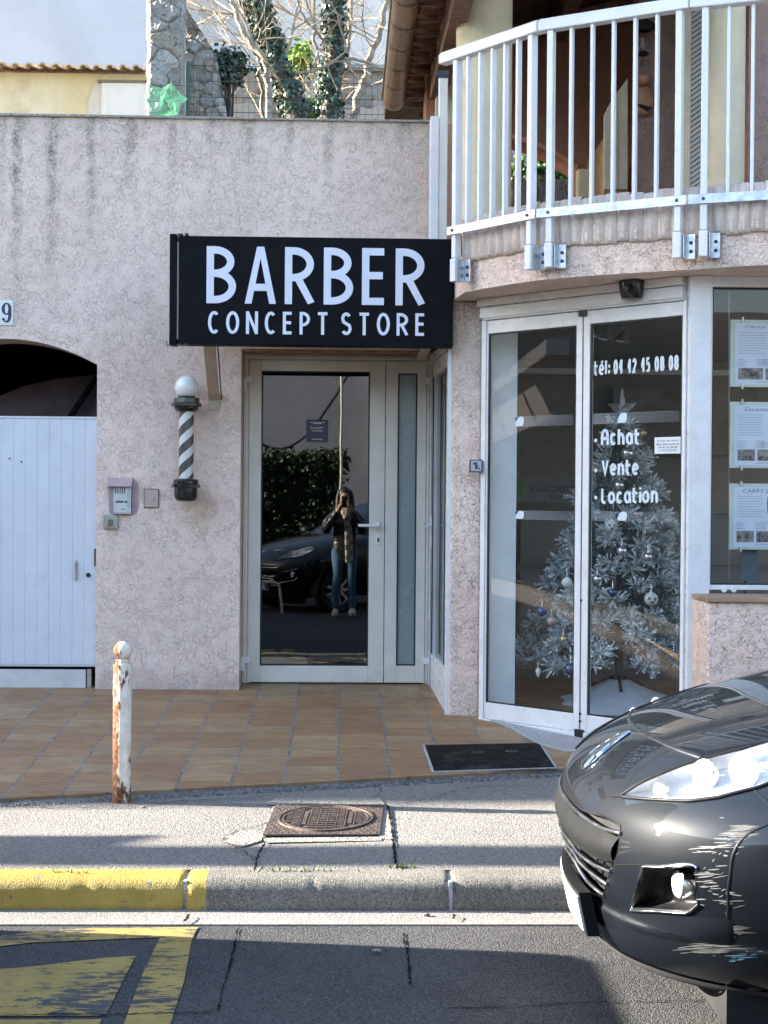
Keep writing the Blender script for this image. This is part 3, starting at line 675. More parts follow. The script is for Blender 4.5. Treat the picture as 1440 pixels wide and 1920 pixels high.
hinge(466, 714, dl, 1); hinge(461, 1240, dl, 1); hinge(806, 716, sd, -1); hinge(800, 1242, sd, -1)
mb = MB(); p = P(708, 986, YD-.035); y = YD-.035
mb.box(p.x-.017, y-.012, p.z-.030, p.x+.017, y, p.z+.032); mb.tube([(p.x, y-.01, p.z), (p.x, y-.05, p.z)], .0095, 12); mb.tube([(p.x+.004, y-.05, p.z), (p.x-.03, y-.052, p.z+.002), (p.x-.125, y-.052, p.z+.003)], [.011, .0105, .0095], 12)
mb.build('handle', M['white_alu'], dl, smooth=45, bevel=.002)
mb = MB(); p = P(709, 1012, YD-.035); mb.box(p.x-.014, y-.008, p.z-.032, p.x+.014, y, p.z+.032); mb.build('lock_plate', M['white_alu'], dl, bevel=.002)
mb = MB(); mb.box(p.x-.005, y-.011, p.z-.014, p.x+.005, y-.0085, p.z+.012); mb.build('keyhole', M['black_matte'], dl)
for px in (490, 562, 623, 684): mb = MB(); p = P(px, 1278, YD-.035); mb.lathe([(.004, 0), (.004, .003)], (p.x, YD-.0352, p.z), 8, (0, -1, 0)); mb.build('drain_cap', M['steel'], dl)
# booking sticker on the glass (the square code on it is left out)
ys = YD-.0235
mb = MB(); a, b = P(574, 829, ys), P(615.5, 787, ys); mb.box(a.x, ys, a.z, b.x, ys+.0012, b.z)
stk = mb.build('sticker', simple('plum_sticker', (.035, .028, .048), .5, var=.1), dl)
mb = MB(); wd, hg = b.x-a.x, b.z-a.z
font_text(mb, 'PLANITY', (a.x+wd*.2, ys-.0004, a.z+hg*.58), (wd*.6, 0, 0), (0, 0, hg*.10), (0, -1, 0), .0004)
for q, w in ((.86, .7), (.81, .4), (.49, .5), (.12, .5)): mb.box(a.x+wd*(.5-w/2), ys-.0008, a.z+hg*q, a.x+wd*(.5+w/2), ys-.0004, a.z+hg*(q+.025))
mb.build('print', simple('sticker_print', (.55, .53, .56), .6, var=0), stk)
# salon seen faintly through the door
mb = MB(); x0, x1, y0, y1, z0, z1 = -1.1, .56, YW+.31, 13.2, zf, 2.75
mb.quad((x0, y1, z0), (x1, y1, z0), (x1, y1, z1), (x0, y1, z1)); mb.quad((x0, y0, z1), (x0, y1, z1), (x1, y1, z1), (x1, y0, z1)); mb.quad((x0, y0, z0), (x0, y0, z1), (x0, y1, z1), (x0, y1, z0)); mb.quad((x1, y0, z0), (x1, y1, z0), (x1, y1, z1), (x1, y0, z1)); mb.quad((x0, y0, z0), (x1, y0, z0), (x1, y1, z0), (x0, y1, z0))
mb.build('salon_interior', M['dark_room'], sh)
YS = 11.6
rk = thing('display_shelf', list(P(640, 920, YS)), 'dark wall shelf inside the barber shop behind the door glass', 'shelf')
mb = MB(); a, b = P(560, 918, YS), P(705, 922, YS); mb.box(a.x, YS, a.z-.02, b.x, YS+.22, a.z); mb.build('board', M['black_matte'], rk)
mb = MB(); mb.box(a.x, YS+.2, a.z-.1, a.x+.03, YS+.22, a.z-.021); mb.build('bracket', M['black_matte'], rk); mb = MB(); mb.box(b.x-.03, YS+.2, b.z-.1, b.x, YS+.22, a.z-.021); mb.build('bracket', M['black_matte'], rk)
M['teal'] = simple('teal_plastic', (.05, .32, .36), .4, var=.1)
for k, px in enumerate((585, 608, 633, 657, 678)):
    q = P(px, 916, YS+.08); mb = MB(); mb.lathe([(.024, 0), (.026, .01), (.026, .075), (.012, .095), (.012, .115), (.0, .116)], (q.x, q.y, a.z+.0005), 14, caps=False)
    tag(mb.build('bottle', M['teal'], smooth=40), 'teal bottle standing on the shelf inside the barber shop', 'bottle', 'bottles on the barber shelf')
# ---- sign
YSg = 8.40
sg = thing('shop_sign', (-.19, YSg+.06, 2.39), 'black fascia sign with white letters BARBER CONCEPT STORE', 'sign')
M['sign'] = simple('black_sign_film', (.004, .0045, .007), .6, var=.15, spec=.12)
s0, s1 = P(334, 645, YSg), P(850, 446, YSg); zb, zt2 = 2.383, 2.995
mb = MB(); mb.box(s0.x, YSg, zb, .611, YSg+.12, zt2); mb.build('panel', M['sign'], sg, bevel=.004)
e0 = P(318, 500, YSg).x
mb = MB(); mb.box(e0, YSg-.002, zb-.004, e0+.040, YSg+.12, zt2+.010); mb.build('end_cap', M['sign'], sg, bevel=.003)
mb = MB(); mb.box(e0+.0405, YSg+.02, zb+.03, s0.x-.0008, YSg+.1, zt2-.03); mb.build('tension_strip', M['cream_alu'], sg)
mb = MB()
for z in (zb-.009, zt2+.001):
    mb.box(e0+.045, YSg-.006, z, e0+.075, YSg+.03, z+.010); mb.box(e0+.085, YSg-.006, z, e0+.105, YSg+.03, z+.012)
mb.tube([(e0+.03, YSg-.004, zb-.008), (e0-.012, YSg-.004, zb-.008), (e0-.013, YSg-.004, zb+.014)], .003, 6)
mb.build('clip', M['black_plastic'], sg)
M['sign_white'] = simple('white_sign_letters', (.74, .75, .86), .5, var=.03)
mb = MB(); a, b, c = P(387, 568.5, YSg), P(797.5, 571, YSg), P(387, 461.5, YSg)
strokes(mb, 'BARBER', (a.x, YSg, a.z), (b.x-a.x, 0, 0), (0, 0, c.z-a.z), (0, -1, 0), .128, gap=.175, depth=.003, wmul=1.05, clamp=True)
a, b, c = P(390, 625.5, YSg), P(797, 628.5, YSg), P(390, 583, YSg)
strokes(mb, 'CONCEPT STORE', (a.x, YSg, a.z), (b.x-a.x, 0, 0), (0, 0, c.z-a.z), (0, -1, 0), .135, gap=.34, depth=.003, wmul=1.05, clamp=True)
mb.build('lettering', M['sign_white'], sg)
mb = MB(); mb.box(-.95, YSg+.121, 2.62, .50, YW-.001, 2.66); mb.build('shade_deck', M['white_paint'], sg)  # unseen deck added behind the sign to shade the door top
M['brk'] = simple('beige_painted_bracket', (.52, .44, .36), .6, var=.1)
mb = MB(); d = (Vector((-.812, YW-.002, 2.115))-Vector((-.783, YSg+.13, 2.395)))
mb.obox((-.783-.034, YSg+.13, 2.395), (.068, 0, 0), d, (0, 0, .035)); mb.box(-.85, YW-.012, 2.06, -.775, YW-.0005, 2.16); mb.build('bracket', M['brk'], sg, bevel=.003)
mb = MB(); mb.tube([(-.735, YSg+.13, 2.42), (-.765, YW-.01, 2.13)], .004, 6); mb.build('cable', M['black_plastic'], sg)
mb = MB(); mb.obox((.45, YSg+.13, 2.40), (.05, 0, 0), (0, YW-YSg-.131, -.02), (0, 0, .035)); mb.build('bracket', M['brk'], sg, bevel=.003)
# ---- barber pole
pc = P(349, 880, YW-.13); pX, pY = pc.x, pc.y
bp = thing('barber_pole', (pX, pY, P(349, 940, pY).z), 'black and white striped barber pole with a white globe on the pink wall', 'barber pole')
zz = lambda py: P(349, py, pY).z
M['gloss_black'] = simple('gloss_black_plastic', (.010, .011, .013), .22, var=.2, coat=.3)
mb = MB(); mb.sphere((pX, pY, zz(727)), .0735, 40); mb.build('globe', simple('milk_glass', (.80, .82, .82), .18, var=.02, coat=.5), bp, smooth=60)
z7, z8 = zz(772), zz(745)
mb = MB(); mb.lathe([(.052, z8-z7+.012), (.052, z8-z7+.0)][::-1], (pX, pY, z7), 28); mb.lathe([(.060, .0), (.075, .018), (.076, .03)], (pX, pY, z7), 28); mb.lathe([(.092, 0), (.092, .022)], (pX, pY, z7+.0305), 8); mb.lathe([(.080, 0), (.078, .03), (.055, .036)], (pX, pY, z7+.053), 8); mb.lathe([(.05, 0), (.047, .022)], (pX, pY, z7+.0895), 24)
mb.build('cap', M['gloss_black'], bp, smooth=30, bevel=.002)
z9, z10 = zz(941), zz(897)
mb = MB(); H_ = z10-z9; mb.lathe([(.030, 0), (.058, .008), (.070, .028), (.072, .06), (.072, H_*.60)], (pX, pY, z9), 36); mb.lathe([(.088, 0), (.088, .022)], (pX, pY, z9+H_*.60+.0005), 10); mb.lathe([(.078, 0), (.078, .020), (.07, .03)], (pX, pY, z9+H_*.60+.023), 36)
mb.build('base', M['gloss_black'], bp, smooth=30, bevel=.002)
t = NT('helical_stripes'); x, y, z = t.sep()
an = t.math('DIVIDE', t.math('ARCTAN2', t.math('SUBTRACT', y, pY), t.math('SUBTRACT', x, pX)), 2*math.pi)
ph = t.math('FRACT', t.math('ADD', t.math('SUBTRACT', t.math('DIVIDE', z, .1185), t.math('MULTIPLY', an, 2.)), .32))
st = t.ramp(ph, .515, .53)
lin = t.noise(1, 2, .5, vec=t.map((320, 320, 2)))
c = t.mix(st, t.mix(t.ramp(lin, .4, .62), (.025, .027, .028), (.10, .10, .10)), (.74, .75, .72))
mm = t.done(c, .35, coat=.2)
mb = MB(); mb.lathe([(.0455, 0), (.0455, z7-z10+.004)], (pX, pY, z10-.002), 40); mb.build('striped_cylinder', mm, bp, smooth=40)
mb = MB(); mb.lathe([(.0655, 0), (.0655, z7-z10)], (pX, pY, z10), 40, caps=False); mb.build('glass_tube', M['clear'], bp, smooth=60)
mb = MB(); mb.box(pX-.03, pY+.06, z9+.06, pX+.03, YW-.001, z9+.11); mb.box(pX-.03, pY+.06, z7+.03, pX+.03, YW-.001, z7+.07); mb.build('wall_bracket', M['gloss_black'], bp)
# ---- house number
a, b = P(-26, 610, YW), P(25.5, 563.5, YW)
hn = thing('house_number', (a.x, YW, a.z), 'white enamel house number plate with a dark blue 9', 'house number')
mb = MB(); mb.box(a.x, YW-.008, a.z, b.x, YW+.004, b.z); mb.build('plate', simple('white_enamel', (.72, .73, .74), .25, var=.04, coat=.4), hn, bevel=.003)
M['enamel_blue'] = simple('blue_enamel', (.02, .02, .085), .3, var=.1)
mb = MB(); q0, q1 = P(3.5, 605, YW), P(22, 568, YW); yy = YW-.008
cx, cz, w2, h2 = (q0.x+q1.x)/2, 0, (q1.x-q0.x)/2, q1.z-q0.z
def ell(cx, cz, rx, rz, n=28): return [(cx+rx*math.cos(2*math.pi*i/n), cz+rz*math.sin(2*math.pi*i/n)) for i in range(n)]
def band(mb, outer, inner, y0, d):
    n = len(outer); vs = [(x, y0-d, z) for x, z in outer]+[(x, y0-d, z) for x, z in inner]+[(x, y0, z) for x, z in outer]
    mb.add(vs, [(i, (i+1) % n, n+(i+1) % n, n+i) for i in range(n)]+[(2*n+i, 2*n+(i+1) % n, (i+1) % n, i) for i in range(n)])
band(mb, ell(cx, q1.z-h2*.31, w2, h2*.31), ell(cx, q1.z-h2*.31, w2*.36, h2*.24), yy, .0012)
mb.prism([(cx+w2*.36, yy-.0016, q1.z-h2*.33), (cx+w2, yy-.0016, q1.z-h2*.33), (cx+w2*.98, yy-.0016, q0.z+h2*.28), (cx+w2*.75, yy-.0016, q0.z+h2*.10), (cx+w2*.25, yy-.0016, q0.z), (cx-w2*.3, yy-.0016, q0.z+h2*.02), (cx-w2*.7, yy-.0016, q0.z+h2*.1), (cx-w2*.35, yy-.0016, q0.z+h2*.10), (cx+w2*.15, yy-.0016, q0.z+h2*.10), (cx+w2*.36, yy-.0016, q0.z+h2*.28)], (0, .0016, 0))
mb.lathe([(w2*.30, 0), (w2*.30, .002)], (cx-w2*.62, yy, q0.z+h2*.16), 14, (0, -1, 0))
mb.build('numeral', M['enamel_blue'], hn)
# ---- intercom, bell push, key switch
a, b = P(212, 964, YW-.03), P(246, 910, YW-.03)
ic = thing('intercom', (a.x, YW, a.z), 'silver door intercom under a small pink hood', 'intercom')
M['hood'] = simple('mauve_pink_paint', (.45, .335, .345), .7, var=.1)
mb = MB(); mb.box(a.x, YW-.035, a.z, b.x, YW+.004, b.z); mb.build('housing', M['galv'], ic, bevel=.003)
mb = MB(); mb.box(a.x+.010, YW-.039, a.z+.010, b.x-.020, YW-.0352, b.z-.004); fp = mb.build('face_plate', simple('brushed_aluminium', (.62, .63, .64), .38, .6, var=.06), ic, bevel=.001)
mb = MB(); wd, hg = (b.x-a.x-.03), (b.z-a.z)
for i in range(5): mb.box(a.x+.014+i*wd*.17, YW-.0405, b.z-.052, a.x+.014+i*wd*.17+.006, YW-.0392, b.z-.012)
mb.build('speaker_slot', M['ink'], fp)
mb = MB(); mb.box(a.x+.016, YW-.0405, a.z+hg*.40, a.x+.016+wd*.62, YW-.0392, a.z+hg*.46); mb.build('name_strip', M['ink'], fp); mb = MB(); mb.lathe([(.008, 0), (.007, .004)], (a.x+.016+wd*.80, YW-.0392, a.z+hg*.43), 12, (0, -1, 0)); mb.build('call_button', M['ink'], fp); mb = MB(); mb.box(a.x+.05, YW-.0405, a.z+hg*.16, a.x+.05+wd*.3, YW-.0392, a.z+hg*.185)
mb.build('maker_mark', M['ink'], fp)
mb = MB(); h0, h1 = P(204, 912, YW), P(250, 896, YW); mb.prism([(h0.x, YW+.002, h1.z), (h0.x, YW-.028, h1.z-.004), (h0.x, YW-.075, h0.z+.004), (h0.x, YW-.075, h0.z-.002), (h0.x, YW+.002, h0.z-.002)], (h1.x-h0.x, 0, 0)); mb.build('hood', M['hood'], ic, bevel=.002)
mb = MB(); pl = [(202, 898), (250, 897), (259, 905), (260, 950), (256, 962), (246, 966), (205, 962), (203, 930)]
mb.prism([P(*p, YW-.004) for p in pl], (0, .006, 0)); mb.build('paint_patch', M['hood'], ic)
a, b = P(271, 951, YW), P(297.5, 918, YW)
bl = thing('doorbell', (a.x, YW, a.z), 'square pinkish beige bell push plate right of the intercom', 'doorbell')
M['beige_pl'] = simple('pinkish_beige_plastic', (.52, .40, .35), .5, var=.06)
mb = MB(); mb.box(a.x, YW-.012, a.z, b.x, YW+.004, b.z); mb.build('plate', M['beige_pl'], bl, bevel=.004)
mb = MB(); mb.lathe([(.017, 0), (.016, .004), (.004, .005)], ((a.x+b.x)/2+.004, YW-.012, (a.z+b.z)/2), 20, (0, -1, 0)); mb.build('button', M['beige_pl'], bl, smooth=40)
mb = MB(); 
for q in ((a.x-.003, a.z-.003, a.x, b.z+.004), (b.x, a.z-.003, b.x+.003, b.z+.004), (a.x, a.z-.004, b.x, a.z-.0005), (a.x, b.z+.0005, b.x, b.z+.004)): mb.box(q[0], YW-.008, q[1], q[2], YW+.002, q[3])
mb.build('seal', simple('brown_seal', (.14, .085, .06), .8, var=.2), bl)
a, b = P(195, 992, YW), P(221.5, 966, YW)
ks = thing('key_switch', (a.x, YW, a.z), 'small grey key switch box below the intercom', 'key switch')
mb = MB(); mb.box(a.x, YW-.022, a.z, b.x, YW+.004, b.z); mb.build('box', simple('grey_zamak', (.36, .37, .34), .45, .4, var=.12), ks, bevel=.004)
mb = MB(); mb.box(a.x+.028, YW-.027, a.z+.020, b.x-.028, YW-.0225, b.z-.026); mb.build('shutter', simple('bronze_cover', (.16, .14, .10), .5, .5, var=.2), ks, bevel=.002)
mb = MB(); mb.box(a.x+.016, YW-.026, a.z+.006, a.x+.036, YW-.0225, a.z+.018); IND = simple('indicator_plastic', (.30, .26, .14), .4, var=.3); mb.build('indicator', IND, ks); mb = MB(); mb.box(b.x-.038, YW-.026, a.z+.006, b.x-.018, YW-.0225, a.z+.020); mb.build('indicator', IND, ks)
# ================================================================ ESTATE AGENCY BUILDING (right)
ag = thing('estate_agency', (1.3, 8.0, .26), 'pale pink corner building with glass sliding doors below a curved railed balcony', 'building')
M['cream_wall'] = simple('pale_yellow_wall_paint', (.76, .68, .49), .85, var=.08, vscale=4, bump=.006, bscale=90, dirt=((.58, .48, .28), .4))
M['beige_in'] = simple('taupe_interior_paint', (.25, .238, .215), .8, var=.06)
M['brown_wall'] = stucco('terracotta_balcony_render', (.36, .185, .125), crev_shade=(.2, .1, .07), amount=.35)
M['mauve_wall'] = stucco('mauve_balcony_render', (.40, .275, .24), crev_shade=(.26, .17, .15), amount=.35)
M['wood'] = simple('brown_stained_timber', (.17, .085, .05), .6, var=.35, vscale=16, bump=.003, bscale=60)
# --- pillar between the side door and the sliding door
A0, A1 = Vector((.563, 9.42, 0)), Vector((.612, 8.515, 0))
L0, L1, L2 = Vector((.798, 8.40, 0)), Vector((1.277, 7.92, 0)), Vector((1.724, 7.473, 0))
D45 = (L2-L0).normalized(); N45 = Vector((-D45.y, D45.x, 0)); N45 = -N45 if N45.y > 0 else N45      # outwards, to the street
up = lambda v, z: Vector((v.x, v.y, z))
SB = 2.655                                                                                        # underside of the balcony slab
mb = MB(); plan = [(.614, 8.50), (.784, 8.475), (.800, 8.60), (.86, 8.9), (.66, 8.9), (.620, 8.9)]
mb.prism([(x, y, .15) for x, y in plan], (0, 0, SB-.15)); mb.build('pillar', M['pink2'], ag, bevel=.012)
# --- side door set at right angles in the recess
sdir = (A1-A0).normalized(); sn = Vector((-sdir.y, sdir.x, 0)); sn = -sn if sn.x > 0 else sn
ln = (A1-A0).length; zb_, zt_2 = .262, 2.44
def sbox(mb, a, b, z0, z1, d0, d1):
    o = A0+sdir*a+sn*d0; mb.obox((o.x, o.y, z0), sdir*(b-a), sn*(d1-d0), (0, 0, z1-z0))
mb = MB(); sbox(mb, 0, .045, zb_, zt_2, -.05, .02); sbox(mb, ln-.03, ln, zb_, zt_2, -.05, .02); sbox(mb, .045, ln-.03, zt_2-.05, zt_2, -.05, .02)
sdf = mb.build('side_door_frame', M['white_alu'], ag, bevel=.003)
mb = MB(); a, b = .055, ln-.036
sbox(mb, a, a+.09, zb_+.02, zt_2-.06, -.04, .012); sbox(mb, b-.09, b, zb_+.02, zt_2-.06, -.04, .012); sbox(mb, a+.09, b-.09, zb_+.02, zb_+.28, -.04, .012); sbox(mb, a+.09, b-.09, zt_2-.15, zt_2-.06, -.04, .012)
sdo = mb.build('side_door', M['white_alu'], ag, bevel=.003)
mb = MB(); o = A0+sdir*(a+.09)-sn*.01; e = A0+sdir*(b-.09)-sn*.01; mb.quad(up(o, zb_+.28), up(e, zb_+.28), up(e, zt_2-.15), up(o, zt_2-.15)); mb.build('glass', M['door_glass'], sdo)
mb = MB(); sbox(mb, a+.085, a+.094, zb_+.285, zt_2-.155, .0125, .018); sbox(mb, b-.094, b-.085, zb_+.285, zt_2-.155, .0125, .018); sbox(mb, .0455, .0545, zb_+.01, zt_2-.06, -.03, .014); mb.build('gasket', M['rubber'], sdo)
hp_ = A0+sdir*(a+.05); hz = P(820, 985, hp_.y).z
mb = MB(); sbox(mb, a+.035, a+.065, hz-.14, hz+.06, .0125, .022); mb.tube([hp_+Vector((0, 0, hz))+sn*.02, hp_+Vector((0, 0, hz))+sn*.06], .009, 10); mb.tube([hp_+Vector((0, 0, hz))+sn*.06+sdir*-.01, hp_+Vector((0, 0, hz))+sn*.06+sdir*.12], .010, 10); mb.build('handle', M['white_alu'], sdo, smooth=40)
# --- sliding door in the 45 degree front
def dbox(mb, a, b, z0, z1, d0, d1):
    o = L0+D45*a+N45*d0; mb.obox((o.x, o.y, z0), D45*(b-a), N45*(d1-d0), (0, 0, z1-z0))
LN = (L2-L0).length; zs = .272; zh = 2.535
def uv45(px, py, d=0.):
    q = PP(px, py, L0+N45*d, N45); return (q-L0).dot(D45), q.z
mb = MB(); dbox(mb, -.01, LN, zh, zh+.075, -.06, .02); dbox(mb, -.03, LN, zh+.0755, SB-.002, -.06, .045); dbox(mb, -.02, LN, zh+.01, zh+.07, .0205, .032)
mb.build('header', M['white_alu'], ag, bevel=.003)
mb = MB(); dbox(mb, -.02, .012, zs-.02, zh-.001, -.05, .012); dbox(mb, LN+.0, LN+.012, zs, zh, -.05, .012); dbox(mb, -.02, LN+.01, zs-.06, zs-.002, -.05, .015); mb.build('door_jamb', M['white_alu'], ag, bevel=.002)
um, _ = uv45(1091, 1000)
def sliding(name, u0, u1, z0, z1, gu0, gu1, gz0, gz1, d0, d1):
    mb = MB(); dbox(mb, u0, gu0, z0, z1, d0, d1); dbox(mb, gu1, u1, z0, z1, d0, d1); dbox(mb, gu0, gu1, z0, gz0, d0, d1); dbox(mb, gu0, gu1, gz1, z1, d0, d1)
    lf = mb.build(name, M['white_alu'], ag, bevel=.003)
    mb = MB(); dbox(mb, gu0, gu0+.011, gz0, gz1, d1-.012, d1-.004); dbox(mb, gu1-.007, gu1, gz0, gz1, d1-.012, d1-.004); dbox(mb, gu0+.011, gu1-.007, gz1-.009, gz1, d1-.012, d1-.004); dbox(mb, gu0+.011, gu1-.007, gz0, gz0+.008, d1-.012, d1-.004); mb.build('gasket', M['rubber'], lf)
    d = (d0+d1)/2; o = L0+N45*d; q0, q1 = o+D45*(gu0+.002), o+D45*(gu1-.002)
    mb = MB(); mb.quad(up(q0, gz0+.002), up(q1, gz0+.002), up(q1, gz1-.002), up(q0, gz1-.002)); mb.build('glass', M['glass'], lf)
    return lf, d
GU0, GZ0 = uv45(911, 1318); GU1, GZt = uv45(1082, 609)
HU0, _ = uv45(1104, 1000); HU1 = LN-.012
lfA, dA = sliding('sliding_door', .014, um-.004, zs, zh-.004, GU0, GU1, GZ0+.005, GZt-.004, -.030, .005)
lfB, dB = sliding('sliding_door', um+.003, LN-.002, zs, zh-.004, HU0, HU1, GZ0+.005, GZt-.002, -.030, .005)
mb = MB(); dbox(mb, um-.022, um+.026, zh-.032, zh-.001, .0055, .02); dbox(mb, um-.024, um+.028, zs-.03, zs+.012, .0055, .02)
for q in (.05, .09, .70): dbox(mb, um-.002, um+.010, zs+q, zs+q+.012, .0055, .010)
dbox(mb, um-.0035, um+.0025, zs+.013, zh-.033, -.01, .003); mb.build('door_stop', M['black_plastic'], lfB)
# lettering and bands on the glass: sub-parts of the door leaf they are stuck to
M['decal'] = simple('pale_blue_white_vinyl', (.66, .74, .78), .5, var=.03)
M['band'] = simple('frosted_band_dots', (.60, .66, .70), .6, var=.03); M['decal_blue'] = simple('blue_vinyl', (.03, .08, .20), .5, var=.03)
def gtext(text, p0, p1, h, sw, gap, wm, par=lfB, d=dB, name='lettering', mat='decal'):
    a, b = PP(*p0, L0+N45*d, N45), PP(*p1, L0+N45*d, N45); mb = MB()
    strokes(mb, text, a+N45*.001, b-a, (0, 0, h), N45, sw, gap, .0012, wm); return mb.build(name, M[mat], par)
HT = lambda px, y0, y1: abs(uv45(px, y0, dB)[1]-uv45(px, y1, dB)[1])
gtext('tél: 04 42 45 08 08', (1114, 704.5), (1273, 694), HT(1190, 672, 700), .150, .10, 1.4)
gtext('Hchat', (1127, 835.5), (1200, 834), HT(1150, 804, 835), .178, .10, 1.2)
gtext('Vente', (1128, 892), (1198, 891), HT(1150, 862, 892), .178, .10, 1.2)
gtext('Location', (1127, 945), (1234, 943), HT(1150, 915, 945), .178, .10, 1.2)
mb = MB()
for py in (826, 882, 933):
    q = PP(1117.5, py, L0+N45*dB, N45); mb.lathe([(.0105, .001), (.0105, .0025)], q, 16, N45)
mb.build('bullet', M['decal'], lfB)
def band45(par, d, u0, u1, py0, py1, pxr, logo):
    z0, z1 = uv45(pxr, py1, d)[1], uv45(pxr, py0, d)[1]; mb = MB(); n = 8; s = (z1-z0)/n; k = int((u1-u0)/s)
    lg = uv45(logo, py0, d)[0]
    for i in range(k):
        for j in range(n):
            if (i+j) % 2 == 0 and not (lg-.01 < u0+i*s < lg+.062 and 1 < j < n-1):
                w = .72-.30*i/k; o = L0+D45*(u0+i*s)+N45*(d+.001); a = up(o, z0+j*s); mb.quad(a, a+D45*s*w, a+D45*s*w+Vector((0, 0, s*w)), a+Vector((0, 0, s*w)))
    b = mb.build('dotted_band', M['band'], par)
    mb = MB(); o = L0+D45*lg+N45*(d+.0015); f = lambda a, c: up(o+D45*a, z0+(z1-z0)*c)
    mb.poly([f(0, .15), f(.012, .05), f(.05, .05), f(.060, .35), f(.060, .8), f(.04, .95), f(.018, .85), f(.004, .45)]); mb.build('emblem', M['decal'], par)
    mb = MB(); o = L0+D45*lg+N45*(d+.0022); mb.poly([f(-.004, .80), f(.020, .95), f(.010, .70), f(.002, .42)]); mb.build('emblem_accent', M['decal_blue'], par)
band45(lfA, dA, uv45(965, 800, dA)[0], GU1-.02, 779, 799, 1000, 967); band45(lfA, dA, uv45(965, 965, dA)[0], GU1-.02, 957, 974, 1000, 967)
band45(lfB, dB, HU0+.008, HU1-.02, 773, 794, 1160, 1158); band45(lfB, dB, HU0+.008, HU1-.02, 958, 977, 1160, 1158)
a, b = PP(1227.5, 851, L0+N45*dB, N45), PP(1278, 850, L0+N45*dB, N45); hh = HT(1250, 819.5, 850.5)
mb = MB(); mb.prism([a+N45*.001, b+N45*.001, b+N45*.001+Vector((0, 0, hh)), a+N45*.001+Vector((0, 0, hh))], N45*.001); nst = mb.build('notice', simple('white_notice', (.78, .80, .82), .6, var=.02), lfB)
mb = MB(); U = b-a
for q, x0, w, tx in ((.70, .10, .80, 'JE SUIS EN VISITE'), (.50, .08, .84, 'MERCI DE ME CONTACTER'), (.32, .16, .68, '04 42 45 08 08'), (.14, .16, .66, 'ESTATE AGENT')):
    if tx == 'ESTATE AGENT': tx = 'A TOUT DE SUITE'
    font_text(mb, tx, a+U*x0+N45*.0022+Vector((0, 0, hh*q)), U*w, (0, 0, hh*.12), N45, .0003, 0, .01)
mb.build('print', M['ink'], nst)
# --- post, shop window, sill wall
Wn = Vector((0, -1, 0))
pA, pB = P(1289, 900, 7.44), P(1331, 900, 7.43)
mb = MB(); mb.box(pA.x, 7.42, .30, pB.x, 7.52, SB-.002); mb.build('corner_post', M['white_alu'], ag, bevel=.004)
WX0, WX1, YWn = pB.x+.001, 4.6, 7.43
wt, wb, gt_, gb_ = P(1380, 511, YWn).z, P(1380, 1106, YWn).z, P(1380, 538, YWn).z, P(1380, 1097, YWn).z
mb = MB(); mb.box(WX0, YWn, gt_, WX1, YWn+.07, SB-.002); mb.box(WX0, YWn-.012, gt_+.055, WX1, YWn-.0005, wt-.003); mb.box(WX0, YWn, wb, WX1, YWn+.07, gb_); mb.box(WX0, YWn, gb_, WX0+.006, YWn+.07, gt_); mb.box(3.1, YWn, gb_, 3.16, YWn+.07, gt_)
wf = mb.build('shop_window', M['white_alu'], ag, bevel=.002)
mb = MB(); mb.quad((WX0+.006, YWn+.03, gb_), (WX1, YWn+.03, gb_), (WX1, YWn+.03, gt_), (WX0+.006, YWn+.03, gt_)); mb.build('glass', M['glass'], wf)
mb = MB(); mb.box(WX0+.0065, YWn+.012, gb_+.001, WX0+.013, YWn+.022, gt_-.001); mb.box(WX0+.013, YWn+.012, gt_-.008, WX1, YWn+.022, gt_-.001); mb.box(WX0+.013, YWn+.012, gb_+.001, WX1, YWn+.022, gb_+.007); mb.build('gasket', M['rubber'], wf)
for px in (1357, 1375): mb = MB(); q = P(px, 1103, YWn); mb.lathe([(.014, 0), (.012, .014)], (q.x, YWn-.0005, q.z-.008), 14, (0, -1, 0)); mb.build('drain_cap', M['white_paint'], wf)
sx0, sy0 = P(1296, 1200, 7.45).x, 7.12
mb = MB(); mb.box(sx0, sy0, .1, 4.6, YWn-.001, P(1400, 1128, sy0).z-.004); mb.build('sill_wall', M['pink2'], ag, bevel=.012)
mb = MB(); zS = P(1400, 1128, sy0).z; mb.box(sx0-.006, sy0-.022, zS-.003, 4.6, YWn-.001, zS+.020); mb.build('sill', simple('brown_sill_tile', (.34, .235, .165), .6, var=.2, bump=.003), ag, bevel=.004)
# --- interior: floor, taupe walls, ceiling, white screen, cupboards
IY = 11.6
mb = MB(); mb.prism([(.82, 8.52, .20), (1.72, 7.55, .20), (4.6, 7.55, .20), (4.6, IY, .20), (.70, IY, .20), (.70, 9.0, .20)], (0, 0, .07)); mb.build('interior_floor', simple('grey_floor_tiles', (.11, .105, .095), .45, var=.12, vscale=2), ag)
mb = MB(); z0, z1 = .27, SB
mb.quad((.70, IY, z0), (4.6, IY, z0), (4.6, IY, z1), (.70, IY, z1)); mb.quad((.70, 8.95, z0), (.70, IY, z0), (.70, IY, z1), (.70, 8.95, z1)); mb.build('interior_wall', M['beige_in'], ag)  # right side left open, opening added to let skylight brighten the room
mb = MB(); mb.prism([(.82, 8.50, z1-.03), (1.72, 7.53, z1-.03), (4.6, 7.53, z1-.03), (4.6, IY, z1-.03), (.70, IY, z1-.03), (.70, 9.0, z1-.03)], (0, 0, .02)); mb.build('interior_ceiling', simple('interior_ceiling_paint', (.30, .28, .25), .9, var=.04), ag)
mb = MB(); ys_ = 8.60; a, b = P(905, 1300, ys_), P(965, 1300, ys_); mb.box(a.x-.005, ys_, .272, b.x, ys_+.03, SB-.04); mb.build('white_screen', simple('pale_screen', (.84, .87, .87), .6, var=.04), ag)
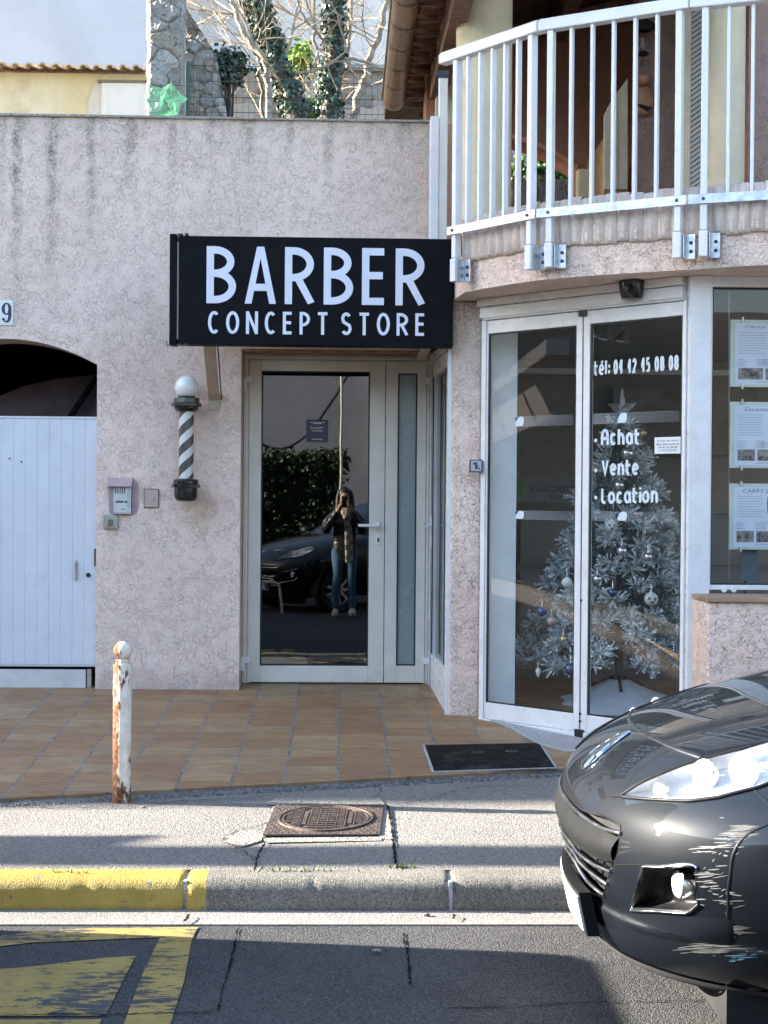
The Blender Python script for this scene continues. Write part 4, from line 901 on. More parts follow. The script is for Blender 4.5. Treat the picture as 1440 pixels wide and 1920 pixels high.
mb = MB(); a, b = P(968, 1285, 10.9), P(1330, 900, 10.9); mb.box(a.x, 10.9, .272, b.x+.6, IY-.001, 1.42)
cpb = mb.build('cupboard', simple('grey_cupboard', (.20, .195, .185), .5, var=.05), ag)
mb = MB()
for i in range(7):
    x = a.x+.02+i*.42
    for z, h in ((.32, .30), (.66, .34), (1.05, .34)): mb.box(x, 10.885, z, x+.40, 10.8995, z+h)
mb.build('drawer_front', simple('grey_drawer', (.235, .23, .22), .45, var=.06), cpb)
mb = MB(); yb = 10.88; a, b = P(972, 941, yb), P(1082, 905, yb); mb.box(a.x-.03, yb, a.z, b.x+.1, yb+.01, b.z+.02); brd = mb.build('notice_board', simple('grey_board', (.23, .23, .22), .7, var=.03), ag)
mb = MB(); 
font_text(mb, 'COMMERCIAUX', (b.x+.12, yb-.001, (a.z+b.z)/2), (-(b.x-a.x)*1.1, 0, 0), (0, 0, .05), (0, -1, 0), .0005); font_text(mb, 'AUTRE AGENCE', (b.x+.10, yb-.001, a.z+.02), (-.30, 0, 0), (0, 0, .028), (0, -1, 0), .0005)
mb.build('lettering', simple('grey_board_letters', (.07, .07, .07), .7, var=.02), brd)
mb = MB(); a, b = P(966, 930, yb-.02), P(980, 902, yb-.02); mb.box(a.x, yb-.02, a.z, b.x, yb-.011, b.z); mb.build('green_label', simple('green_label', (.06, .30, .06), .6, var=.05), brd)
mb = MB(); a, b = P(1150, 780, 11.5), P(1420, 728, 11.5); mb.box(a.x, 11.5, a.z, b.x, 11.58, b.z); mb.box(a.x+.05, 11.495, a.z-.30, b.x, 11.58, a.z-.001); pb_ = mb.build('picture_board', simple('dim_board', (.2, .185, .16), .6, var=.25, vscale=5), ag)
mb = MB(); a, b = P(1105, 640, 11.3), P(1290, 640, 11.3); mb.box(.75, 11.2, P(1000, 700, 11.2).z, 4.5, 11.25, P(1000, 690, 11.2).z); mb.build('curtain_rail', M['white_paint'], ag)
# spot lamps on the ceiling inside (unlit)
for px, py in ((1117, 622), (1136, 628), (1168, 632)):
    q = P(px, py, 9.3); ls = thing('spot_lamp', list(q), 'small unlit ceiling spot lamp inside the agency above the telephone lettering', 'lamp', 'ceiling spots inside the agency')
    mb = MB(); mb.tube([(q.x, q.y, SB-.04), (q.x, q.y, q.z+.05)], .008, 8); mb.build('stem', M['steel'], ls)
    mb = MB(); mb.lathe([(.018, .05), (.022, .03), (.050, -.02), (.052, -.03)][::-1], q, 20, (.25, 0, 1), caps=False); mb.build('shade', M['steel'], ls, smooth=40)
# --- sheets hanging in the window
M['sheet'] = simple('printed_sheet', (.60, .66, .76), .55, var=.03); M['sleeve'] = simple('pale_sleeve', (.56, .62, .54), .4, var=.08)
M['pic_a'] = simple('printed_photo_house', (.17, .19, .20), .5, var=.95, vscale=26); M['pic_b'] = simple('printed_photo_room', (.16, .14, .13), .5, var=.95, vscale=30); M['pic_sky'] = simple('printed_photo_sky', (.16, .26, .42), .5, var=.2, vscale=14)
M['label_o'] = simple('energy_label', (.46, .24, .10), .5, var=.3); M['title'] = simple('title_ink', (.16, .20, .34), .6, var=.05)
YSh = YWn+.09
for k, (x0, y0, x1, y1, ttl, lab) in enumerate(((1369, 600, 1455, 725, 'Carry le Rouet', 'property sheet with a blue sky photo, topmost of the three hung in the shop window'), (1368, 754, 1455, 877, 'Sausset les Pins', 'property sheet with three small room photos, middle of the three hung in the shop window'), (1366, 907, 1455, 1030, 'CARRY LE ROUET', 'property sheet with capital letter heading, lowest of the three hung in the shop window'))):
    a, b = P(x0, y1, YSh), P(x1, y0, YSh); wd = b.z-a.z; wd = wd*1.32
    pl = thing('property_sheet', (a.x, YSh, a.z), lab, 'property sheet', 'property sheets in the shop window')
    B = lambda mb, u0, v0, u1, v1, d: mb.box(a.x+wd*u0, YSh-d-.0006, a.z+(b.z-a.z)*v0, a.x+wd*u1, YSh-d, a.z+(b.z-a.z)*v1)
    mb = MB(); B(mb, 0, 0, 1, 1, -.003); mb.build('sleeve', M['sleeve'], pl)
    mb = MB(); B(mb, .05, .03, .97, .95, 0); st = mb.build('sheet', M['sheet'], pl)
    mb = MB(); font_text(mb, ttl, a+Vector((wd*.16, -.001, (b.z-a.z)*.86)), (wd*.62, 0, 0), (0, 0, (b.z-a.z)*.06), (0, -1, 0), .0004, .25 if k < 2 else .2, .005); mb.build('heading', M['title'], st)
    mb = MB()
    for r in range(9): B(mb, .09, .80-.038*r, .09+random.uniform(.26, .34), .808-.038*r, .001)
    for r in range(4):
        for c in (.08, .30, .36, .52): B(mb, c, .40-.03*r, c+random.uniform(.05, .12), .41-.03*r, .001)
    B(mb, .3, .07, .8, .08, .001); mb.build('text_lines', simple('grey_print', (.36, .39, .46), .6, var=0) if k == 0 else bpy.data.materials['grey_print'], st)
    mb = MB(); B(mb, .44, .55, .82, .80, .001); mb.build('photo', M['pic_a'], st)
    mb = MB(); B(mb, .50+.03*k, .58, .70, .68-.02*k, .0019); mb.build('photo_house', M['sleeve'], st); mb = MB(); B(mb, .48+.03*k, .6805-.02*k, .72, .71-.02*k, .0024); mb.build('photo_roof', M['label_o'], st)
    if k == 0: mb = MB(); B(mb, .44, .70, .82, .80, .0018); mb.build('photo_sky', M['pic_sky'], st)
    for c in range(3):
        w = .28 if k == 0 else .2; mb = MB(); B(mb, .09+c*(w+.03), .11, .09+c*(w+.03)+w, .28, .001); mb.build('photo', M['pic_b'], st)
    mb = MB(); q = a+Vector((wd*.60, -.0016, (b.z-a.z)*.36)); mb.add([q, q+Vector((.035, 0, 0)), q+Vector((.004, 0, .05))], [(0, 1, 2)]); mb.build('energy_label', M['label_o'], st)
    mb = MB(); 
    for z in (b.z, a.z): mb.lathe([(.006, -.012), (.006, .012)], (a.x+wd*.135, YSh-.006, z), 8)
    mb.build('clip', M['galv'], pl)
a, b = P(1389, 1089, YSh+.05), P(1420, 1031, YSh+.05)
cd = tag(MB().box(a.x, YSh+.05, a.z, b.x, YSh+.054, b.z).build('card', simple('slate_blue_card', (.085, .11, .13), .6, var=.2)), 'small slate blue card standing below the lowest property sheet', 'card')
mb = MB(); mb.tube([P(1367, 545, YSh), P(1367, 1090, YSh)], .0012, 6); tag(mb.build('hanging_wire', M['steel']), 'thin steel wire holding the property sheets in the shop window', 'wire')
# --- opening switch on the jamb, motion sensor on the header
q = P(892, 874, 8.40); es = thing('door_switch', list(q), 'small square grey push switch with a hand symbol beside the sliding door', 'switch')
mb = MB(); s = .036; mb.box(q.x-s, q.y-.03, q.z-s, q.x+s, q.y+.012, q.z+s); mb.build('case', M['ink'], es, bevel=.006)
mb = MB(); s2 = .030; mb.box(q.x-s2, q.y-.034, q.z-s2, q.x+s2, q.y-.0302, q.z+s2); fpl = mb.build('face', simple('grey_switch_face', (.45, .48, .50), .4, var=.04), es, bevel=.004)
mb = MB(); yy = q.y-.0355
mb.prism([(q.x-.006, yy, q.z-.018), (q.x+.007, yy, q.z-.018), (q.x+.008, yy, q.z+.008), (q.x-.007, yy, q.z+.008)], (0, .0014, 0)); mb.prism([(q.x-.020, yy, q.z+.0085), (q.x-.014, yy, q.z+.020), (q.x+.004, yy, q.z+.021), (q.x+.006, yy, q.z+.0085)], (0, .0014, 0)); mb.box(q.x+.012, yy, q.z-.018, q.x+.020, yy+.0014, q.z-.010)
mb.build('symbol', M['ink'], fpl)
q = PP(1186, 540, L0+N45*.05, N45); ms = thing('motion_sensor', list(q), 'black domed motion sensor above the sliding door', 'sensor')
mb = MB(); c = q+N45*.03
mb.grid(lambda u, v: c+D45*(.070*math.cos(math.pi*(u))*(1-.18*v**2))+N45*(.075*math.sin(math.pi*u)*(1-.35*v*v)-.03)+Vector((0, 0, .035-.105*v+.012*v*v)), 20, 8)
mb.poly([c+D45*(.070*math.cos(math.pi*i/20)*.82)+N45*(.075*math.sin(math.pi*i/20)*.65-.03)+Vector((0, 0, -.058)) for i in range(21)]); mb.build('dome', M['gloss_black'], ms, smooth=50)
mb = MB(); o = q-D45*.07+N45*-.003; mb.obox(up(o, q.z+.036), D45*.14, N45*.075, (0, 0, .006)); mb.build('mounting_plate', M['galv'], ms)
# ================================================================ BALCONY
RP = [Vector((.585, 8.07, 0)), Vector((.985, 7.56, 0)), Vector((1.665, 7.17, 0)), Vector((2.30, 6.93, 0)), Vector((4.6, 6.55, 0))]
def smooth_path(pts, n=10):
    out = []
    for i in range(len(pts)-1):
        p0, p1, p2, p3 = pts[max(i-1, 0)], pts[i], pts[i+1], pts[min(i+2, len(pts)-1)]
        for k in range(n):
            t = k/n; out.append(.5*((2*p1)+(p2-p0)*t+(2*p0-5*p1+4*p2-p3)*t*t+(3*p1-p0-3*p2+p3)*t**3))
    return out+[pts[-1]]
def offs(pts, d):   # towards the building
    o = []
    for i, p in enumerate(pts):
        t = (pts[min(i+1, len(pts)-1)]-pts[max(i-1, 0)]).normalized(); o.append(p+Vector((-t.y, t.x, 0))*d)
    return o
SP = offs(smooth_path(RP, 12), .085)
zc0, zc1, zc2 = SB, 2.845, 3.055
mb = MB(); n = len(SP); back = [(4.6, 12.0), (.60, 12.0), (.60, 8.60)]
bot = [Vector((p.x, p.y, zc0)) for p in SP]+[Vector((x, y, zc0)) for x, y in back]
vs = []
for p in SP: vs += [up(p, zc0), up(p, zc0+.06), up(p, zc0+.12), up(p, zc1+.02)]
mb.add(vs, [(i*4+j, (i+1)*4+j, (i+1)*4+j+1, i*4+j+1) for i in range(n-1) for j in range(3)])
mb.poly(bot[::-1]); mb.poly([Vector((b.x, b.y, zc1+.02)) for b in bot])
a = SP[0]; mb.quad(up(a, zc0), up(a, zc1+.02), Vector((.60, 8.60, zc1+.02)), Vector((.60, 8.60, zc0)))
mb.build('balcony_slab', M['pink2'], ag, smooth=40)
# rolled tiles standing on edge along the slab
dn = smooth_path(RP, 90); L_ = [0]
for i in range(1, len(dn)): L_.append(L_[-1]+(dn[i]-dn[i-1]).length)
def at(s):
    i = min(max(np.searchsorted(L_, s)-1, 0), len(dn)-2); t = (s-L_[i])/(L_[i+1]-L_[i]); p = dn[i].lerp(dn[i+1], t); d = (dn[i+1]-dn[i]).normalized(); return p, d, Vector((-d.y, d.x, 0))
M['rolled'] = simple('pale_pink_ribbed_edge', (.74, .63, .565), .85, var=.10, vscale=7, bump=.008, bscale=45, dirt=((.52, .42, .37), .6))
s = .0; mb = MB(); k = 0
while s < L_[-1]-.1:
    w = random.uniform(.058, .074); n_ = 8; z0, z1 = zc1-.02+random.uniform(-.006, .006), zc2+random.uniform(-.008, .008); vs = []
    for i in range(n_+1):
        a = i/n_; p, d, nn = at(s+w*a); bul = .019*math.sin(math.pi*a)**.7
        for z, o in ((z0-.012, .075), (z0, .070-bul), (z0+(z1-z0)*.5, .066-bul), (z1-.012, .064-bul), (z1, .085-bul*.6), (z1, .26)):
            q = p+nn*o; vs.append((q.x, q.y, z))
    mb.add(vs, [(i*6+j, (i+1)*6+j, (i+1)*6+j+1, i*6+j+1) for i in range(n_) for j in range(5)]); s += w
mb.build('ribbed_edge', M['rolled'], ag, smooth=60)
mb = MB(); mb.poly([(p.x, p.y, 3.03) for p in offs(smooth_path(RP, 12), .25)]+[(4.6, 12, 3.03), (.60, 12, 3.03), (.60, 8.6, 3.03)]); mb.build('balcony_floor', simple('balcony_floor_tiles', (.30, .19, .13), .7, var=.2), ag)
# --- railing
rl = thing('balcony_railing', list(up(RP[1], 2.7)), 'white aluminium balcony railing with slim upright bars', 'railing')
M['rail'] = simple('white_rail_coating', (.78, .79, .82), .35, var=.04)
seg = [(RP[i], RP[i+1]) for i in range(len(RP)-1)]
def bar(mb, p, q, w, h0, h1, back=0.):
    d = (q-p).normalized(); nn = Vector((-d.y, d.x, 0)); mb.obox(up(p-nn*w/2+nn*back, h0), q-p, nn*w, (0, 0, h1-h0))
ZT0, ZT1, ZB0, ZB1 = 3.905, 3.958, 2.955, 3.000
mb = MB()
for i, (p, q) in enumerate(seg):
    d = (q-p).normalized(); e = d*.10 if i == 0 else Vector((0, 0, 0)); bar(mb, p-e, q-d*.001, .062, ZT0, ZT1); bar(mb, p-e, q-d*.001, .040, ZT1+.0005, ZT1+.012)
hr = mb.build('handrail', M['rail'], rl, bevel=.006)
mb = MB()
for i, (p, q) in enumerate(seg):
    d = (q-p).normalized(); bar(mb, p-(d*.02 if i == 0 else d*0), q-d*.001, .008, ZB0, ZB1, -.026)
br_ = mb.build('bottom_rail', M['galv'], rl)
d0 = (RP[1]-RP[0]).normalized(); d1 = (RP[2]-RP[1]).normalized(); d2 = (RP[3]-RP[2]).normalized(); d3 = (RP[4]-RP[3]).normalized()
posts = [(RP[0]+d0*.022, d0, 2.70), (RP[1]-d0*.055, d0, 2.70), (RP[1]+d1*.062, d1, 2.70), (RP[2]-d1*.050, d1, 2.70), (RP[2]+d2*.075, d2, 2.70), (RP[3]+d3*.3, d3, 2.70), (RP[3]+d3*1.3, d3, 2.70)]
for c, d, z in posts:
    nn = Vector((-d.y, d.x, 0)); mb = MB(); o = c-d*.016-nn*.020; mb.obox(up(o, z+.13), d*.032, nn*.045, (0, 0, ZT0-.0005-z-.13)); mb.obox(up(c-d*.012-nn*.014, z+.02), d*.024, nn*.03, (0, 0, .1095)); po = mb.build('post', M['rail'], rl, bevel=.003)
    mb = MB(); o = c-d*.021-nn*.026; mb.obox(up(o, z), d*.042, nn*.062, (0, 0, .125)); mb.build('shoe', M['rail'], po, bevel=.004)
    mb = MB(); o = c+d*.028+nn*.036; mb.obox(up(o, z), d*.046, nn*.008, (0, 0, .120)); mb.obox(up(c+d*.026-nn*.005, z+.002), d*.0045, nn*.04, (0, 0, .116)); bp_ = mb.build('bracket', M['galv'], po)
    mb = MB()
    for zz_ in (.035, .078): mb.lathe([(.010, 0), (.009, .006)], c+d*.054+nn*.0355+Vector((0, 0, z+zz_)), 6, -nn)
    mb.lathe([(.008, 0), (.007, .006)], c-nn*.0305+Vector((0, 0, (ZB0+ZB1)/2)), 10, -nn); mb.build('bolt', M['ink'], po)
def balusters(a, b, n, d, skip=0):
    for i in range(n):
        c = a.lerp(b, (i+1)/(n+1)); nn = Vector((-d.y, d.x, 0)); mb = MB(); mb.obox(up(c-d*.008-nn*.018, ZB0+.002), d*.016, nn*.032, (0, 0, ZT0-ZB0-.0025)); mb.build('baluster', M['rail'], rl, bevel=.002)
balusters(posts[0][0], posts[1][0], 5, d0); balusters(posts[2][0], posts[3][0], 5, d1); balusters(posts[4][0], posts[5][0], 7, d2)
balusters(posts[5][0], posts[6][0], 8, d3)
# --- columns, back walls, shutter and boards on the balcony
def column(name, px, Y, r, z0, z1, mat, **k):
    c = P(px, 300, Y); mb = MB(); mb.lathe([(r*1.02, 0), (r, .02), (r, z1-z0)], (c.x, Y, z0), 48, caps=False); return mb.build(name, mat, ag, smooth=40)
column('balcony_column', 906, 8.75, .166, 3.03, 5.6, M['cream_wall']); column('balcony_column', 1362, 8.2, .098, 3.03, 5.6, M['cream_wall'])
mb = MB(); yb = 10.3
ax, bx_ = P(930, 300, yb).x, P(1083, 300, yb).x; ztop = P(1000, 255, yb).z
apx = [(ax+(bx_-ax)*i/16, P(955+(1083-955)*i/16, 255+62*((i/16)**1.8), yb).z) for i in range(17)]
mb.prism([(x, yb, z) for x, z in [(.55, 3.03), (.55, 5.6), (3.2, 5.6), (3.2, 3.03), (bx_, 3.03)]+apx[::-1]+[(ax, 3.03)]], (0, .25, 0)); mb.build('balcony_back_wall', M['brown_wall'], ag)
mb = MB()
for i in range(16):
    (x, z), (x2, z2) = apx[i], apx[i+1]; mb.prism([(x, yb-.012, z-.012), (x2, yb-.012, z2-.012), (x2, yb-.012, z2+.022), (x, yb-.012, z+.022)], (0, .30, 0))
mb.build('arch_trim', simple('orange_render_trim', (.58, .27, .17), .85, var=.12), ag)
mb = MB(); mb.box(bx_-.012, yb-.1, 3.03, P(1112, 300, yb).x, yb-.001, P(1083, 322, yb).z); mb.build('low_pier', M['cream_wall'], ag, bevel=.01)
mb = MB(); x0 = P(1118, 300, 9.9).x; mb.box(x0, 9.6, 3.03, x0+.16, yb-.002, P(1100, 255, 9.6).z); mb.build('chimney_breast', simple('ochre_render', (.42, .27, .15), .85, var=.15), ag, bevel=.01)
mb = MB(); yq = 9.2; a, b = P(1196, 300, yq), P(1290, 300, yq); mb.box(a.x, yq, 3.03, 4.6, yq+.2, 5.6); mb.build('balcony_side_wall', M['mauve_wall'], ag)
mb = MB(); yq2 = 9.1; pts = [P(1158, 355, yq2), P(1177, 355, yq2), P(1177, 146, yq2), P(1158, 172, yq2)]; mb.prism(pts, (0, .05, 0)); pts = [P(1133, 355, yq2-.02), P(1158, 355, yq2-.02), P(1158, 172, yq2-.02), P(1146, 190, yq2-.02), P(1133, 215, yq2-.02)]; mb.prism(pts, (0, .03, 0))
tag(mb.build('leaning_board', simple('cream_board', (.50, .43, .31), .7, var=.1), bevel=.003), 'tall cream board leaning on the balcony behind the railing', 'board')
sh2 = thing('louvred_shutter', list(P(1312, 380, 8.5)), 'grey white shutter with slanting slats open on the balcony', 'shutter')
ysh = 8.55; x0, x1 = P(1294, 300, ysh).x, P(1330, 300, ysh).x; zt3 = 5.2
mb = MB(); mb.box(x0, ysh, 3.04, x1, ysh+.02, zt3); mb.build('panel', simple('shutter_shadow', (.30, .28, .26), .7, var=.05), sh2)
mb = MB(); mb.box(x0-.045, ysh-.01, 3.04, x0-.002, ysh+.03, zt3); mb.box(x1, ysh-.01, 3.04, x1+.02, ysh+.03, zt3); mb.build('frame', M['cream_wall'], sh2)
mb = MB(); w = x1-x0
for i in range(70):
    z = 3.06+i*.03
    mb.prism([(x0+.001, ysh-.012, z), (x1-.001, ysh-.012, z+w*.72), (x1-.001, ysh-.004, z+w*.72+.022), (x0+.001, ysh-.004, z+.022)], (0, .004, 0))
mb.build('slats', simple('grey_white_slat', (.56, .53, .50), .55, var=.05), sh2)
mb = MB(); mb.box(P(1402, 300, 8.3).x, 8.3, 3.03, 4.6, 8.6, 5.6); mb.build('balcony_front_wall', M['mauve_wall'], ag)
wl = thing('wall_lantern', list(P(1208, 60, 9.1)), 'dark wall lantern high on the balcony wall', 'lantern')
q = P(1206, 58, 9.08); mb = MB(); mb.lathe([(.05, 0), (.055, .05), (.03, .07)], q, 12); mb.tube([q+Vector((0, 0, .05)), q+Vector((.06, .05, .06)), q+Vector((.10, .115, .06))], .018, 8); mb.build('cap', M['black_matte'], wl)
mb = MB(); mb.lathe([(.032, 0), (.045, -.05), (.042, -.12), (.03, -.13)], q, 12); mb.build('lamp_glass', M['clear'], wl); mb = MB(); mb.lathe([(.03, -.131), (.04, -.14), (.03, -.15)], q, 12); mb.build('lamp_foot', M['black_matte'], wl)
q = P(1206, 188, 9.15); wo = thing('wall_ornament', list(q), 'terracotta coloured bird shaped ornament hung on the balcony wall', 'ornament')
M['orn'] = simple('terracotta_ornament', (.45, .24, .15), .7, var=.25)
mb = MB(); mb.sphere(q, .075, 18, .95, .5, 1.25); mb.sphere(q+Vector((.0, -.02, .125)), .042, 16); mb.build('body', M['orn'], wo, smooth=60); mb = MB(); mb.lathe([(.014, 0), (.003, .04)], q+Vector((-.035, -.02, .125)), 10, (-1, 0, -.3)); mb.build('beak', M['black_matte'], wo)
mb = MB(); mb.prism([q+Vector((-.05, -.04, -.03)), q+Vector((-.03, -.045, -.05)), q+Vector((.02, -.045, -.075)), q+Vector((.05, -.04, -.055)), q+Vector((.01, -.045, -.045))], (0, .02, 0)); mb.build('dark_marks', M['black_matte'], wo)
# balcony ceiling with beams, roof slope
mb = MB(); mb.prism([(.30, 7.3, 4.55), (.30, 12.2, 4.55), (4.6, 12.2, 5.75), (4.6, 7.3, 5.75)], (0, 0, .10)); mb.build('roof_deck', simple('dark_roof_boards', (.07, .042, .03), .8, var=.3, vscale=9), ag)
for i in range(7):
    x = .95+.5*i; z = 4.55+(x-.30)*1.2/4.3; mb = MB(); mb.box(x-.05, 7.35, z-.16, x+.05, 12.0, z-.012); mb.build('rafter', M['wood'], ag)
for i in range(5):
    y = 8.1+.8*i; mb = MB(); mb.prism([(.55, y, 4.42), (4.6, y, 5.55), (4.6, y, 5.60), (.55, y, 4.47)], (0, .04, 0)); mb.build('purlin', M['wood'], ag)
# eave: brown gutter along the roof edge, tile undersides, fascia beam
M['gutter_brown'] = simple('brown_coated_gutter', (.26, .155, .092), .42, var=.03, coat=.25)
GX, GZ = .345, 4.40
mb = MB(); r = .083; prof_ = [(r*math.cos(a), r*math.sin(a)) for a in [math.pi*(1+i/16) for i in range(17)]]
ya, ybk = 7.2, 11.0; vs = []
for y in (ya, ybk): vs += [(GX+a, y, GZ+.083+b) for a, b in prof_]
mb.add(vs, [(i, i+1, 17+i+1, 17+i) for i in range(16)]); mb.poly([(GX+a, ybk-.001, GZ+.083+b) for a, b in prof_])
mb.box(GX-r-.010, ya, GZ+.072, GX-r+.004, ybk, GZ+.090); gu = mb.build('gutter', M['gutter_brown'], ag, smooth=50)
for k in range(9):
    mb = MB(); y = 7.35+k*.44; rr = r+.006
    pr = [(rr*math.cos(a), rr*math.sin(a)) for a in [math.pi*(1+i/16) for i in range(17)]]; vs = []
    for yy in (y, y+.022): vs += [(GX+a, yy, GZ+.083+b) for a, b in pr]
    mb.add(vs, [(i, i+1, 17+i+1, 17+i) for i in range(16)]); mb.build('gutter_clip', M['gutter_brown'], gu, smooth=50)
M['tile'] = simple('terracotta_roof_tile', (.30, .135, .075), .8, var=.35, vscale=8, bump=.004)
for k in range(13):
    y = 7.45+k*.285; mb = MB()
    mb.grid(lambda u, v: Vector((GX+.10+.30*u, y+.23*v, 4.50+.06*u-.05*math.cos(math.pi*(v-.5))+.05-.02*v)), 3, 10)
    mb.grid(lambda u, v: Vector((GX+.10+.30*u, y+.23*v, 4.515+.06*u-.05*math.cos(math.pi*(v-.5))+.05-.02*v)), 3, 10)
    mb.build('roof_tile', M['tile'], ag, smooth=60)
    mb = MB(); mb.box(GX+.06, y+.235, 4.46, GX+.38, y+.262, 4.50); mb.build('tile_batten', M['wood'], ag)
mb = MB(); mb.obox((.60, 7.2, 4.30), (.11, 0, 0), (-.03, 3.9, 0), (0, 0, .20)); mb.build('fascia_beam', M['wood'], ag, bevel=.006)
mb = MB(); a = P(818, 95, 10.2); mb.box(a.x, 10.2, 3.6, P(851, 95, 10.2).x, 10.5, 5.0); mb.build('cream_pier', M['cream_wall'], ag)
mb = MB(); yv = 8.90; a, b, c = P(806, 300, yv).x, P(822, 300, yv).x, P(838, 300, yv).x
mb.box(a, yv-.06, 2.5, b-.001, yv+.06, P(812, 222, yv).z); mb.box(b, yv-.045, 2.5, c, yv+.06, P(830, 140, yv).z); mb.build('white_profile', M['rail'], ag, bevel=.004)
mb = MB(); mb.box(P(839, 300, 9.1).x, 9.1, 2.4, P(870, 300, 9.1).x+.2, 9.2, P(845, 233, 9.1).z); mb.build('flank_wall', simple('peach_render', (.58, .40, .30), .9, var=.1, bump=.008), ag)
mb = MB(); q = P(826, 138, 8.6); mb.box(q.x-.03, q.y-.02, q.z-.012, q.x+.05, q.y+.05, q.z+.012); mb.build('rail_anchor', M['ink'], rl)
# ================================================================ CHRISTMAS TREE in the doorway
tc = P(1160, 1296, 9.0); TX, TY, TZ0 = tc.x, 9.0, .355
xt = thing('christmas_tree', (TX, TY, TZ0), 'snow flocked artificial Christmas tree behind the sliding door', 'christmas tree')
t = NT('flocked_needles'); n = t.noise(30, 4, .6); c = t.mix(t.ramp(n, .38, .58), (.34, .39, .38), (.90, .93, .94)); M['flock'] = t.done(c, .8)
mb = MB(); mb.tube([(TX, TY, TZ0+.02), (TX, TY, 1.94)], [.028, .010], 8); mb.build('trunk', simple('grey_brown_trunk', (.12, .10, .085), .8, var=.3), xt)
mb = MB(); inn = MB(); frame_rng = np.random.default_rng(5)
def tuft(mb, c, d, n, l0, l1, w, spread):
    for q in range(n):
        u = Vector(frame_rng.normal(0, 1, 3)).normalized(); dr = (d+u*spread+Vector((0, 0, .12))).normalized(); l = frame_rng.uniform(l0, l1)
        sd_ = dr.cross(Vector(frame_rng.normal(0, 1, 3))).normalized()*w; o = c-d*frame_rng.uniform(0, .05); e = o+dr*l
        mb.add([o-sd_*.6, o+sd_*.6, e+sd_*.9, e-sd_*.9], [(0, 1, 2, 3)])
top = 1.96
for lay in range(17):
    f = lay/16; z = TZ0+.22+(top-TZ0-.28)*f; rad = .54*(1-f)**.85+.05; nb = int(13*(1-f)+4)
    for b in range(nb):
        a = 2*math.pi*(b+.5*(lay % 2))/nb+frame_rng.normal(0, .15); rr = rad*frame_rng.uniform(.74, 1.1)
        d = Vector((math.cos(a), math.sin(a), .05)); o = Vector((TX, TY, z)); tip = o+d*rr+Vector((0, 0, .07-.12*(1-f)+frame_rng.normal(0, .02)))
        tuft(mb, tip, d, 34, .055, .095, .0062, .85)
        if rr > .25:
            for s_ in (-1, 1): a2 = a+s_*.75; d2_ = Vector((math.cos(a2), math.sin(a2), .1)); tuft(mb, o.lerp(tip, .80)+d2_*.05, d2_, 24, .05, .085, .0062, .8)
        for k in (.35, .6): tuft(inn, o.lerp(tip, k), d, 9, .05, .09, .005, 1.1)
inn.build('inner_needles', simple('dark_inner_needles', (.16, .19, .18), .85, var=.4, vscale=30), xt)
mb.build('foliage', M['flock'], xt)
mb = MB()
for k in range(3):
    a = 2.1*k+.4; mb.tube([(TX, TY, TZ0+.10), (TX+.18*math.cos(a), TY+.18*math.sin(a), TZ0+.02)], .01, 6)
mb.build('stand', M['black_matte'], xt)
mb = MB(); f = lambda u, v: Vector((TX+(.06+.56*v)*math.cos(2*math.pi*u), TY+(.06+.46*v)*math.sin(2*math.pi*u), .276+.15*(1-v)**2.2+.010*math.sin(2*math.pi*u*9)*v*(1-v)*2)); mb.grid(f, 60, 10)
tag(mb.build('tree_skirt', simple('white_felt', (.66, .70, .76), .9, var=.06), smooth=60), 'white felt cloth spread round the foot of the Christmas tree', 'tree skirt')
q = P(1166, 770, TY-.05); mb = MB(); pts = []
for i in range(10):
    a = math.pi/2+math.pi*i/5; r_ = .155 if i % 2 == 0 else .055; pts.append(q+Vector((r_*math.cos(a)*.55, r_*math.cos(a)*-.5, r_*math.sin(a))))
nf = Vector((-.5, -.55, 0)).normalized()
for s_ in (1, -1): mb.add(pts+[q+nf*.035*s_], [((i, (i+1) % 10, 10) if s_ > 0 else ((i+1) % 10, i, 10)) for i in range(10)])
tag(mb.build('star_topper', simple('silver_star', (.60, .62, .64), .3, .6, var=.05)), 'silver five pointed star on top of the Christmas tree', 'star')
M['b_silver'] = simple('silver_bauble', (.70, .72, .74), .16, .85, var=.05); M['b_white'] = simple('white_bauble', (.72, .72, .69), .3, var=.04); M['b_blue'] = simple('blue_bauble', (.05, .09, .20), .15, .3, var=.1, coat=.6); M['b_rose'] = simple('rose_bauble', (.50, .36, .31), .35, .2, var=.1)
M['b_gold'] = simple('gold_ornament', (.62, .50, .30), .3, .6, var=.1)
def bauble(px, py, r, mat, lab, Y=None, drop=False, spots=False):
    q = P(px, py, Y or TY-.40); o = thing('bauble', list(q), lab, 'bauble', 'ornaments on the Christmas tree'); mb = MB()
    if drop: mb.lathe([(.0, -r*2.1), (r*.5, -r*1.2), (r*.9, 0), (r*.8, r*.6), (r*.3, r*1.1)], q, 16, caps=False)
    else: mb.sphere(q, r, 24)
    bd = mb.build('ball', M[mat], o, smooth=60)
    mb = MB(); mb.lathe([(r*.22, r*.97), (r*.22, r*1.22)], q, 10); mb.tube([q+Vector((0, 0, r*1.2)), q+Vector((0, .01, r*1.2+.035))], .0015, 5); mb.build('cap', M['b_silver'], o)
    if spots:
        mb = MB()
        for ex, ez in ((-.45, .12), (.38, .05), (0, -.45)):
            for k in range(4):
                a = k*math.pi/2+.6; v = Vector((ex+.16*math.cos(a), -.87, ez+.16*math.sin(a))).normalized(); mb.lathe([(r*.11, r*.99), (r*.10, r*1.012)], q, 8, v)
        mb.build('flower_print', M['ink'], bd)
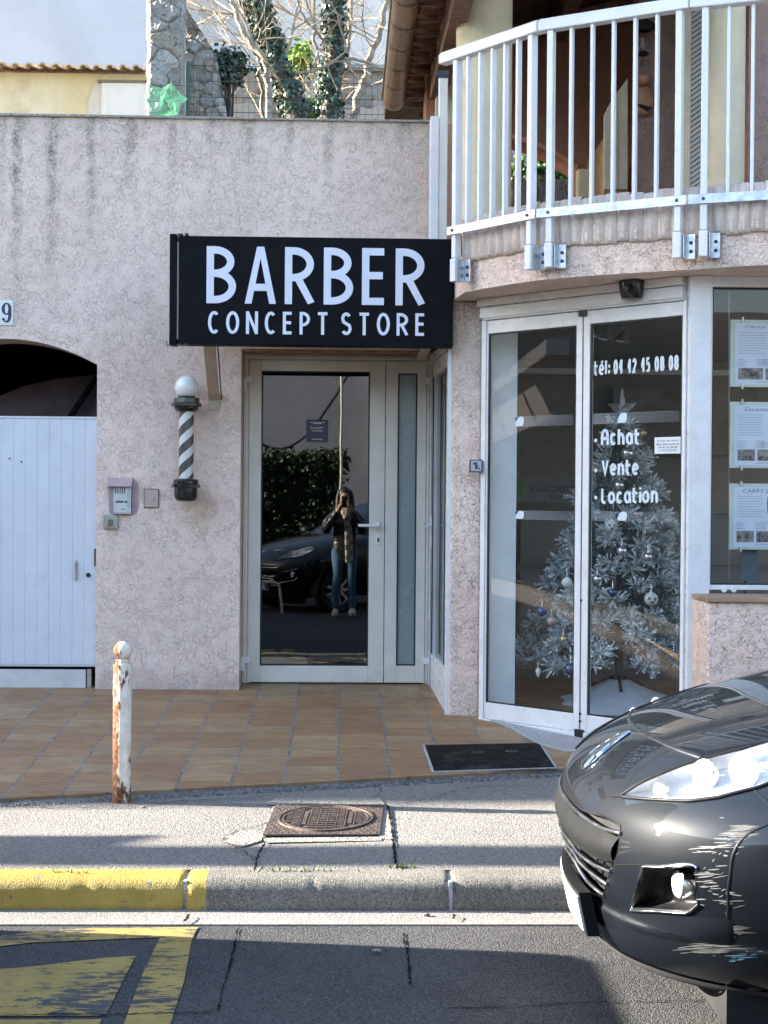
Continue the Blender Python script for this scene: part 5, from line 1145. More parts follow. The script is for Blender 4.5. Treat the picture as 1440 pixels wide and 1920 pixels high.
for a in ((1166, 1033, .030, 'b_silver', 'shiny silver bauble hanging alone high in the middle of the tree'), (1215, 1044, .026, 'b_silver', 'silver bauble near the right edge of the tree, level with the shiny one'), (1063, 1092, .031, 'b_white', 'plain white bauble just left of the door stile'),
          (1120, 1086, .026, 'b_silver', 'dull silver bauble just right of the door stile'), (1034, 1164, .028, 'b_rose', 'rose coloured bauble on the left of the tree'), (1016, 1146, .030, 'b_blue', 'blue bauble at the left edge of the tree'),
          (1070, 1254, .036, 'b_blue', 'dark blue bauble hanging lowest beside the door stile'), (1263, 1230, .030, 'b_blue', 'blue bauble at the lower right edge of the tree'), (1149, 1111, .026, 'b_blue', 'grey blue bauble in the middle of the tree'), (1176, 850, .040, 'b_silver', 'large matt silver bauble below the word Achat'),
          (1160, 910, .034, 'b_silver', 'silver bauble above the word Location'), (1056, 1198, .020, 'b_gold', 'small gold ornament low on the left of the tree'), (1206, 812, .024, 'b_gold', 'gold ornament near the top of the tree'), (1110, 880, .032, 'b_rose', 'rose bauble high beside the door stile')):
    bauble(*a, Y=TY-.82*min(.72, max(.25, (a[1]-760)/480)))
bauble(1221, 1123, .040, 'b_white', 'white bauble printed with dark flowers, right side of the tree', spots=True, Y=TY-.53); bauble(1146, 986, .036, 'b_white', 'white bauble printed with dark flowers, below the word Location', spots=True, Y=TY-.40)
bauble(1009, 1259, .018, 'b_white', 'white icicle shaped ornament hanging lowest at the left of the tree', drop=True, Y=TY-.55)
# ================================================================ GARDEN AND HOUSES BEHIND THE WALL
mb = MB(); mb.quad((-60, 9.6, 3.3), (60, 9.6, 3.3), (60, 400, 3.3), (-60, 400, 3.3)); tag(mb.build('garden_ground', simple('garden_soil', (.10, .075, .05), .95, var=.4, vscale=3)), 'raised garden ground behind the pink wall', 'ground', kind='structure')
def stone_mat():
    t = NT('limestone_rubble'); at_ = t.n('Attribute', attribute_name='stone'); s = t.sep(at_.outputs['Color'])
    st = t.mix(s[0], (.38, .355, .33), (.66, .64, .61)); st = t.mix(t.ramp(s[1], .55, .8, 0, .7), st, (.48, .39, .30))
    st = t.mix(t.ramp(t.noise(11, 6, .7), .45, .72, 0, .5), st, (.25, .235, .22)); st = t.mix(t.ramp(t.noise(30, 4, .6), .55, .75, 0, .6), st, (.60, .57, .53))
    c = t.mix(s[2], t.mix(t.ramp(t.noise(20, 4), .3, .7), (.36, .32, .27), (.50, .45, .39)), st)
    return t.done(c, .92, t.bump(t.math('ADD', t.noise(14, 4, .6), t.noise(45, 5, .65)), .045, 1.), spec=.2)
M['stone'] = stone_mat()
def stone_wall(mb_list, o, U, V, N, nu, nv, cell, depth, seed, edge=None):
    """displaced rubble face with a box core behind it; colour layer gives each stone its own tint"""
    o, U, V, N = map(Vector, (o, U, V, N)); g = np.random.default_rng(seed); w, h = U.length, V.length
    cu, cv = max(1, int(w/cell)), max(1, int(h/(cell*.72))); pts = np.array([((i+.5+g.uniform(-.36, .36)+.5*(j % 2))/cu*w, (j+.5+g.uniform(-.32, .32))/cv*h) for j in range(-1, cv+1) for i in range(-1, cu+1)])
    tint = g.uniform(0, 1, (len(pts), 2)); dep = g.uniform(.3, 1, len(pts)); tilt = g.normal(0, .5, (len(pts), 2))
    vs, cols = [], []
    for j in range(nv+1):
        for i in range(nu+1):
            u, v = i/nu*w, j/nv*h; nzx = mnoise.noise(Vector((u*9, v*9, seed)))*cell*.16; nzy = mnoise.noise(Vector((u*9, v*9, seed+5)))*cell*.16
            d = np.hypot(pts[:, 0]-u-nzx, (pts[:, 1]-v-nzy)*1.25); k = np.argsort(d)[:2]; e = d[k[1]]-d[k[0]]; q = min(1, e/(cell*.22))
            hh = depth*(q**.35)*dep[k[0]]+q*depth*.5*((u-pts[k[0], 0])*tilt[k[0], 0]+(v-pts[k[0], 1])*tilt[k[0], 1])/cell+depth*.4*mnoise.noise(Vector((u*14, v*14, seed)))+depth*.25*mnoise.noise(Vector((u*37, v*37, seed)))
            hh *= min(1., max(.0, min(u, w-u)/(cell*.14))+.05); ed = 0 if edge is None else edge(i/nu, j/nv)
            vs.append(o+U*(i/nu)+V*(j/nv)+N*hh+(U.normalized()*ed)); cols.append((tint[k[0], 0], tint[k[0], 1], 1. if e > cell*.09 else 0., 1))
    b = len(mb_list.v); mb_list.add(vs, [(j*(nu+1)+i, j*(nu+1)+i+1, (j+1)*(nu+1)+i+1, (j+1)*(nu+1)+i) for j in range(nv) for i in range(nu)]); mb_list.cols = getattr(mb_list, 'cols', []) + [(.5, .3, 1, 1)]*(b-len(getattr(mb_list, 'cols', []))) + cols
def with_cols(o, cols):
    n = len(o.data.vertices); cols = (cols+[(.5, .3, 1, 1)]*n)[:n]; a = o.data.color_attributes.new('stone', 'FLOAT_COLOR', 'POINT'); a.data.foreach_set('color', np.array(cols, dtype=np.float32).ravel()); return o
# stone pier with the sloping rubble wall beside it
YP1 = 14.0; pr = thing('stone_pier', list(P(306, 210, YP1)), 'tall pale rubble stone pier with a wall sloping down to its right', 'stone wall')
a, b = P(277, 240, YP1), P(339, -40, YP1); mb = MB()
jag = lambda u, v: (.035*mnoise.noise(Vector((v*14, u*2, 1)))+.02*mnoise.noise(Vector((v*40, 3, 1)))) if u in (0., 1.) else 0
stone_wall(mb, (a.x, YP1, a.z), (b.x-a.x, 0, 0), (0, 0, b.z-a.z), (0, -1, 0), 60, 200, .165, .05, 3, jag)
stone_wall(mb, (b.x, YP1, a.z), (0, .4, 0), (0, 0, b.z-a.z), (1, 0, 0), 20, 100, .2, .03, 8); stone_wall(mb, (a.x, YP1+.4, a.z), (0, -.4, 0), (0, 0, b.z-a.z), (-1, 0, 0), 20, 100, .2, .03, 9)
mb.box(a.x+.012, YP1+.012, 3.3, b.x-.004, YP1+.42, b.z); with_cols(mb.build('pier', M['stone'], pr, smooth=50), mb.cols)
mb = MB(); YP2 = 14.45; A_, B_ = P(338, 240, YP2), P(424, 240, YP2); zt_l, zt_r = P(338, -10, YP2).z, P(424, 205, YP2).z
nu, nv = 50, 110; base = MB(); stone_wall(base, (A_.x, YP2, A_.z), (B_.x-A_.x, 0, 0), (0, 0, zt_l-A_.z), (0, -1, 0), nu, nv, .14, .05, 14)
vs = []
for j in range(nv+1):
    for i in range(nu+1):
        v = Vector(base.v[j*(nu+1)+i]); px = 338+86*i/nu; top = P(px, np.interp(px, [338, 346, 405, 418, 424], [-10, 14, 105, 175, 208]), YP2).z+.03*mnoise.noise(Vector((px*.2, 0, 0))); v.z = min(v.z, top); vs.append(v)
mb.add(vs, base.f); n0 = len(mb.v)
tops = [P(px, np.interp(px, [338, 346, 405, 418, 424], [-10, 14, 105, 175, 208]), YP2) for px in range(338, 425, 4)]
mb.prism([(t_.x, YP2+.03, t_.z-.03) for t_ in tops]+[(B_.x-.01, YP2+.03, 3.3), (A_.x, YP2+.03, 3.3)], (0, .35, 0)); with_cols(mb.build('sloping_wall', M['stone'], pr, smooth=50), base.cols)
# low rubble wall with grey coping across the back
YB = 18.0; rw = thing('rubble_wall', list(P(600, 210, YB)), 'low rubble garden wall with a grey coping behind the bare trees', 'garden wall')
a, b = P(400, 300, YB), P(1140, 300, YB); zt_b = P(600, 133, YB).z; mb = MB(); stone_wall(mb, (a.x, YB, 3.9), (b.x-a.x, 0, 0), (0, 0, zt_b-3.9), (0, -1, 0), 230, 90, .34, .05, 21); mb.box(a.x, YB+.02, 3.3, b.x, YB+.4, zt_b)
with_cols(mb.build('stones', M['stone'], rw, smooth=50), mb.cols)
mb = MB(); mb.box(P(535, 130, YB).x, YB-.09, zt_b-.01, b.x, YB+.5, P(600, 122, YB).z); mb.build('coping', simple('grey_green_coping', (.30, .32, .31), .8, var=.2), rw, bevel=.01)
mb = MB()
for i in range(26):
    u = rng.uniform(P(420, 0, YB).x, P(730, 0, YB).x); z = rng.uniform(4.6+1.2, zt_b-.12); r_ = rng.uniform(.08, .22)
    mb.poly([Vector((u+r_*1.3*math.cos(q)*rng.uniform(.6, 1.1), YB-.072-.002*i, z+r_*.7*math.sin(q)*rng.uniform(.6, 1.1))) for q in [6.283*k/11 for k in range(11)]])
mb.build('plaster_patch', simple('pale_old_plaster', (.42, .385, .34), .9, var=.15), rw)
# yellow house with a tiled eave
YH = 19.0; yh = thing('yellow_house', list(P(130, 210, YH)), 'low yellow rendered house with a clay tile eave and white door', 'house')
a, b = P(-420, 133, YH), P(284, 131, YH)
t = NT('yellow_render'); nz = t.noise(1, 5, .65, vec=t.map((2.2, 2, .8))); c = t.mix(t.ramp(nz, .35, .7), (.74, .61, .36), (.80, .74, .57)); c = t.mix(t.ramp(t.noise(2.5, 5, .6), .55, .75, 0, .5), c, (.60, .46, .26)); M['yellow'] = t.done(c, .9, t.bump(t.noise(50, 4), .008))
mb = MB(); mb.box(a.x, YH, 3.3, b.x, YH+4, P(100, 137, YH).z); mb.build('wall', M['yellow'], yh)
p0, p1 = P(163, 240, YH), P(192, 155, YH); mb = MB(); mb.prism([(p0.x+.02, YH-.02, 3.4), (p1.x, YH-.02, 3.4), (p1.x, YH-.02, p1.z), (p0.x+.10, YH-.02, p1.z), (p0.x+.02, YH-.02, p1.z-.25)], (0, .019, 0)); mb.build('plaster_patch', simple('new_white_plaster', (.68, .63, .52), .9, var=.05), yh)
p0, p1 = P(191, 240, YH), P(276, 158, YH); mb = MB(); mb.box(p0.x, YH-.05, 3.4, p1.x, YH-.021, p1.z); dr = mb.build('door', simple('white_house_door', (.80, .77, .72), .5, var=.03), yh, bevel=.01)
q0, q1 = P(206, 240, YH), P(264, 172, YH); mb = MB(); mb.box(q0.x, YH-.062, 3.5, q1.x, YH-.0505, q1.z); mb.build('panel', bpy.data.materials['white_house_door'], dr, bevel=.01)
mb = MB(); mb.box(p0.x-.05, YH-.055, p1.z+.001, p1.x+.05, YH-.022, p1.z+.035); mb.build('lintel', simple('weathered_timber_lintel', (.25, .2, .14), .8, var=.3), yh)
mb = MB(); z0 = P(100, 136, YH).z; pit = 24.6/FPX*YH; k0 = P(12, 130, YH).x; r_ = pit*.30
for k in range(-16, 12):
    x = k0+k*pit+random.uniform(-.006, .006); n = 10; vs = []; dz = random.uniform(-.012, .012); L3 = 2.2
    for (y, zz_) in ((YH-.26, 0), (YH-.26+L3, .5)):
        for i in range(n+1): an = math.pi*i/n; vs.append((x+r_*math.cos(an), y, z0+zz_+dz+r_*1.0*math.sin(an)))
        for i in range(n+1): an = math.pi*i/n; vs.append((x+(r_-.018)*math.cos(an), y, z0+zz_+dz+(r_*1.0-.018)*math.sin(an)))
    m2 = 2*(n+1)
    mb.add(vs, [(i, i+1, m2+i+1, m2+i) for i in range(n)]+[(n+1+i+1, n+1+i, m2+n+1+i, m2+n+2+i) for i in range(n)]+[(i+1, i, n+1+i, n+2+i) for i in range(n)])
    xv = x+pit/2; vs = []
    for (y, zz_) in ((YH-.18, 0), (YH-.18+L3, .5)):
        for i in range(n+1): an = math.pi*i/n; vs.append((xv+r_*1.05*math.cos(an), y, z0+zz_+.02-r_*.45*math.sin(an)))
    mb.add(vs, [(i+1, i, n+1+i, n+2+i) for i in range(n)])
mb.build('roof', simple('sunbleached_clay_tile', (.52, .385, .25), .85, var=.3, vscale=5), yh, smooth=50)
# tall plain buildings closing the view
def tall(name, x0, x1, Y, z, base, lab):
    t_ = thing(name, ((x0+x1)/2, Y, 3.3), lab, 'building'); mb = MB(); mb.box(x0, Y, 3.3, x1, Y+8, z); mb.build('wall', simple(name+'_render', base, .9, var=.05, vscale=.7, bump=.01, bscale=14, dirt=(tuple(x*.8 for x in base), .35), dscale=.8), t_); return t_
tall('apartment_building', P(-900, 0, 24).x, P(318, 0, 24).x, 24, 22, (.40, .435, .52), 'tall plain blue grey building wall rising behind the yellow house')
tb = tall('white_house', P(319, 0, 26).x, P(1500, 0, 26).x, 26, 24, (.70, .655, .63), 'tall plain white building wall behind the bare trees')
# green mesh fence, post, plastic bag
YF = 13.0; fe = thing('mesh_fence', list(P(350, 213, YF)), 'dark green wire mesh fence with a green post behind the pink wall', 'fence')
M['fgreen'] = simple('dark_green_coating', (.022, .07, .045), .45, var=.1); M['wire'] = simple('dark_fence_wire', (.045, .055, .05), .6, var=.1)
a, b = P(346.5, 300, YF), P(356, 115, YF); mb = MB(); mb.box(a.x, YF, 3.3, b.x, YF+.05, b.z); mb.build('post', M['fgreen'], fe, bevel=.004)
mb = MB(); x0, x1 = b.x, P(1100, 200, YF).x; z1 = P(356, 121, YF).z
for py in (121, 150, 180, 208, 236): z = P(360, py, YF).z; mb.tube([(x0, YF+.03, z), (x1, YF+.03, z)], .0032, 5)
k = x0+.03
while k < x1: mb.tube([(k, YF+.036, 3.35), (k, YF+.036, z1+.02)], .0021, 4, caps=False); k += 11.5/FPX*YF
mb.build('wire_mesh', M['wire'], fe)
mb = MB(); a, b = P(262, 205, YF), P(341, 213, YF)
for py in (161, 190, 211): mb.tube([P(279, py, YF), P(346, py-1, YF)], .003, 5)
mb.tube([P(281, 161, YF), P(280, 240, YF)], .004, 5); mb.tube([P(323, 150, YF), P(322, 240, YF)], .008, 6)
mb.build('wire_panel', M['wire'], fe)
t = NT('green_translucent_plastic'); t.t.nodes.remove(t.b); df = t.n('BsdfTranslucent', {'Color': (.20, .62, .38)}); d2_ = t.n('BsdfDiffuse', {'Color': (.30, .62, .44)}); tr = t.n('BsdfTransparent', {'Color': (.72, .95, .82)})
m1 = t.n('MixShader', {0: .5, 1: df.outputs[0], 2: d2_.outputs[0]}); m2 = t.n('MixShader', {0: t.ramp(t.noise(6, 4), .3, .7, .15, .5), 1: tr.outputs[0], 2: m1.outputs[0]}); t.set(t.out.inputs[0], m2.outputs[0])
pl = [(272, 160), (300, 163), (324, 158), (338, 172), (349, 186), (344, 200), (334, 212), (318, 220), (296, 222), (277, 224)]
cx = P(308, 190, YF-.06); mb = MB(); ringp = [P(*p, YF-.05) for p in pl]
for k, f in enumerate((1, .7, .35)): mb.v += [tuple(cx.lerp(p, f)+Vector((.02*math.sin(i*2.1+k), -.07*(1-f)-.03*math.sin(i*1.7+k*2), .02*math.cos(i*2.7)))) for i, p in enumerate(ringp)]
n = len(pl); mb.v.append(tuple(cx+Vector((0, -.08, 0)))); fs = [(k*n+i, k*n+(i+1) % n, (k+1)*n+(i+1) % n, (k+1)*n+i) for k in (0, 1) for i in range(n)]+[(2*n+i, 2*n+(i+1) % n, 3*n) for i in range(n)]; mb.f += fs; mb.m += [0]*len(fs)
tag(mb.build('plastic_bag', t.m, smooth=40), 'translucent green plastic sheet caught on the fence by the stone pier', 'plastic sheet')
# ---- trees
M['bark'] = simple('pale_grey_bark', (.30, .25, .20), .9, var=.35, vscale=14, bump=.02, bscale=30); M['bark_d'] = simple('dark_ivy_stem_bark', (.10, .075, .055), .9, var=.3, bump=.02, bscale=30)
M['twig'] = simple('pale_twig_bark', (.36, .29, .215), .85, var=.25)
t = NT('ivy_leaf'); rn = t.n('ObjectInfo'); nz = t.noise(26, 3); c = t.mix(t.ramp(nz, .35, .65), (.012, .035, .022), (.04, .085, .045)); M['ivy'] = t.done(c, .32, spec=.6)
M['leaf_b'] = simple('bright_leaf', (.17, .30, .03), .5, var=.4, vscale=30); M['leaf_m'] = simple('mid_green_leaf', (.06, .13, .03), .55, var=.5, vscale=20)
def leaves(mb, pts, n, spread, size, seed):
    g = np.random.default_rng(seed)
    for i in range(n):
        p = pts[g.integers(len(pts))]; p = p if isinstance(p, Vector) else Vector(p); c = p+Vector(g.normal(0, 1, 3)).normalized()*spread*g.uniform(.4, 1.25)
        nn = ((c-p).normalized()+Vector(g.normal(0, .5, 3))+Vector((0, -.2, .2))).normalized(); u = nn.orthogonal().normalized(); w = nn.cross(u); a = g.uniform(0, 6.28); u, w = u*math.cos(a)+w*math.sin(a), w*math.cos(a)-u*math.sin(a); s = size*g.uniform(.6, 1.3)
        mb.add([c-u*s*.5, c+w*s*.42+u*s*.05, c+u*s*.62, c-w*s*.42+u*s*.05, c+nn*s*.12], [(0, 1, 4), (1, 2, 4), (2, 3, 4), (3, 0, 4)])
def dense(path, k=14):
    out = []
    for i in range(len(path)-1):
        for j in range(k): out.append(Vector(path[i]).lerp(Vector(path[i+1]), j/k))
    return out
def wob(path, amp, seed):
    d = dense(path, 6)+[Vector(path[-1])]; return [p+Vector((mnoise.noise(Vector((i*.35, seed, 0))), mnoise.noise(Vector((i*.35, seed, 7))), 0))*amp*(0 if i == 0 else 1) for i, p in enumerate(d)]
def branch(mb, p, d, l, r, dep, g):
    path = [p]; q = Vector(p); n = 6
    for i in range(n):
        d = (d+Vector(g.normal(0, .17, 3))+Vector((0, 0, .05))).normalized(); q = q+d*l/n; path.append(q.copy())
    mb.tube(path, [r*(1-.62*i/n) for i in range(n+1)], 6, caps=False)
    if dep > 0:
        for k in range(g.integers(2, 5)):
            i = g.integers(2, n+1); dd = (d+Vector((g.normal(0, .75), g.normal(0, .45), g.normal(.15, .5)))).normalized(); branch(mb, path[i], dd, l*g.uniform(.45, .8), r*.6, dep-1, g)
def tree(name, Y, path, r0, r1, lab, seed, ivy=0, nb=6, bark='bark', ivy_from=0., blen=1.1, lean=0.):
    g = np.random.default_rng(seed); pts = [P(x, y, Y+dy) for x, y, dy in path]; pts.insert(0, Vector((pts[0].x, pts[0].y, 3.3)))
    tr = thing(name, list(pts[0]), lab, 'tree', 'bare trees behind the pink wall'); w = wob(pts, .05, seed); n = len(w)
    mb = MB(); mb.tube(w, [r0+(r1-r0)*i/(n-1) for i in range(n)], 12); mb.build('trunk', M[bark], tr, smooth=60)
    mb = MB()
    for k in range(nb):
        i = int(g.uniform(.18, .98)*(n-1)); d = Vector((g.normal(lean, .8), g.normal(0, .5), g.uniform(.2, .9))).normalized(); branch(mb, w[i], d, blen*g.uniform(.6, 1.2), max(.006, r1*.27*g.uniform(.5, 1.2)), 2, g)
    mb.build('branches', M['twig'], tr)
    if ivy:
        mb = MB(); leaves(mb, dense(w, 3)[int(ivy_from*len(w)*3):], ivy, r0*1.2, .062, seed); mb.build('ivy', M['ivy'], tr)
    return tr
tree('ivy_covered_tree', 15.2, [(556, 218, 0), (545, 180, 0), (520, 140, 0), (508, 90, .1), (494, 45, .1), (474, -10, .1), (440, -120, .1)], .12, .085, 'leaning tree trunk wrapped in dark ivy, second ivy trunk left of the eave', 31, 3600, 9, 'bark_d')
tree('ivy_covered_tree', 15.6, [(617, 220, 0), (620, 160, 0), (626, 90, 0), (627, 20, 0), (634, -60, 0), (650, -200, 0)], .105, .08, 'upright tree trunk wrapped in dark ivy, the nearer to the brown eave', 37, 3600, 9, 'bark_d')
tree('bare_tree', 15.9, [(662, 214, 0), (676, 170, 0), (690, 120, 0), (706, 75, 0), (722, 25, 0), (738, -60, 0)], .048, .03, 'bare pale trunk leaning to the right below the brown gutter', 41, 0, 9, blen=.9)
tree('bare_tree', 16.2, [(640, 214, 0), (645, 160, 0), (652, 100, 0), (656, 45, 0), (664, -80, 0)], .032, .022, 'thin straight bare trunk between the ivy trunk and the leaning trunk', 47, 0, 10, blen=.9)
tree('bare_tree', 14.9, [(504, 160, 0), (495, 110, 0), (462, 70, 0), (440, 20, 0), (418, -40, 0)], .034, .026, 'bare pale trunk leaning to the left beside the stone wall', 53, 0, 14, blen=1.1, lean=-.7)
tree('bare_tree', 16.0, [(598, 190, 0), (600, 130, 0), (592, 80, 0), (588, 20, 0), (594, -60, 0)], .024, .016, 'slender pale sapling between the two ivy trunks', 59, 0, 8, blen=.8)
tree('bare_tree', 15.4, [(492, 215, 0), (488, 150, 0), (482, 100, 0), (470, 50, 0), (440, -20, 0)], .02, .014, 'slender bare sapling left of the leaning ivy trunk', 67, 0, 9, blen=1.0, lean=-.5)
def shrub(px, py, Y, w, h, n, size, mat, lab, seed, name='shrub'):
    g = np.random.default_rng(seed); c = P(px, py, Y); o = thing(name, [c.x, c.y, 3.3], lab, 'shrub'); mb = MB()
    pts = [c+Vector((g.normal(0, w*.42), g.normal(0, w*.3), g.normal(0, h*.38))) for _ in range(max(8, n//14))]; leaves(mb, pts, n, size*1.6, size, seed); mb.build('foliage', M[mat], o)
    mb = MB()
    for q in pts[:7]: mb.tube([(c.x, c.y, 3.3), c.lerp(q, .3)-Vector((0, 0, .3*h)), q], [.02, .012, .005], 5)
    mb.build('stems', M['bark_d'], o); return o
shrub(425, 128, 14.7, .17, .20, 1300, .055, 'ivy', 'dark ivy clump hanging on the sloping stone wall', 3, 'ivy_clump')
shrub(560, 112, 16.4, .13, .10, 220, .10, 'leaf_b', 'small bright green shrub lit by the sun between the ivy trunks', 4)
shrub(588, 208, 15.8, .30, .10, 300, .08, 'leaf_m', 'low dull green shrub at the foot of the two ivy trunks', 5)
shrub(985, 330, 12.6, .24, .16, 700, .055, 'leaf_m', 'leafy shrub seen through the balcony arch, left one', 6); shrub(1048, 330, 12.8, .20, .16, 700, .055, 'leaf_b', 'sunlit leafy shrub seen through the balcony arch, right one', 7)
mb = MB(); a, b = P(930, 400, 12.4), P(1110, 400, 12.4); stone_wall(mb, (a.x, 12.35, 3.3), (b.x-a.x, 0, 0), (0, 0, P(1000, 338, 12.4).z-3.3), (0, -1, 0), 60, 50, .26, .06, 77); mb.box(a.x, 12.37, 3.3, b.x, 12.7, P(1000, 340, 12.4).z); o = with_cols(mb.build('planter_wall', M['stone'], smooth=50), mb.cols); tag(o, 'low stone planter wall seen through the balcony arch', 'stone wall')
# ================================================================ DARK HATCHBACK, nose at the right
CARP = np.array([  # height, nose setback, half width, corner length, exponent
 (.215, .105, .62, .64, 2.3), (.25, .070, .675, .66, 2.3), (.30, .045, .725, .68, 2.35), (.36, .030, .765, .70, 2.4), (.385, .034, .775, .70, 2.4), (.45, .016, .81, .72, 2.45), (.55, .0, .845, .74, 2.5), (.65, .015, .86, .76, 2.5),
 (.72, .06, .865, .80, 2.45), (.78, .13, .865, .88, 2.35), (.84, .24, .86, .98, 2.3), (.90, .40, .85, 1.05, 2.3), (.955, .60, .825, 1.05, 2.3), (1.0, .80, .79, 1.02, 2.3), (1.04, 1.05, .74, .95, 2.3)])
CX, CY, CLEN = .672, 4.40, 3.98
_x = np.linspace(0, 1, len(CARP))
def _cub(v):
    k = min(int(v*(len(CARP)-1)), len(CARP)-2); t = v*(len(CARP)-1)-k
    p = [CARP[max(k-1, 0)], CARP[k], CARP[k+1], CARP[min(k+2, len(CARP)-1)]]
    return .5*((2*p[1])+(p[2]-p[0])*t+(2*p[0]-5*p[1]+4*p[2]-p[3])*t*t+(3*p[1]-p[0]-3*p[2]+p[3])*t**3)
def CS(phi, v, off=0.):
    """point of the front skin: phi -90 (near flank) .. 90 degrees, v 0 (lip) .. 1 (cowl); off = outwards"""
    def f(ph, v):
        v = min(max(v, 0), 1); Z, s0, w, L, n = _cub(v)
        if abs(ph) > 90: s = s0+L+(abs(ph)-90)*.02; t = w*math.copysign(1, ph)
        else:
            a = R(ph); s = s0+L*(1-abs(math.cos(a))**(2/n)); t = w*math.copysign(abs(math.sin(a))**(2/n), a)
        return Vector((CX+s, CY+t, Z))
    p = f(phi, v)
    if off:
        e = .6; du = f(phi+e, v)-f(phi-e, v); dv = f(phi, v+.006)-f(phi, v-.006); n = du.cross(dv); n = n.normalized() if n.length > 1e-9 else Vector((-1, 0, 0))
        c = Vector((CX+1.2, CY, .5)); n = n if n.dot(p-c) > 0 else -n; p = p+n*off
    return p
_ph = np.linspace(-125, 40, 331); _vv = np.linspace(0, 1, 241)
_G = np.array([[pix(CS(a, b)) for a in _ph] for b in _vv]); _D = np.array([[(CS(a, b)-CAMP).length for a in _ph] for b in _vv])
def inv(px, py):
    d = np.hypot(_G[..., 0]-px, _G[..., 1]-py); m = d < max(2.5, d.min()+1.5); q = np.where(m, _D+d*.01, 1e9); k = np.unravel_index(q.argmin(), q.shape)
    return float(_ph[k[1]]), float(_vv[k[0]])
def curve(pts, n=24):
    uv = [inv(*p) for p in pts]; L = [0]
    for i in range(1, len(uv)): L.append(L[-1]+math.hypot(pts[i][0]-pts[i-1][0], pts[i][1]-pts[i-1][1]))
    q = np.linspace(0, L[-1], n+1); return [(float(np.interp(x, L, [u[0] for u in uv])), float(np.interp(x, L, [u[1] for u in uv]))) for x in q]
mir = lambda c: [(-a, b) for a, b in c]
def bowl_patch(mb, A, B, nb, d, depth):
    n = len(A); vs = []; d = Vector(d).normalized()
    for j in range(nb+1):
        t = j/nb
        for i in range(n):
            e = min(1., min(t, 1-t)*5, min(i, n-1-i)/n*9); k = -.001+depth*max(0, e)**.6
            vs.append(CS(A[i][0]+(B[i][0]-A[i][0])*t, A[i][1]+(B[i][1]-A[i][1])*t)+d*k)
    mb.add(vs, [(j*n+i, j*n+i+1, (j+1)*n+i+1, (j+1)*n+i) for j in range(nb) for i in range(n-1)])
def patch(mb, A, B, nb, off, offb=None, fade=False):
    n = len(A); vs = []
    for j in range(nb+1):
        t = j/nb; o0 = off if offb is None else off+(offb-off)*math.sin(math.pi*t)
        for i in range(n):
            o = o0 if not fade else off+(o0-off)*min(1, 3*min(i, n-1-i)/n)-(.004 if i in (0, n-1) else 0)
            vs.append(CS(A[i][0]+(B[i][0]-A[i][0])*t, A[i][1]+(B[i][1]-A[i][1])*t, o))
    mb.add(vs, [(j*n+i, j*n+i+1, (j+1)*n+i+1, (j+1)*n+i) for j in range(nb) for i in range(n-1)])
def strip(mb, C, r, off, n=6): mb.tube([CS(a, b, off) for a, b in C], r, n)
def inside(poly, a, b):
    c = False; n = len(poly); j = n-1
    for i in range(n):
        if (poly[i][1] > b) != (poly[j][1] > b) and a < (poly[j][0]-poly[i][0])*(b-poly[i][1])/(poly[j][1]-poly[i][1])+poly[i][0]: c = not c
        j = i
    return c
sc5 = lambda pts: [(1050+x/5.335, 1440+y/5.335) for x, y in pts]
sc8 = lambda pts: [(1020+x/2.743, 1220+y/2.743) for x, y in pts]
def sym(pts, n=30):
    """polyline given on the near half of the nose -> mirrored over the centre line"""
    uv = sorted([inv(*p) for p in pts]); uv = [u for u in uv if u[0] < -1.5]; a0 = uv[0][0]; f = lambda a: float(np.interp(-abs(a), [u[0] for u in uv], [u[1] for u in uv]))
    return [(a0+(-2*a0)*i/n, f(a0+(-2*a0)*i/n)) for i in range(n+1)]
HLU = curve(sc8([(400, 742), (480, 692), (600, 632), (800, 562), (1000, 512), (1152, 470)])+[(1475, 1384), (1510, 1381), (1535, 1386)], 40)
HLL = curve(sc8([(404, 748), (560, 768), (750, 777), (900, 757), (1100, 707), (1152, 687)])+[(1475, 1450), (1510, 1424), (1535, 1388)], 40)
HLP = HLU+HLL[::-1]
FGT = curve(sc8([(510, 1112), (600, 1108), (700, 1104), (770, 1102), (790, 1120)]), 14); FGB = curve(sc8([(445, 1335), (550, 1340), (650, 1346), (740, 1346), (790, 1300)]), 14); FGP = FGT+FGB[::-1]
SLT = sym(sc5([(100, 330), (200, 415), (285, 440), (410, 480), (500, 510), (600, 585)])); SLB = sym(sc5([(95, 385), (200, 490), (300, 560), (400, 612), (500, 650), (600, 690)]))
CH0 = sym(sc5([(90, 335), (200, 450), (300, 520), (450, 610), (610, 660)]))
BDT = SLB; BDB = sym(sc5([(120, 735), (250, 840), (400, 918), (530, 938)]))
GRB = sym(sc5([(170, 1050), (230, 1180), (330, 1270), (438, 1275)]))
CH1 = sym(sc5([(140, 780), (170, 820), (330, 950), (515, 1045)])); CH2 = sym(sc5([(150, 850), (200, 930), (350, 1070), (485, 1160)])); CH3 = sym(sc5([(150, 930), (175, 985), (280, 1130), (445, 1268)]))
SLP, GRP = SLT+SLB[::-1], BDB+GRB[::-1]
M['car_paint'] = simple('dark_metallic_car_paint', (.005, .0072, .0105), .5, .1, var=.10, vscale=260, coat=1., spec=.16)
M['car_paint'].node_tree.nodes['Principled BSDF'].inputs['Coat Roughness'].default_value = .025
M['car_grey'] = simple('grey_bumper_plastic', (.012, .0125, .013), .65, var=.1, spec=.12)
M['car_trim'] = simple('black_car_trim', (.007, .007, .008), .5, var=.15, spec=.25)
M['lip'] = simple('weathered_bumper_lip', (.055, .055, .057), .6, var=.15, spec=.25)
M['car_chrome'] = simple('satin_chrome', (.78, .78, .77), .18, 1., var=.03)
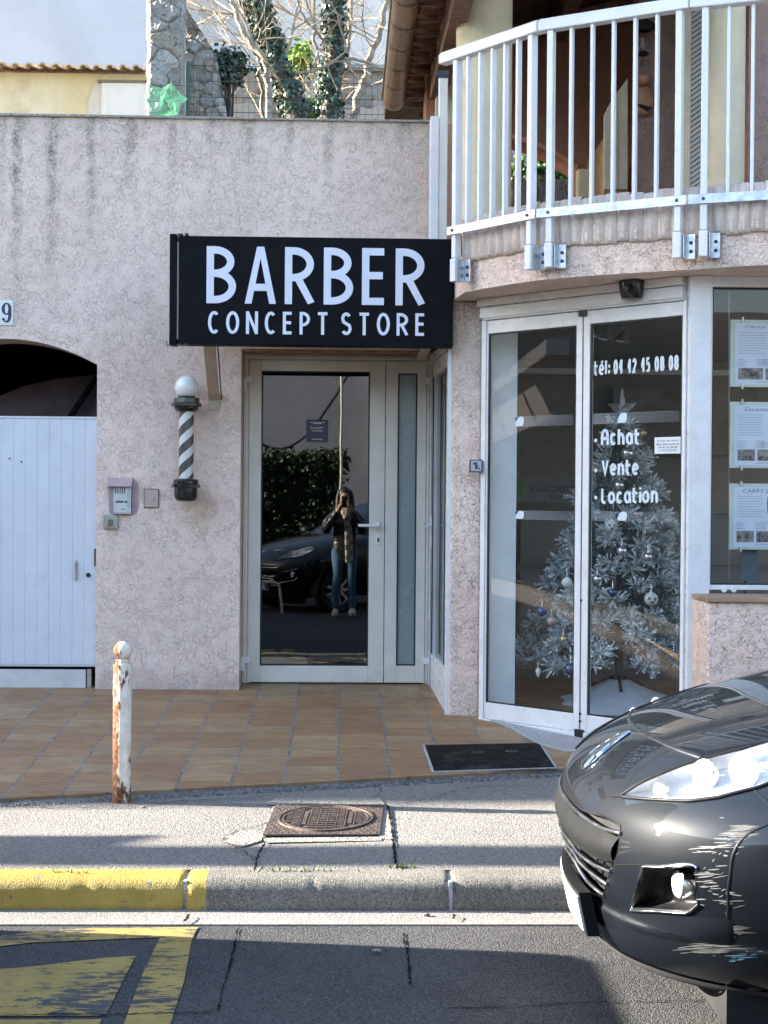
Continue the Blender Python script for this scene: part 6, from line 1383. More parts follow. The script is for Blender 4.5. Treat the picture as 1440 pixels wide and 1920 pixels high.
M['car_glass'] = simple('dark_car_glass', (.012, .015, .017), .05, var=.05, coat=.5)
M['tyre'] = simple('tyre_rubber', (.014, .014, .014), .8, var=.2); M['alloy'] = simple('alloy_rim', (.45, .46, .47), .35, .8, var=.08)
M['lens'] = glass('headlamp_lens', 1.5, (.96, .97, .98), .03); M['refl'] = simple('headlamp_reflector', (.84, .85, .86), .40, .35, var=.10, vscale=30, bump=.006, bscale=38)
car = thing('parked_car', (CX+2.0, CY, 0), 'dark grey metallic hatchback with a scratched front corner parked at the kerb', 'car')
# body shell with the openings left out
PHI = list(np.linspace(-90, 90, 421)); VV = list(np.linspace(0, 1, 201)); FW, RWs = .80, 3.33
def ring_pts(v):
    Z, s0, w, L, n = _cub(v); o = []
    back = CLEN-.02-.25*max(0, v-.75); Lr = .30
    for i in range(13):
        a = R(90*i/12); o.append((back-Lr+Lr*math.sin(math.pi/2-a)**(2/3.2) if i < 12 else back-Lr, -w*(math.cos(math.pi/2-a)**(2/3.2) if i else 0)))
    return o
rows = []
SG = [0, .02, .05, .09, .14, .2, .27, .35, .44, .54, .64, .74, .84, .92, 1.]
fl_n = 46
for v in VV:
    Z, s0, w, L, n = _cub(v); fr = [CS(a, v) for a in PHI]; rp = ring_pts(v)   # rp: from rear centre to the near rear corner
    s1 = rp[-1][0]; near = [Vector((CX+(s0+L)+(s1-s0-L)*i/fl_n, CY-w, Z)) for i in range(1, fl_n)]
    rear_n = [Vector((CX+s, CY+t, Z)) for s, t in rp]
    row = rear_n+near[::-1]+fr+[Vector((q.x, 2*CY-q.y, q.z)) for q in near]+[Vector((q.x, 2*CY-q.y, q.z)) for q in rear_n[::-1]]
    rows.append(row)
W_ = len(rows[0]); i_fr = 13+fl_n-1; fs = []; holes = [HLP, mir(HLP), FGP, mir(FGP), SLP, GRP]
bbox = [(min(p[0] for p in h), max(p[0] for p in h), min(p[1] for p in h), max(p[1] for p in h)) for h in holes]
for j in range(len(VV)-1):
    vc = (VV[j]+VV[j+1])/2
    for i in range(W_-1):
        k = i-i_fr; cut = False
        if 0 <= k < len(PHI)-1:
            ac = (PHI[k]+PHI[k+1])/2
            for h, bb_ in zip(holes, bbox):
                if bb_[0] <= ac <= bb_[1] and bb_[2] <= vc <= bb_[3] and inside(h, ac, vc): cut = True; break
        c = (rows[j][i]+rows[j+1][i+1])/2; s = c.x-CX
        if abs(c.y-CY) > .45 and (math.hypot(s-FW, c.z-.30) < .365 or math.hypot(s-RWs, c.z-.30) < .365): cut = True
        if not cut: fs.append((j*W_+i, j*W_+i+1, (j+1)*W_+i+1, (j+1)*W_+i))
mb = MB(); mb.add([p for r_ in rows for p in r_], fs); mb.poly([(p.x, p.y, p.z+.001) for p in rows[-1][::3]]); body = mb.build('body', M['car_paint'], car, smooth=60)
# underside and wheel liners
mb = MB(); mb.box(CX+.55, CY-.58, .20, CX+CLEN-.2, CY+.58, .30); mb.box(CX+.30, CY-.50, .32, CX+.5, CY+.50, .70)
for s in (FW, RWs):
    for sd_ in (-1, 1):
        mb.grid(lambda u, v: Vector((CX+s+.372*math.cos(math.pi*(1.06-1.12*u)), CY+sd_*(.86-.36*v), .30+.372*math.sin(math.pi*(1.06-1.12*u)))), 28, 3); mb.add([Vector((CX+s+.372*math.cos(a), CY+sd_*.5, .30+.372*math.sin(a))) for a in np.linspace(0, math.pi, 15)], [tuple(range(15))])
mb.box(CX+.34, CY-.56, .13, CX+.46, CY+.56, .31); mb.build('underbody', M['black_matte'], car)
# cabin: pillars and roof, with the glazing as its own part
base = [(1.12, .70), (2.2, .745), (3.3, .73), (3.80, .60)]; 
def cab(u, v, o=0.):
    """u round the cabin 0..1 starting at the windscreen centre, v up"""
    a = 2*math.pi*u; ca, sa = math.cos(a), math.sin(a); e = lambda x, n: math.copysign(abs(x)**(2/n), x)
    s0, s1 = 1.10+.98*v-.10*v*v, 3.86-.42*v*v; w = .735-.17*v**1.3; sm, hl = (s0+s1)/2, (s1-s0)/2
    return Vector((CX+sm-(hl+o)*e(ca, 3.2), CY+(w+o)*e(sa, 3.2), 1.035+.445*v-(.02*v*ca*ca)))
mb = MB(); mb.grid(lambda u, v: cab(u, v), 96, 14); mb.poly([cab(i/96, 1.)+Vector((0, 0, .0)) for i in range(96)]); mb.add([cab(i/96, 1.) for i in range(96)]+[Vector((CX+2.75, CY, 1.515))], [(i, (i+1) % 96, 96) for i in range(96)]); mb.build('cabin', M['car_paint'], car, smooth=50)
for nm, u0, u1 in (('windscreen', -.105, .105), ('side_window', .135, .30), ('side_window', .315, .42), ('side_window', -.30, -.135), ('side_window', -.42, -.315), ('rear_window', .445, .555)):
    mb = MB(); mb.grid(lambda u, v: cab(u0+(u1-u0)*u, .07+.80*v, .004), 20, 8); mb.build(nm, M['car_glass'], car, smooth=60)
for sd_ in (-1, 1):
    mb = MB(); mb.sphere((CX+1.52, CY+sd_*.93, 1.07), .09, 16, .55, 1.05, .75); mb.build('wing_mirror', M['car_paint'], car, smooth=60)
    mb = MB(); mb.tube([(CX+1.5, CY+sd_*.70, 1.02), (CX+1.52, CY+sd_*.88, 1.05)], .025, 8); mb.build('mirror_arm', M['car_trim'], car)
def wheel(s, sd_):
    c = Vector((CX+s, CY+sd_*.76, .305)); ax = (0, sd_, 0); mb = MB(); mb.lathe([(.20, -.09), (.28, -.095), (.300, -.075), (.305, -.04), (.305, .04), (.300, .075), (.28, .095), (.20, .09)], c, 40, ax, caps=False); w = mb.build('wheel', M['tyre'], car, smooth=40)
    mb = MB(); mb.lathe([(.205, .085), (.19, .07), (.185, -.05)], c, 40, ax, caps=False); mb.lathe([(.05, .05), (.05, .075), (.02, .08)], c, 20, ax)
    for k in range(9):
        a = 2*math.pi*k/9; d = Vector((math.cos(a), 0, math.sin(a))); t_ = Vector((-math.sin(a), 0, math.cos(a))); o = c+d*.04+Vector((0, sd_*.045, 0)); mb.obox(o-t_*.018, d*.155, t_*.036, Vector((0, sd_*.028, 0)))
    mb.build('rim', M['alloy'], w, smooth=35)
for s in (FW, RWs):
    for sd_ in (-1, 1): wheel(s, sd_)
# headlamps: reflector bowl, lamps, clear lens, dark seal
for side in (0, 1):
    g = (lambda c: c) if side == 0 else mir
    mb = MB(); sg_ = 1 if side == 0 else -1; bowl_patch(mb, g(HLU), g(HLL), 24, (.80, .55*sg_, -.12), .085); hl = mb.build('headlight', M['refl'], car, smooth=60)
    mb = MB(); patch(mb, g(HLU), g(HLL), 14, .003, .010); mb.build('lens', M['lens'], hl, smooth=60)
    mb = MB(); strip(mb, g(HLU), .0045, .002, 8); strip(mb, g(HLL), .0045, .002, 8); mb.build('seal', M['car_trim'], hl, smooth=60)
    mb = MB(); C = [(a[0]*.12+b[0]*.88, a[1]*.12+b[1]*.88) for a, b in zip(g(HLU), g(HLL))]; strip(mb, C[3:-6], .004, -.012, 8); mb.build('chrome_strip', M['car_chrome'], hl, smooth=60)
    for (px, py, r_) in ((1304, 1449, .038), (1378, 1445, .044), (1218, 1482, .018)):
        a, b = inv(px, py); a = a if side == 0 else -a; c = CS(a, b)+Vector((.80, .55*sg_, -.12))*.052; n_ = Vector((-.80, -.58*sg_, .10)).normalized(); mb = MB(); mb.lathe([(r_, .016), (r_*.98, .004), (r_*.75, -.010), (r_*.3, -.018)], c, 28, n_, caps=False); mb.lathe([(r_*1.06, .014), (r_*1.06, .018), (r_, .018)], c, 28, n_, caps=False); mb.sphere(c, r_*.34, 14); mb.build('lamp', M['refl'], hl, smooth=50)
# nose: slots, grey band, chrome strips, grille, emblem, plate, lip, fog lamps
mb = MB(); patch(mb, SLT, SLB, 4, -.030); patch(mb, BDB, GRB, 6, -.045); mb.build('grille_cavity', M['black_matte'], car)
mb = MB(); up_ = [(a[0], a[1]) for a in BDT]; patch(mb, BDT, BDB, 8, .0, .014); mb.build('bumper_band', M['car_grey'], car, smooth=60)
for nm, C, r_ in (('upper_chrome_strip', CH0, .006), ('grille_chrome_strip', CH1, .0058), ('grille_chrome_strip', CH2, .0058), ('grille_chrome_strip', CH3, .0058)):
    mb = MB(); strip(mb, C, r_, .003, 8); mb.build(nm, M['car_chrome'], car, smooth=60)
mb = MB()
for k in range(-9, 10):
    f = k/9.6; i = int(round((f+1)/2*30)); 
    for C0, C1 in ((CH1, CH2), (CH2, CH3), (BDB, CH1)):
        a, b = C0[i], C1[i]; m0, m1 = (a[0]*.8+b[0]*.2, a[1]*.8+b[1]*.2), (a[0]*.2+b[0]*.8, a[1]*.2+b[1]*.8)
        q = [CS(m0[0]-1.1, m0[1], -.012), CS(m0[0]+1.1, m0[1], -.012), CS(m1[0]+1.1, m1[1], -.012), CS(m1[0]-1.1, m1[1], -.012)]; mb.prism(q, Vector((.02, 0, 0)))
mb.build('grille_mesh', M['car_grey'], car)
mb = MB(); strip(mb, SLT, .003, .0, 6); strip(mb, [SLT[0], SLB[0]], .003, 0, 6); strip(mb, [SLT[-1], SLB[-1]], .003, 0, 6); strip(mb, [(a[0], a[1]) for a in GRB], .004, .0, 6); strip(mb, [BDB[0], GRB[0]], .004, 0, 6); strip(mb, [BDB[-1], GRB[-1]], .004, 0, 6); mb.build('opening_edge', M['car_trim'], car, smooth=60)
for side in (0, 1):
    g = (lambda c: c) if side == 0 else mir
    mb = MB(); bowl_patch(mb, g(FGT), g(FGB), 16, (.85, .5 if side == 0 else -.5, 0), .06); fg = mb.build('fog_lamp', M['car_trim'], car, smooth=60)
    mb = MB(); strip(mb, g(FGT), .0035, .003, 8); strip(mb, g(FGB), .0035, .003, 8); strip(mb, [g(FGT)[0], g(FGB)[0]], .0035, .003, 8); mb.build('bezel', M['car_chrome'], fg, smooth=60)
    mb = MB(); strip(mb, g(FGT), .007, -.004, 8); strip(mb, g(FGB), .007, -.004, 8); strip(mb, [g(FGT)[0], g(FGB)[0]], .007, -.004, 8); strip(mb, [g(FGT)[-1], g(FGB)[-1]], .007, -.004, 8); mb.build('recess_edge', M['car_paint'], fg, smooth=60)
    a, b = inv(1262, 1664); a = a if side == 0 else -a; c = CS(a, b, -.022); n_ = Vector((-.99, -.12 if side == 0 else .12, .02)).normalized(); mb = MB(); mb.lathe([(.040, -.03), (.040, .0), (.036, .003)], c, 32, n_, caps=False); mb.build('lamp_ring', M['car_chrome'], fg, smooth=40); mb = MB(); mb.lathe([(.036, .0), (.030, .008), (.015, .012), (.0, .013)], c, 32, n_, caps=False); mb.build('lamp', M['refl'], fg, smooth=60)
    mb = MB(); q = sc8([(330, 754), (400, 735), (404, 750)]); A = curve([q[0], q[1]], 4); B = curve([q[0], q[2]], 4); patch(mb, g(A), g(B), 3, .0025); mb.build('headlight_corner', M['car_trim'], car)
    for nm, pts in (('panel_gap', sc8([(360, 1099), (510, 1104)])), ('panel_gap', sc8([(1080, 712), (1152, 790)]))):
        mb = MB(); strip(mb, g(curve(pts, 10)), .0022, .0006, 5); mb.build(nm, M['car_trim'], car)
    mb = MB(); C = g(curve(sc8([(1152, 895), (1060, 940), (1000, 985), (965, 1060), (955, 1160), (950, 1300), (945, 1380)]), 24)); strip(mb, C, .0055, -.003, 8); mb.build('arch_edge', M['car_paint'], car, smooth=60)
    mb = MB(); A = g(curve(sc8([(375, 1352), (420, 1346), (560, 1352), (720, 1362), (800, 1368), (1000, 1380)]), 20)); B = g(curve(sc8([(370, 1420), (420, 1432), (560, 1470), (720, 1500), (850, 1508), (1000, 1512)]), 20)); patch(mb, A, B, 8, .0005, .013, True); mb.build('lower_swage', M['car_paint'], car, smooth=60)
HS = sym(sc8([(445, 352), (500, 405), (600, 455), (700, 500), (815, 540)])); mb = MB(); strip(mb, HS, .0035, -.0005, 6); mb.build('bonnet_gap', M['car_trim'], car); mb = MB(); strip(mb, [(a, b-.004) for a, b in HS], .002, .0005, 6); mb.build('bonnet_lip', M['car_chrome'], car)
pz = lambda n, v0, v1: [(a, v0) for a in np.linspace(-90, 90, n)]
mb = MB(); patch(mb, [(a, .0) for a in np.linspace(-90, 90, 90)], [(a, .058) for a in np.linspace(-90, 90, 90)], 4, .004, .010); patch(mb, [(a, .0) for a in np.linspace(-90, 90, 90)], [(a, .0) for a in np.linspace(-90, 90, 90)], 1, .004, -.0); mb.build('front_lip', M['lip'], car, smooth=50)
# emblem: chrome beast standing on its hind legs in a dark recess on the nose
eo = inv(1131, 1410)[1]
E = lambda x, y, o: CS(math.copysign(math.degrees(math.asin((abs(x)/.865)**(2.45/2))), x), eo+y*1.02, o)
mb = MB(); ov = [(.050*math.cos(a)*(1-.25*math.sin(a)), .062*math.sin(a)) for a in np.linspace(0, 2*math.pi, 33)[:-1]]; mb.add([E(x, y, .002) for x, y in ov]+[E(0, 0, .003)], [(i, (i+1) % 32, 32) for i in range(32)]); em = mb.build('emblem', M['car_trim'], car, smooth=60)
beast = [(-.012, .058), (.006, .060), (.016, .050), (.012, .042), (.020, .040), (.034, .046), (.038, .038), (.024, .028), (.016, .026), (.020, .016), (.036, .016), (.040, .008), (.020, .002), (.012, -.004), (.018, -.020), (.030, -.030), (.028, -.046), (.036, -.054), (.018, -.056), (.014, -.040), (.000, -.026), (-.010, -.036), (-.012, -.052), (-.024, -.056), (-.022, -.036), (-.018, -.020), (-.028, -.008), (-.036, -.018), (-.040, -.004), (-.026, .006), (-.020, .020), (-.026, .036), (-.020, .050)]
mb = MB(); n = len(beast); mb.add([E(x, y, .010) for x, y in beast]+[E(x*1.12, y*1.06, .003) for x, y in beast], [tuple(range(n))]+[(i, n+i, n+(i+1) % n, (i+1) % n) for i in range(n)]); mb.build('chrome_figure', M['car_chrome'], em)
mb = MB(); mb.tube([E(x*1.05, y*1.03, .004) for x, y in ov], .0018, 6, closed=True); mb.build('chrome_rim', M['car_chrome'], em)
# number plate on its black holder
mb = MB(); hp2 = []
PB, PT_ = .296, .392
def plate(mb, w, z0, z1, s, th):
    nseg = 10; vs = []
    for i in range(nseg+1):
        t_ = -w+2*w*i/nseg; sag = .30*t_*t_+.07*t_
        for z in (z0, z1): vs.append((CX+s+sag+.028*(PT_-z)/.13, CY+t_, z))
        for z in (z0, z1): vs.append((CX+s+sag+.028*(PT_-z)/.13+th, CY+t_, z))
    f4 = []
    for i in range(nseg): b = i*4; f4 += [(b, b+1, b+5, b+4), (b+2, b+6, b+7, b+3), (b+1, b+3, b+7, b+5), (b, b+4, b+6, b+2)]
    f4 += [(0, 2, 3, 1), (nseg*4, nseg*4+1, nseg*4+3, nseg*4+2)]; mb.add(vs, f4)
plate(mb, .275, PB-.012, PT_+.016, -.006, .035); mb.build('plate_holder', M['car_trim'], car)
mb = MB(); plate(mb, .262, PB, PT_, -.012, .0055); np_ = mb.build('number_plate', simple('white_plate', (.72, .72, .70), .35, var=.03), car)
mb = MB()
[mb.add([Vector((CX-.0128+.30*t_*t_+.07*t_+.028*(PT_-z)/.13, CY+t_, z)) for t_ in (.215, .257) for z in (PB+.003, PT_-.003)], [(0, 1, 3, 2)])]
mb.build('plate_band', simple('plate_blue', (.02, .05, .28), .4, var=.05), np_)
# scratches on the near corner
mb = MB(); g = np.random.default_rng(9)
def scr(cx, cy, w, h, n, lmin, lmax):
    for i in range(n):
        x, y = g.normal(cx, w), g.normal(cy, h); l = g.uniform(lmin, lmax)*math.exp(-((y-cy)/(h*1.4))**2*.5); A = curve([(x-l/2, y), (x+l/2, y+g.normal(0, .35)-l*.02)], 5); hh = g.uniform(.0003, .0012); vs = []
        for k, (a, b) in enumerate(A): t_ = hh*math.sin(math.pi*(k+.3)/5.6)+.0003; vs += [CS(a, b-t_, .0012), CS(a, b+t_, .0012)]
        mb.add(vs, [(2*k, 2*k+1, 2*k+3, 2*k+2) for k in range(5)])
scr(1385, 1560, 12, 9, 40, 8, 60); scr(1350, 1590, 24, 7, 22, 6, 44); scr(1335, 1650, 12, 22, 30, 4, 34); scr(1350, 1745, 22, 7, 46, 10, 70); scr(1330, 1778, 24, 7, 46, 10, 80); scr(1360, 1690, 12, 12, 12, 4, 30)
mb.build('scratches', simple('pale_scratched_primer', (.12, .12, .12), .7, var=.4), car)
mb = MB(); scr(1395, 1793, 14, 5, 14, 10, 50); mb.build('blue_scrape', simple('blue_scraped_paint', (.10, .22, .32), .6, var=.2), car)
# the same model twice more: one behind the photographer, one further along the kerb
def car_copy(loc, rot, lab):
    c = copy_tree(car); c.location = loc; c.rotation_euler = (0, 0, rot); c['label'] = lab; c['category'] = 'car'; return c
# ================================================================ WHAT THE STREET HOLDS BEHIND AND BESIDE THE VIEW (mirrored in the glass), plus added shadow casters
car_copy((.36, -2.55, 0), R(-38), 'dark car parked across the street, mirrored in the barber door behind the person')
tl = thing('shadow_trailer', (-3.6, 4.36, 0), 'low grey box added out of view on the left to shadow the road', 'added_trailer'); mb = MB(); c_ = [(-2.16, 3.46), (-2.06, 3.56), (-2.04, 5.20), (-2.10, 5.28), (-2.22, 5.31), (-5.2, 5.31), (-5.2, 3.46)]; mb.prism([(x, y, .14) for x, y in c_], (0, 0, .93)); mb.build('box', M['galv'], tl, bevel=.03); mb = MB(); mb.tube([(-5.2, 4.38, .42), (-6.4, 4.38, .45)], .04, 8); mb.build('tow_bar', M['galv'], tl)  # unseen box added beside the frame to cast the road shadow
for y in (3.40, 5.325): mb = MB(); mb.lathe([(.18, -.015), (.27, -.02), (.28, 0), (.27, .02), (.18, .015)], (-3.7, y, .28), 28, (0, 1, 0)); mb.build('wheel', M['tyre'], tl, smooth=40)
# opposite side of the street
ob = thing('opposite_building', (-4, -11, 0), 'grey rendered building across the street, mirrored in the barber door', 'building')
mb = MB(); mb.box(-30, -18, 0, .9, -11, 5.0); mb.build('wall', simple('grey_street_render', (.30, .31, .34), .9, var=.1, vscale=.8), ob); mb = MB(); mb.box(.9, -18, 0, 26, -10.4, 4.8); mb.build('wing', simple('taupe_street_render', (.30, .28, .25), .9, var=.1, vscale=.8), ob)
for x in (-14, -9, 4.5, 9, 13.5):
    yq = -11 if x < .9 else -10.4; mb = MB(); mb.box(x, yq+.001, 3.4, x+1.1, yq+.06, 4.5); w = mb.build('window', M['white_paint'], ob); mb = MB(); mb.box(x+.08, yq+.0605, 3.48, x+1.02, yq+.07, 4.42); mb.build('pane', M['car_glass'], w)
hd = thing('hedge', (-6, -7, 0), 'clipped hedge across the street, sunlit along its top, mirrored in the barber door', 'hedge'); mb = MB(); g = np.random.default_rng(4); hb = [Vector((g.uniform(-7, 0), g.uniform(-6.75, -6.5), g.uniform(.2, 2.25))) for _ in range(5200)]+[Vector((g.uniform(-7, 0), g.uniform(-7.4, -6.5), g.uniform(2.1, 2.32))) for _ in range(2600)]; leaves(mb, hb, 22000, .10, .075, 5); mb.build('foliage', simple('hedge_leaf', (.032, .062, .018), .55, var=.5, vscale=20), hd); mb = MB(); mb.box(-7, -7.3, 0, -.1, -6.8, 2.05); mb.build('twigs', simple('dark_hedge_core', (.012, .018, .010), .95, var=.3), hd)
mb = MB(); mb.lathe([(.045, 0), (.045, .3), (.024, .32), (.020, 5.8)], (-.06, -4.2, 0), 14); o = tag(mb.build('street_pole', simple('cream_pole', (.66, .60, .45), .4, .2, var=.05), smooth=40), 'slim cream pole across the street, mirrored as a bright line in the barber door', 'pole'); o.rotation_euler = (0, 0, 0)
wc = MB(); 
wc.tube([Vector((-2.6+2.9*u, -8.2, 3.9-2.2*math.sin(math.pi*u)*.75+.4*u)) for u in [i/20 for i in range(21)]], .022, 6); tag(wc.build('overhead_cable', M['black_plastic']), 'sagging black cable across the street, mirrored at the top of the barber door', 'cable')
mb = MB(); hoop = [Vector((-1.75, -1.0, 0)), Vector((-1.75, -1.0, .34))]+[Vector((-1.67+.08*math.cos(a), -1.0, .34+.08*math.sin(a))) for a in np.linspace(math.pi, math.pi/2, 5)]+[Vector((-.93+.10*math.cos(a), -1.0, .32+.10*math.sin(a))) for a in np.linspace(math.pi/2, 0, 6)]+[Vector((-.83, -1.0, 0))]
mb.tube(hoop, .022, 10); tag(mb.build('bike_stand', M['cream_alu'], smooth=60), 'low hooped tube stand across the street, mirrored in the barber door', 'bike stand')
# unseen casters added: tall house shades the balcony, bar and cloth shade the pavement
nb_ = thing('shade_house', (-12, 9.6, 0), 'tall rendered house added out of view behind the pink wall to shade the balcony', 'house'); mb = MB(); mb.box(-17, 9.53, 0, -8, 13.2, 11.2); mb.build('wall', M['cream_wall'], nb_); mb = MB(); mb.box(-30, 9.53, 0, -17.001, 13.2, 7.75); mb.build('shade_wing', M['cream_wall'], nb_); mb = MB(); mb.box(-17.2, 9.5, 11.201, -7.8, 13.4, 11.32); mb.build('roof', M['tile'], nb_)
for x in (-15.4, -11.9): mb = MB(); mb.box(x, 9.48, 5.6, x+1.0, 9.529, 7.0); mb.build('shutter', M['gate'], nb_)
aw = thing('added_awning', (-9.8, 9.2, 3.1), 'pale bar and sloped cloth added out of view to shade the pavement', 'added_awning'); mb = MB(); mb.box(-14.5, 6.78, 3.12, -6.9, 7.03, 3.29); mb.build('shadow_bar', M['white_paint'], aw); mb = MB(); mb.prism([(-14.5, 6.93, 3.119), (-9.1, 6.93, 3.119), (-6.95, 6.93, 2.42), (-14.5, 6.93, 2.42)], (0, .02, 0)); mb.build('shadow_cloth', M['rolled'], aw)  # bar and cloth shaped for their shadows, added out of view
for x in (-14.0, -10.6): mb = MB(); mb.prism([(x, 7.031, 3.26), (x, 9.219, 3.72), (x, 9.219, 3.66), (x, 7.031, 3.20)], (.04, 0, 0)); mb.build('arm', M['galv'], aw)
rb = thing('corner_shop_building', (16, 2, 0), 'pale building closing the street far to the right of the agency', 'building'); mb = MB(); mb.box(15, -16, 0, 24, 30, 8); mb.build('wall', simple('slate_render', (.12, .13, .15), .9, var=.1), rb)
eb = thing('street_end_building', (-34, 0, 0), 'taupe building closing the street far left, mirrored in the sliding doors', 'building'); mb = MB(); mb.box(-44, -16, 0, -34, 8.8, 13); mb.build('wall', M['beige_in'], eb)
# ---------------------------------------------------------------- the photographer, seen only in the door glass
def skin(name, verts, edges, mat, parent, sub=2, root=0):
    me = bpy.data.meshes.new(name); me.from_pydata([v[0] for v in verts], edges, []); o = bpy.data.objects.new(name, me); COL.objects.link(o); me.materials.append(mat)
    o.modifiers.new('skin', 'SKIN'); sk = me.skin_vertices[0].data
    for i, v in enumerate(verts): sk[i].radius = v[1] if isinstance(v[1], tuple) else (v[1], v[1]); sk[i].use_root = (i == root)
    s = o.modifiers.new('sub', 'SUBSURF'); s.levels = sub; s.render_levels = sub; o.modifiers['skin'].use_smooth_shade = True; adopt(o, parent); return o
M['skin'] = simple('skin', (.52, .31, .22), .5, var=.08); M['jacket'] = simple('black_padded_jacket', (.018, .018, .02), .28, var=.3, bump=.02, bscale=14); M['jeans'] = simple('blue_jeans', (.06, .12, .19), .85, var=.25, vscale=20); M['hair'] = simple('dark_brown_hair', (.03, .018, .012), .45, var=.3, vscale=40); M['shoe'] = simple('white_trainers', (.62, .58, .50), .5, var=.1)
t = NT('checked_scarf'); wv = t.n('TexChecker', {'Vector': t.co, 'Scale': 16.}); t.set(wv.inputs[1], (.62, .55, .42)); t.set(wv.inputs[2], (.16, .12, .08)); M['scarf'] = t.done(t.mix(t.ramp(t.noise(30, 3), .4, .6, 0, .5), wv.outputs[0], (.40, .34, .25)), .9)
pe = thing('person', (0, -.36, 0), 'person in black jacket, checked scarf and jeans raising a phone, mirrored in the barber door', 'person'); yb = -.36
bv = [((0, yb, .92), (.10, .08)), ((0, yb, 1.06), (.115, .09)), ((0, yb, 1.24), (.145, .10)), ((0, yb, 1.36), (.075, .065)), ((0, yb+.01, 1.43), (.05, .05)), ((0, yb+.02, 1.50), (.066, .075)), ((0, yb+.015, 1.58), (.068, .085)), ((0, yb+.01, 1.635), (.04, .05))]
be = [(i, i+1) for i in range(7)]
for s in (-1, 1):
    k = len(bv); bv += [((s*.13, yb, 1.33), .055), ((s*.20, yb-.01, 1.24), .05), ((s*.235, yb+.07, 1.12), .042), ((s*.14, yb+.19, 1.29), .034), ((s*.062, yb+.262, 1.425), .025), ((s*.050, yb+.285, 1.47), (.024, .032))]; be += [(2, k), (k, k+1), (k+1, k+2), (k+2, k+3), (k+3, k+4), (k+4, k+5)]
    k = len(bv); bv += [((s*.085, yb, .80), .07), ((s*.095, yb+.01, .50), .056), ((s*.10, yb-.01, .30), .055), ((s*.105, yb-.015, .10), .034), ((s*.11, yb+.06, .05), .024), ((s*.115, yb+.11, .045), .018)]; be += [(0, k)]+[(k+i, k+i+1) for i in range(5)]
skin('body', bv, be, M['skin'], pe)
for s in (-1, 1):   # fingers closed round the phone
    for f in range(4):
        z = 1.508-.019*f; a = Vector((s*.052, yb+.292, z)); skin('finger', [(a, .0085), (a+Vector((s*.006, .022, .002)), .008), (a+Vector((-s*.012, .036, .0)), .0075), (a+Vector((-s*(.030-.003*abs(f-1)), .034, -.002)), .0065)], [(0, 1), (1, 2), (2, 3)], M['skin'], pe, 1)
    a = Vector((s*.046, yb+.276, 1.452)); skin('thumb', [(a, .0105), (a+Vector((-s*.014, -.006, .022)), .0095), (a+Vector((-s*.026, -.004, .045)), .008)], [(0, 1), (1, 2)], M['skin'], pe, 1)
jv = [((0, yb, .74), (.185, .135)), ((0, yb, 1.06), (.15, .115)), ((0, yb, 1.24), (.17, .12)), ((0, yb, 1.37), (.085, .08))]; je = [(0, 1), (1, 2), (2, 3)]
for s in (-1, 1): k = len(jv); jv += [((s*.14, yb, 1.335), .075), ((s*.215, yb-.01, 1.24), .075), ((s*.245, yb+.07, 1.11), .065), ((s*.145, yb+.185, 1.285), .05), ((s*.085, yb+.235, 1.375), .042)]; je += [(2, k), (k, k+1), (k+1, k+2), (k+2, k+3), (k+3, k+4)]
skin('jacket', jv, je, M['jacket'], pe)
nv = [((0, yb, .88), (.145, .105)), ((0, yb, .99), (.135, .10))]; ne = [(0, 1)]
for s in (-1, 1): k = len(nv); nv += [((s*.085, yb, .78), .098), ((s*.095, yb+.01, .50), .066), ((s*.10, yb-.01, .30), .060), ((s*.104, yb-.014, .09), .050)]; ne += [(0, k), (k, k+1), (k+1, k+2), (k+2, k+3)]
skin('jeans', nv, ne, M['jeans'], pe)
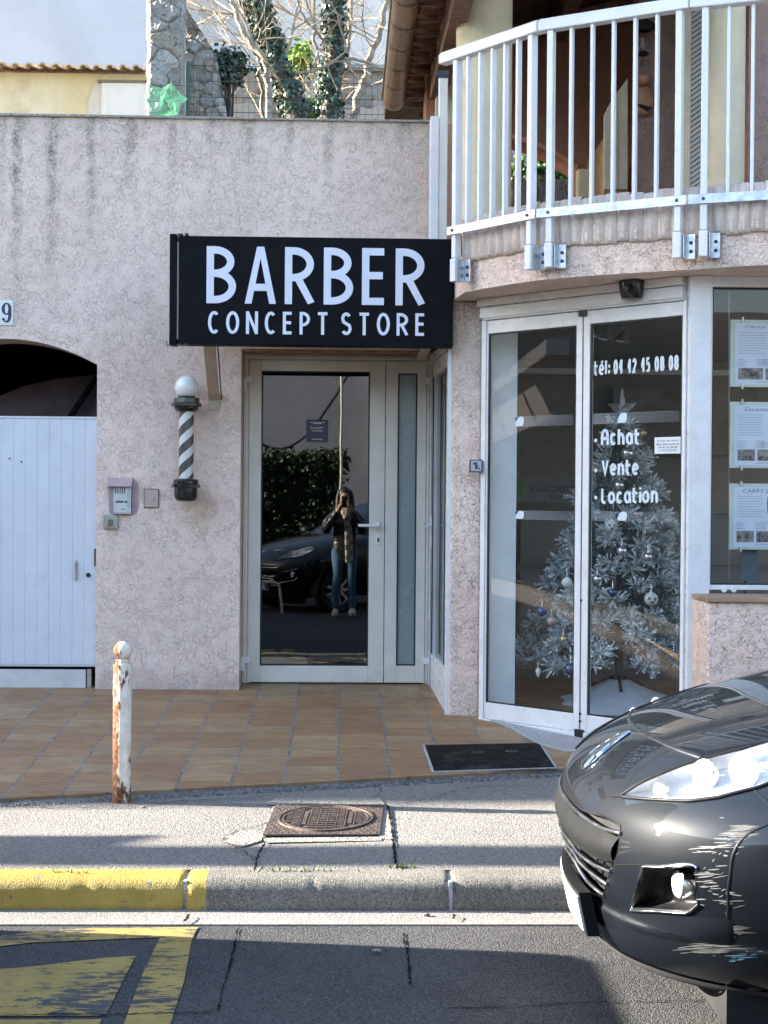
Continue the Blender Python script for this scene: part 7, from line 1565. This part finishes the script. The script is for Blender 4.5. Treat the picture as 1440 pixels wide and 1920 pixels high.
for s in (-1, 1): skin('shoe', [((s*.106, yb-.045, .07), (.052, .06)), ((s*.11, yb+.05, .055), (.050, .050)), ((s*.116, yb+.165, .042), (.046, .038))], [(0, 1), (1, 2)], M['shoe'], pe)
skin('scarf', [((0, yb+.02, 1.40), (.105, .085)), ((.03, yb+.115, 1.31), (.05, .03)), ((.05, yb+.135, 1.10), (.050, .022)), ((.055, yb+.125, .86), (.052, .02)), ((.055, yb+.12, .70), (.055, .018))], [(0, 1), (1, 2), (2, 3), (3, 4)], M['scarf'], pe)
mb = MB(); mb.sphere((0, yb-.022, 1.585), .098, 20, .88, 1.0, 1.08)
for s in (-1, 1): mb.tube([(s*.06, yb-.01, 1.64), (s*.082, yb+.01, 1.54), (s*.088, yb+.02, 1.42), (s*.105, yb+.06, 1.30), (s*.10, yb+.075, 1.20)], [.03, .036, .04, .034, .012], 10)
mb.tube([(0, yb-.07, 1.60), (0, yb-.10, 1.45), (0, yb-.12, 1.28)], [.06, .085, .05], 12); mb.build('hair', M['hair'], pe, smooth=60)
mb = MB(); hz = 1.545
for s in (-1, 1): mb = MB(); mb.sphere((s*.028, yb+.088, hz), .011, 10); mb.build('eye', M['ink'], pe, smooth=60)
mb = MB(); mb.prism([(-.014, yb+.085, 1.505), (.014, yb+.085, 1.505), (0, yb+.085, 1.545)], (0, .022, 0)); mb.build('nose', M['skin'], pe); mb = MB(); mb.sphere((0, yb+.086, 1.478), .02, 12, 1.1, .4, .35); mb.build('mouth', simple('lips', (.35, .13, .11), .5, var=.05), pe, smooth=60)
for s in (-1, 1): mb = MB(); mb.sphere((s*.074, yb+.01, 1.535), .022, 10, .4, .7, 1.2); mb.build('ear', M['skin'], pe, smooth=60)
ph_ = thing('phone', (0, -.035, 1.49), 'black phone held upright in both hands by the person mirrored in the barber door', 'phone'); mb = MB(); mb.box(-.036, -.044, 1.42, .036, -.036, 1.567); mb.build('case', M['gloss_black'], ph_, bevel=.004); mb = MB(); mb.lathe([(.007, 0), (.007, .002)], (-.016, -.0355, 1.545), 12, (0, 1, 0)); mb.lathe([(.007, 0), (.007, .002)], (-.016, -.0355, 1.525), 12, (0, 1, 0)); mb.build('camera_lens', M['ink'], ph_)
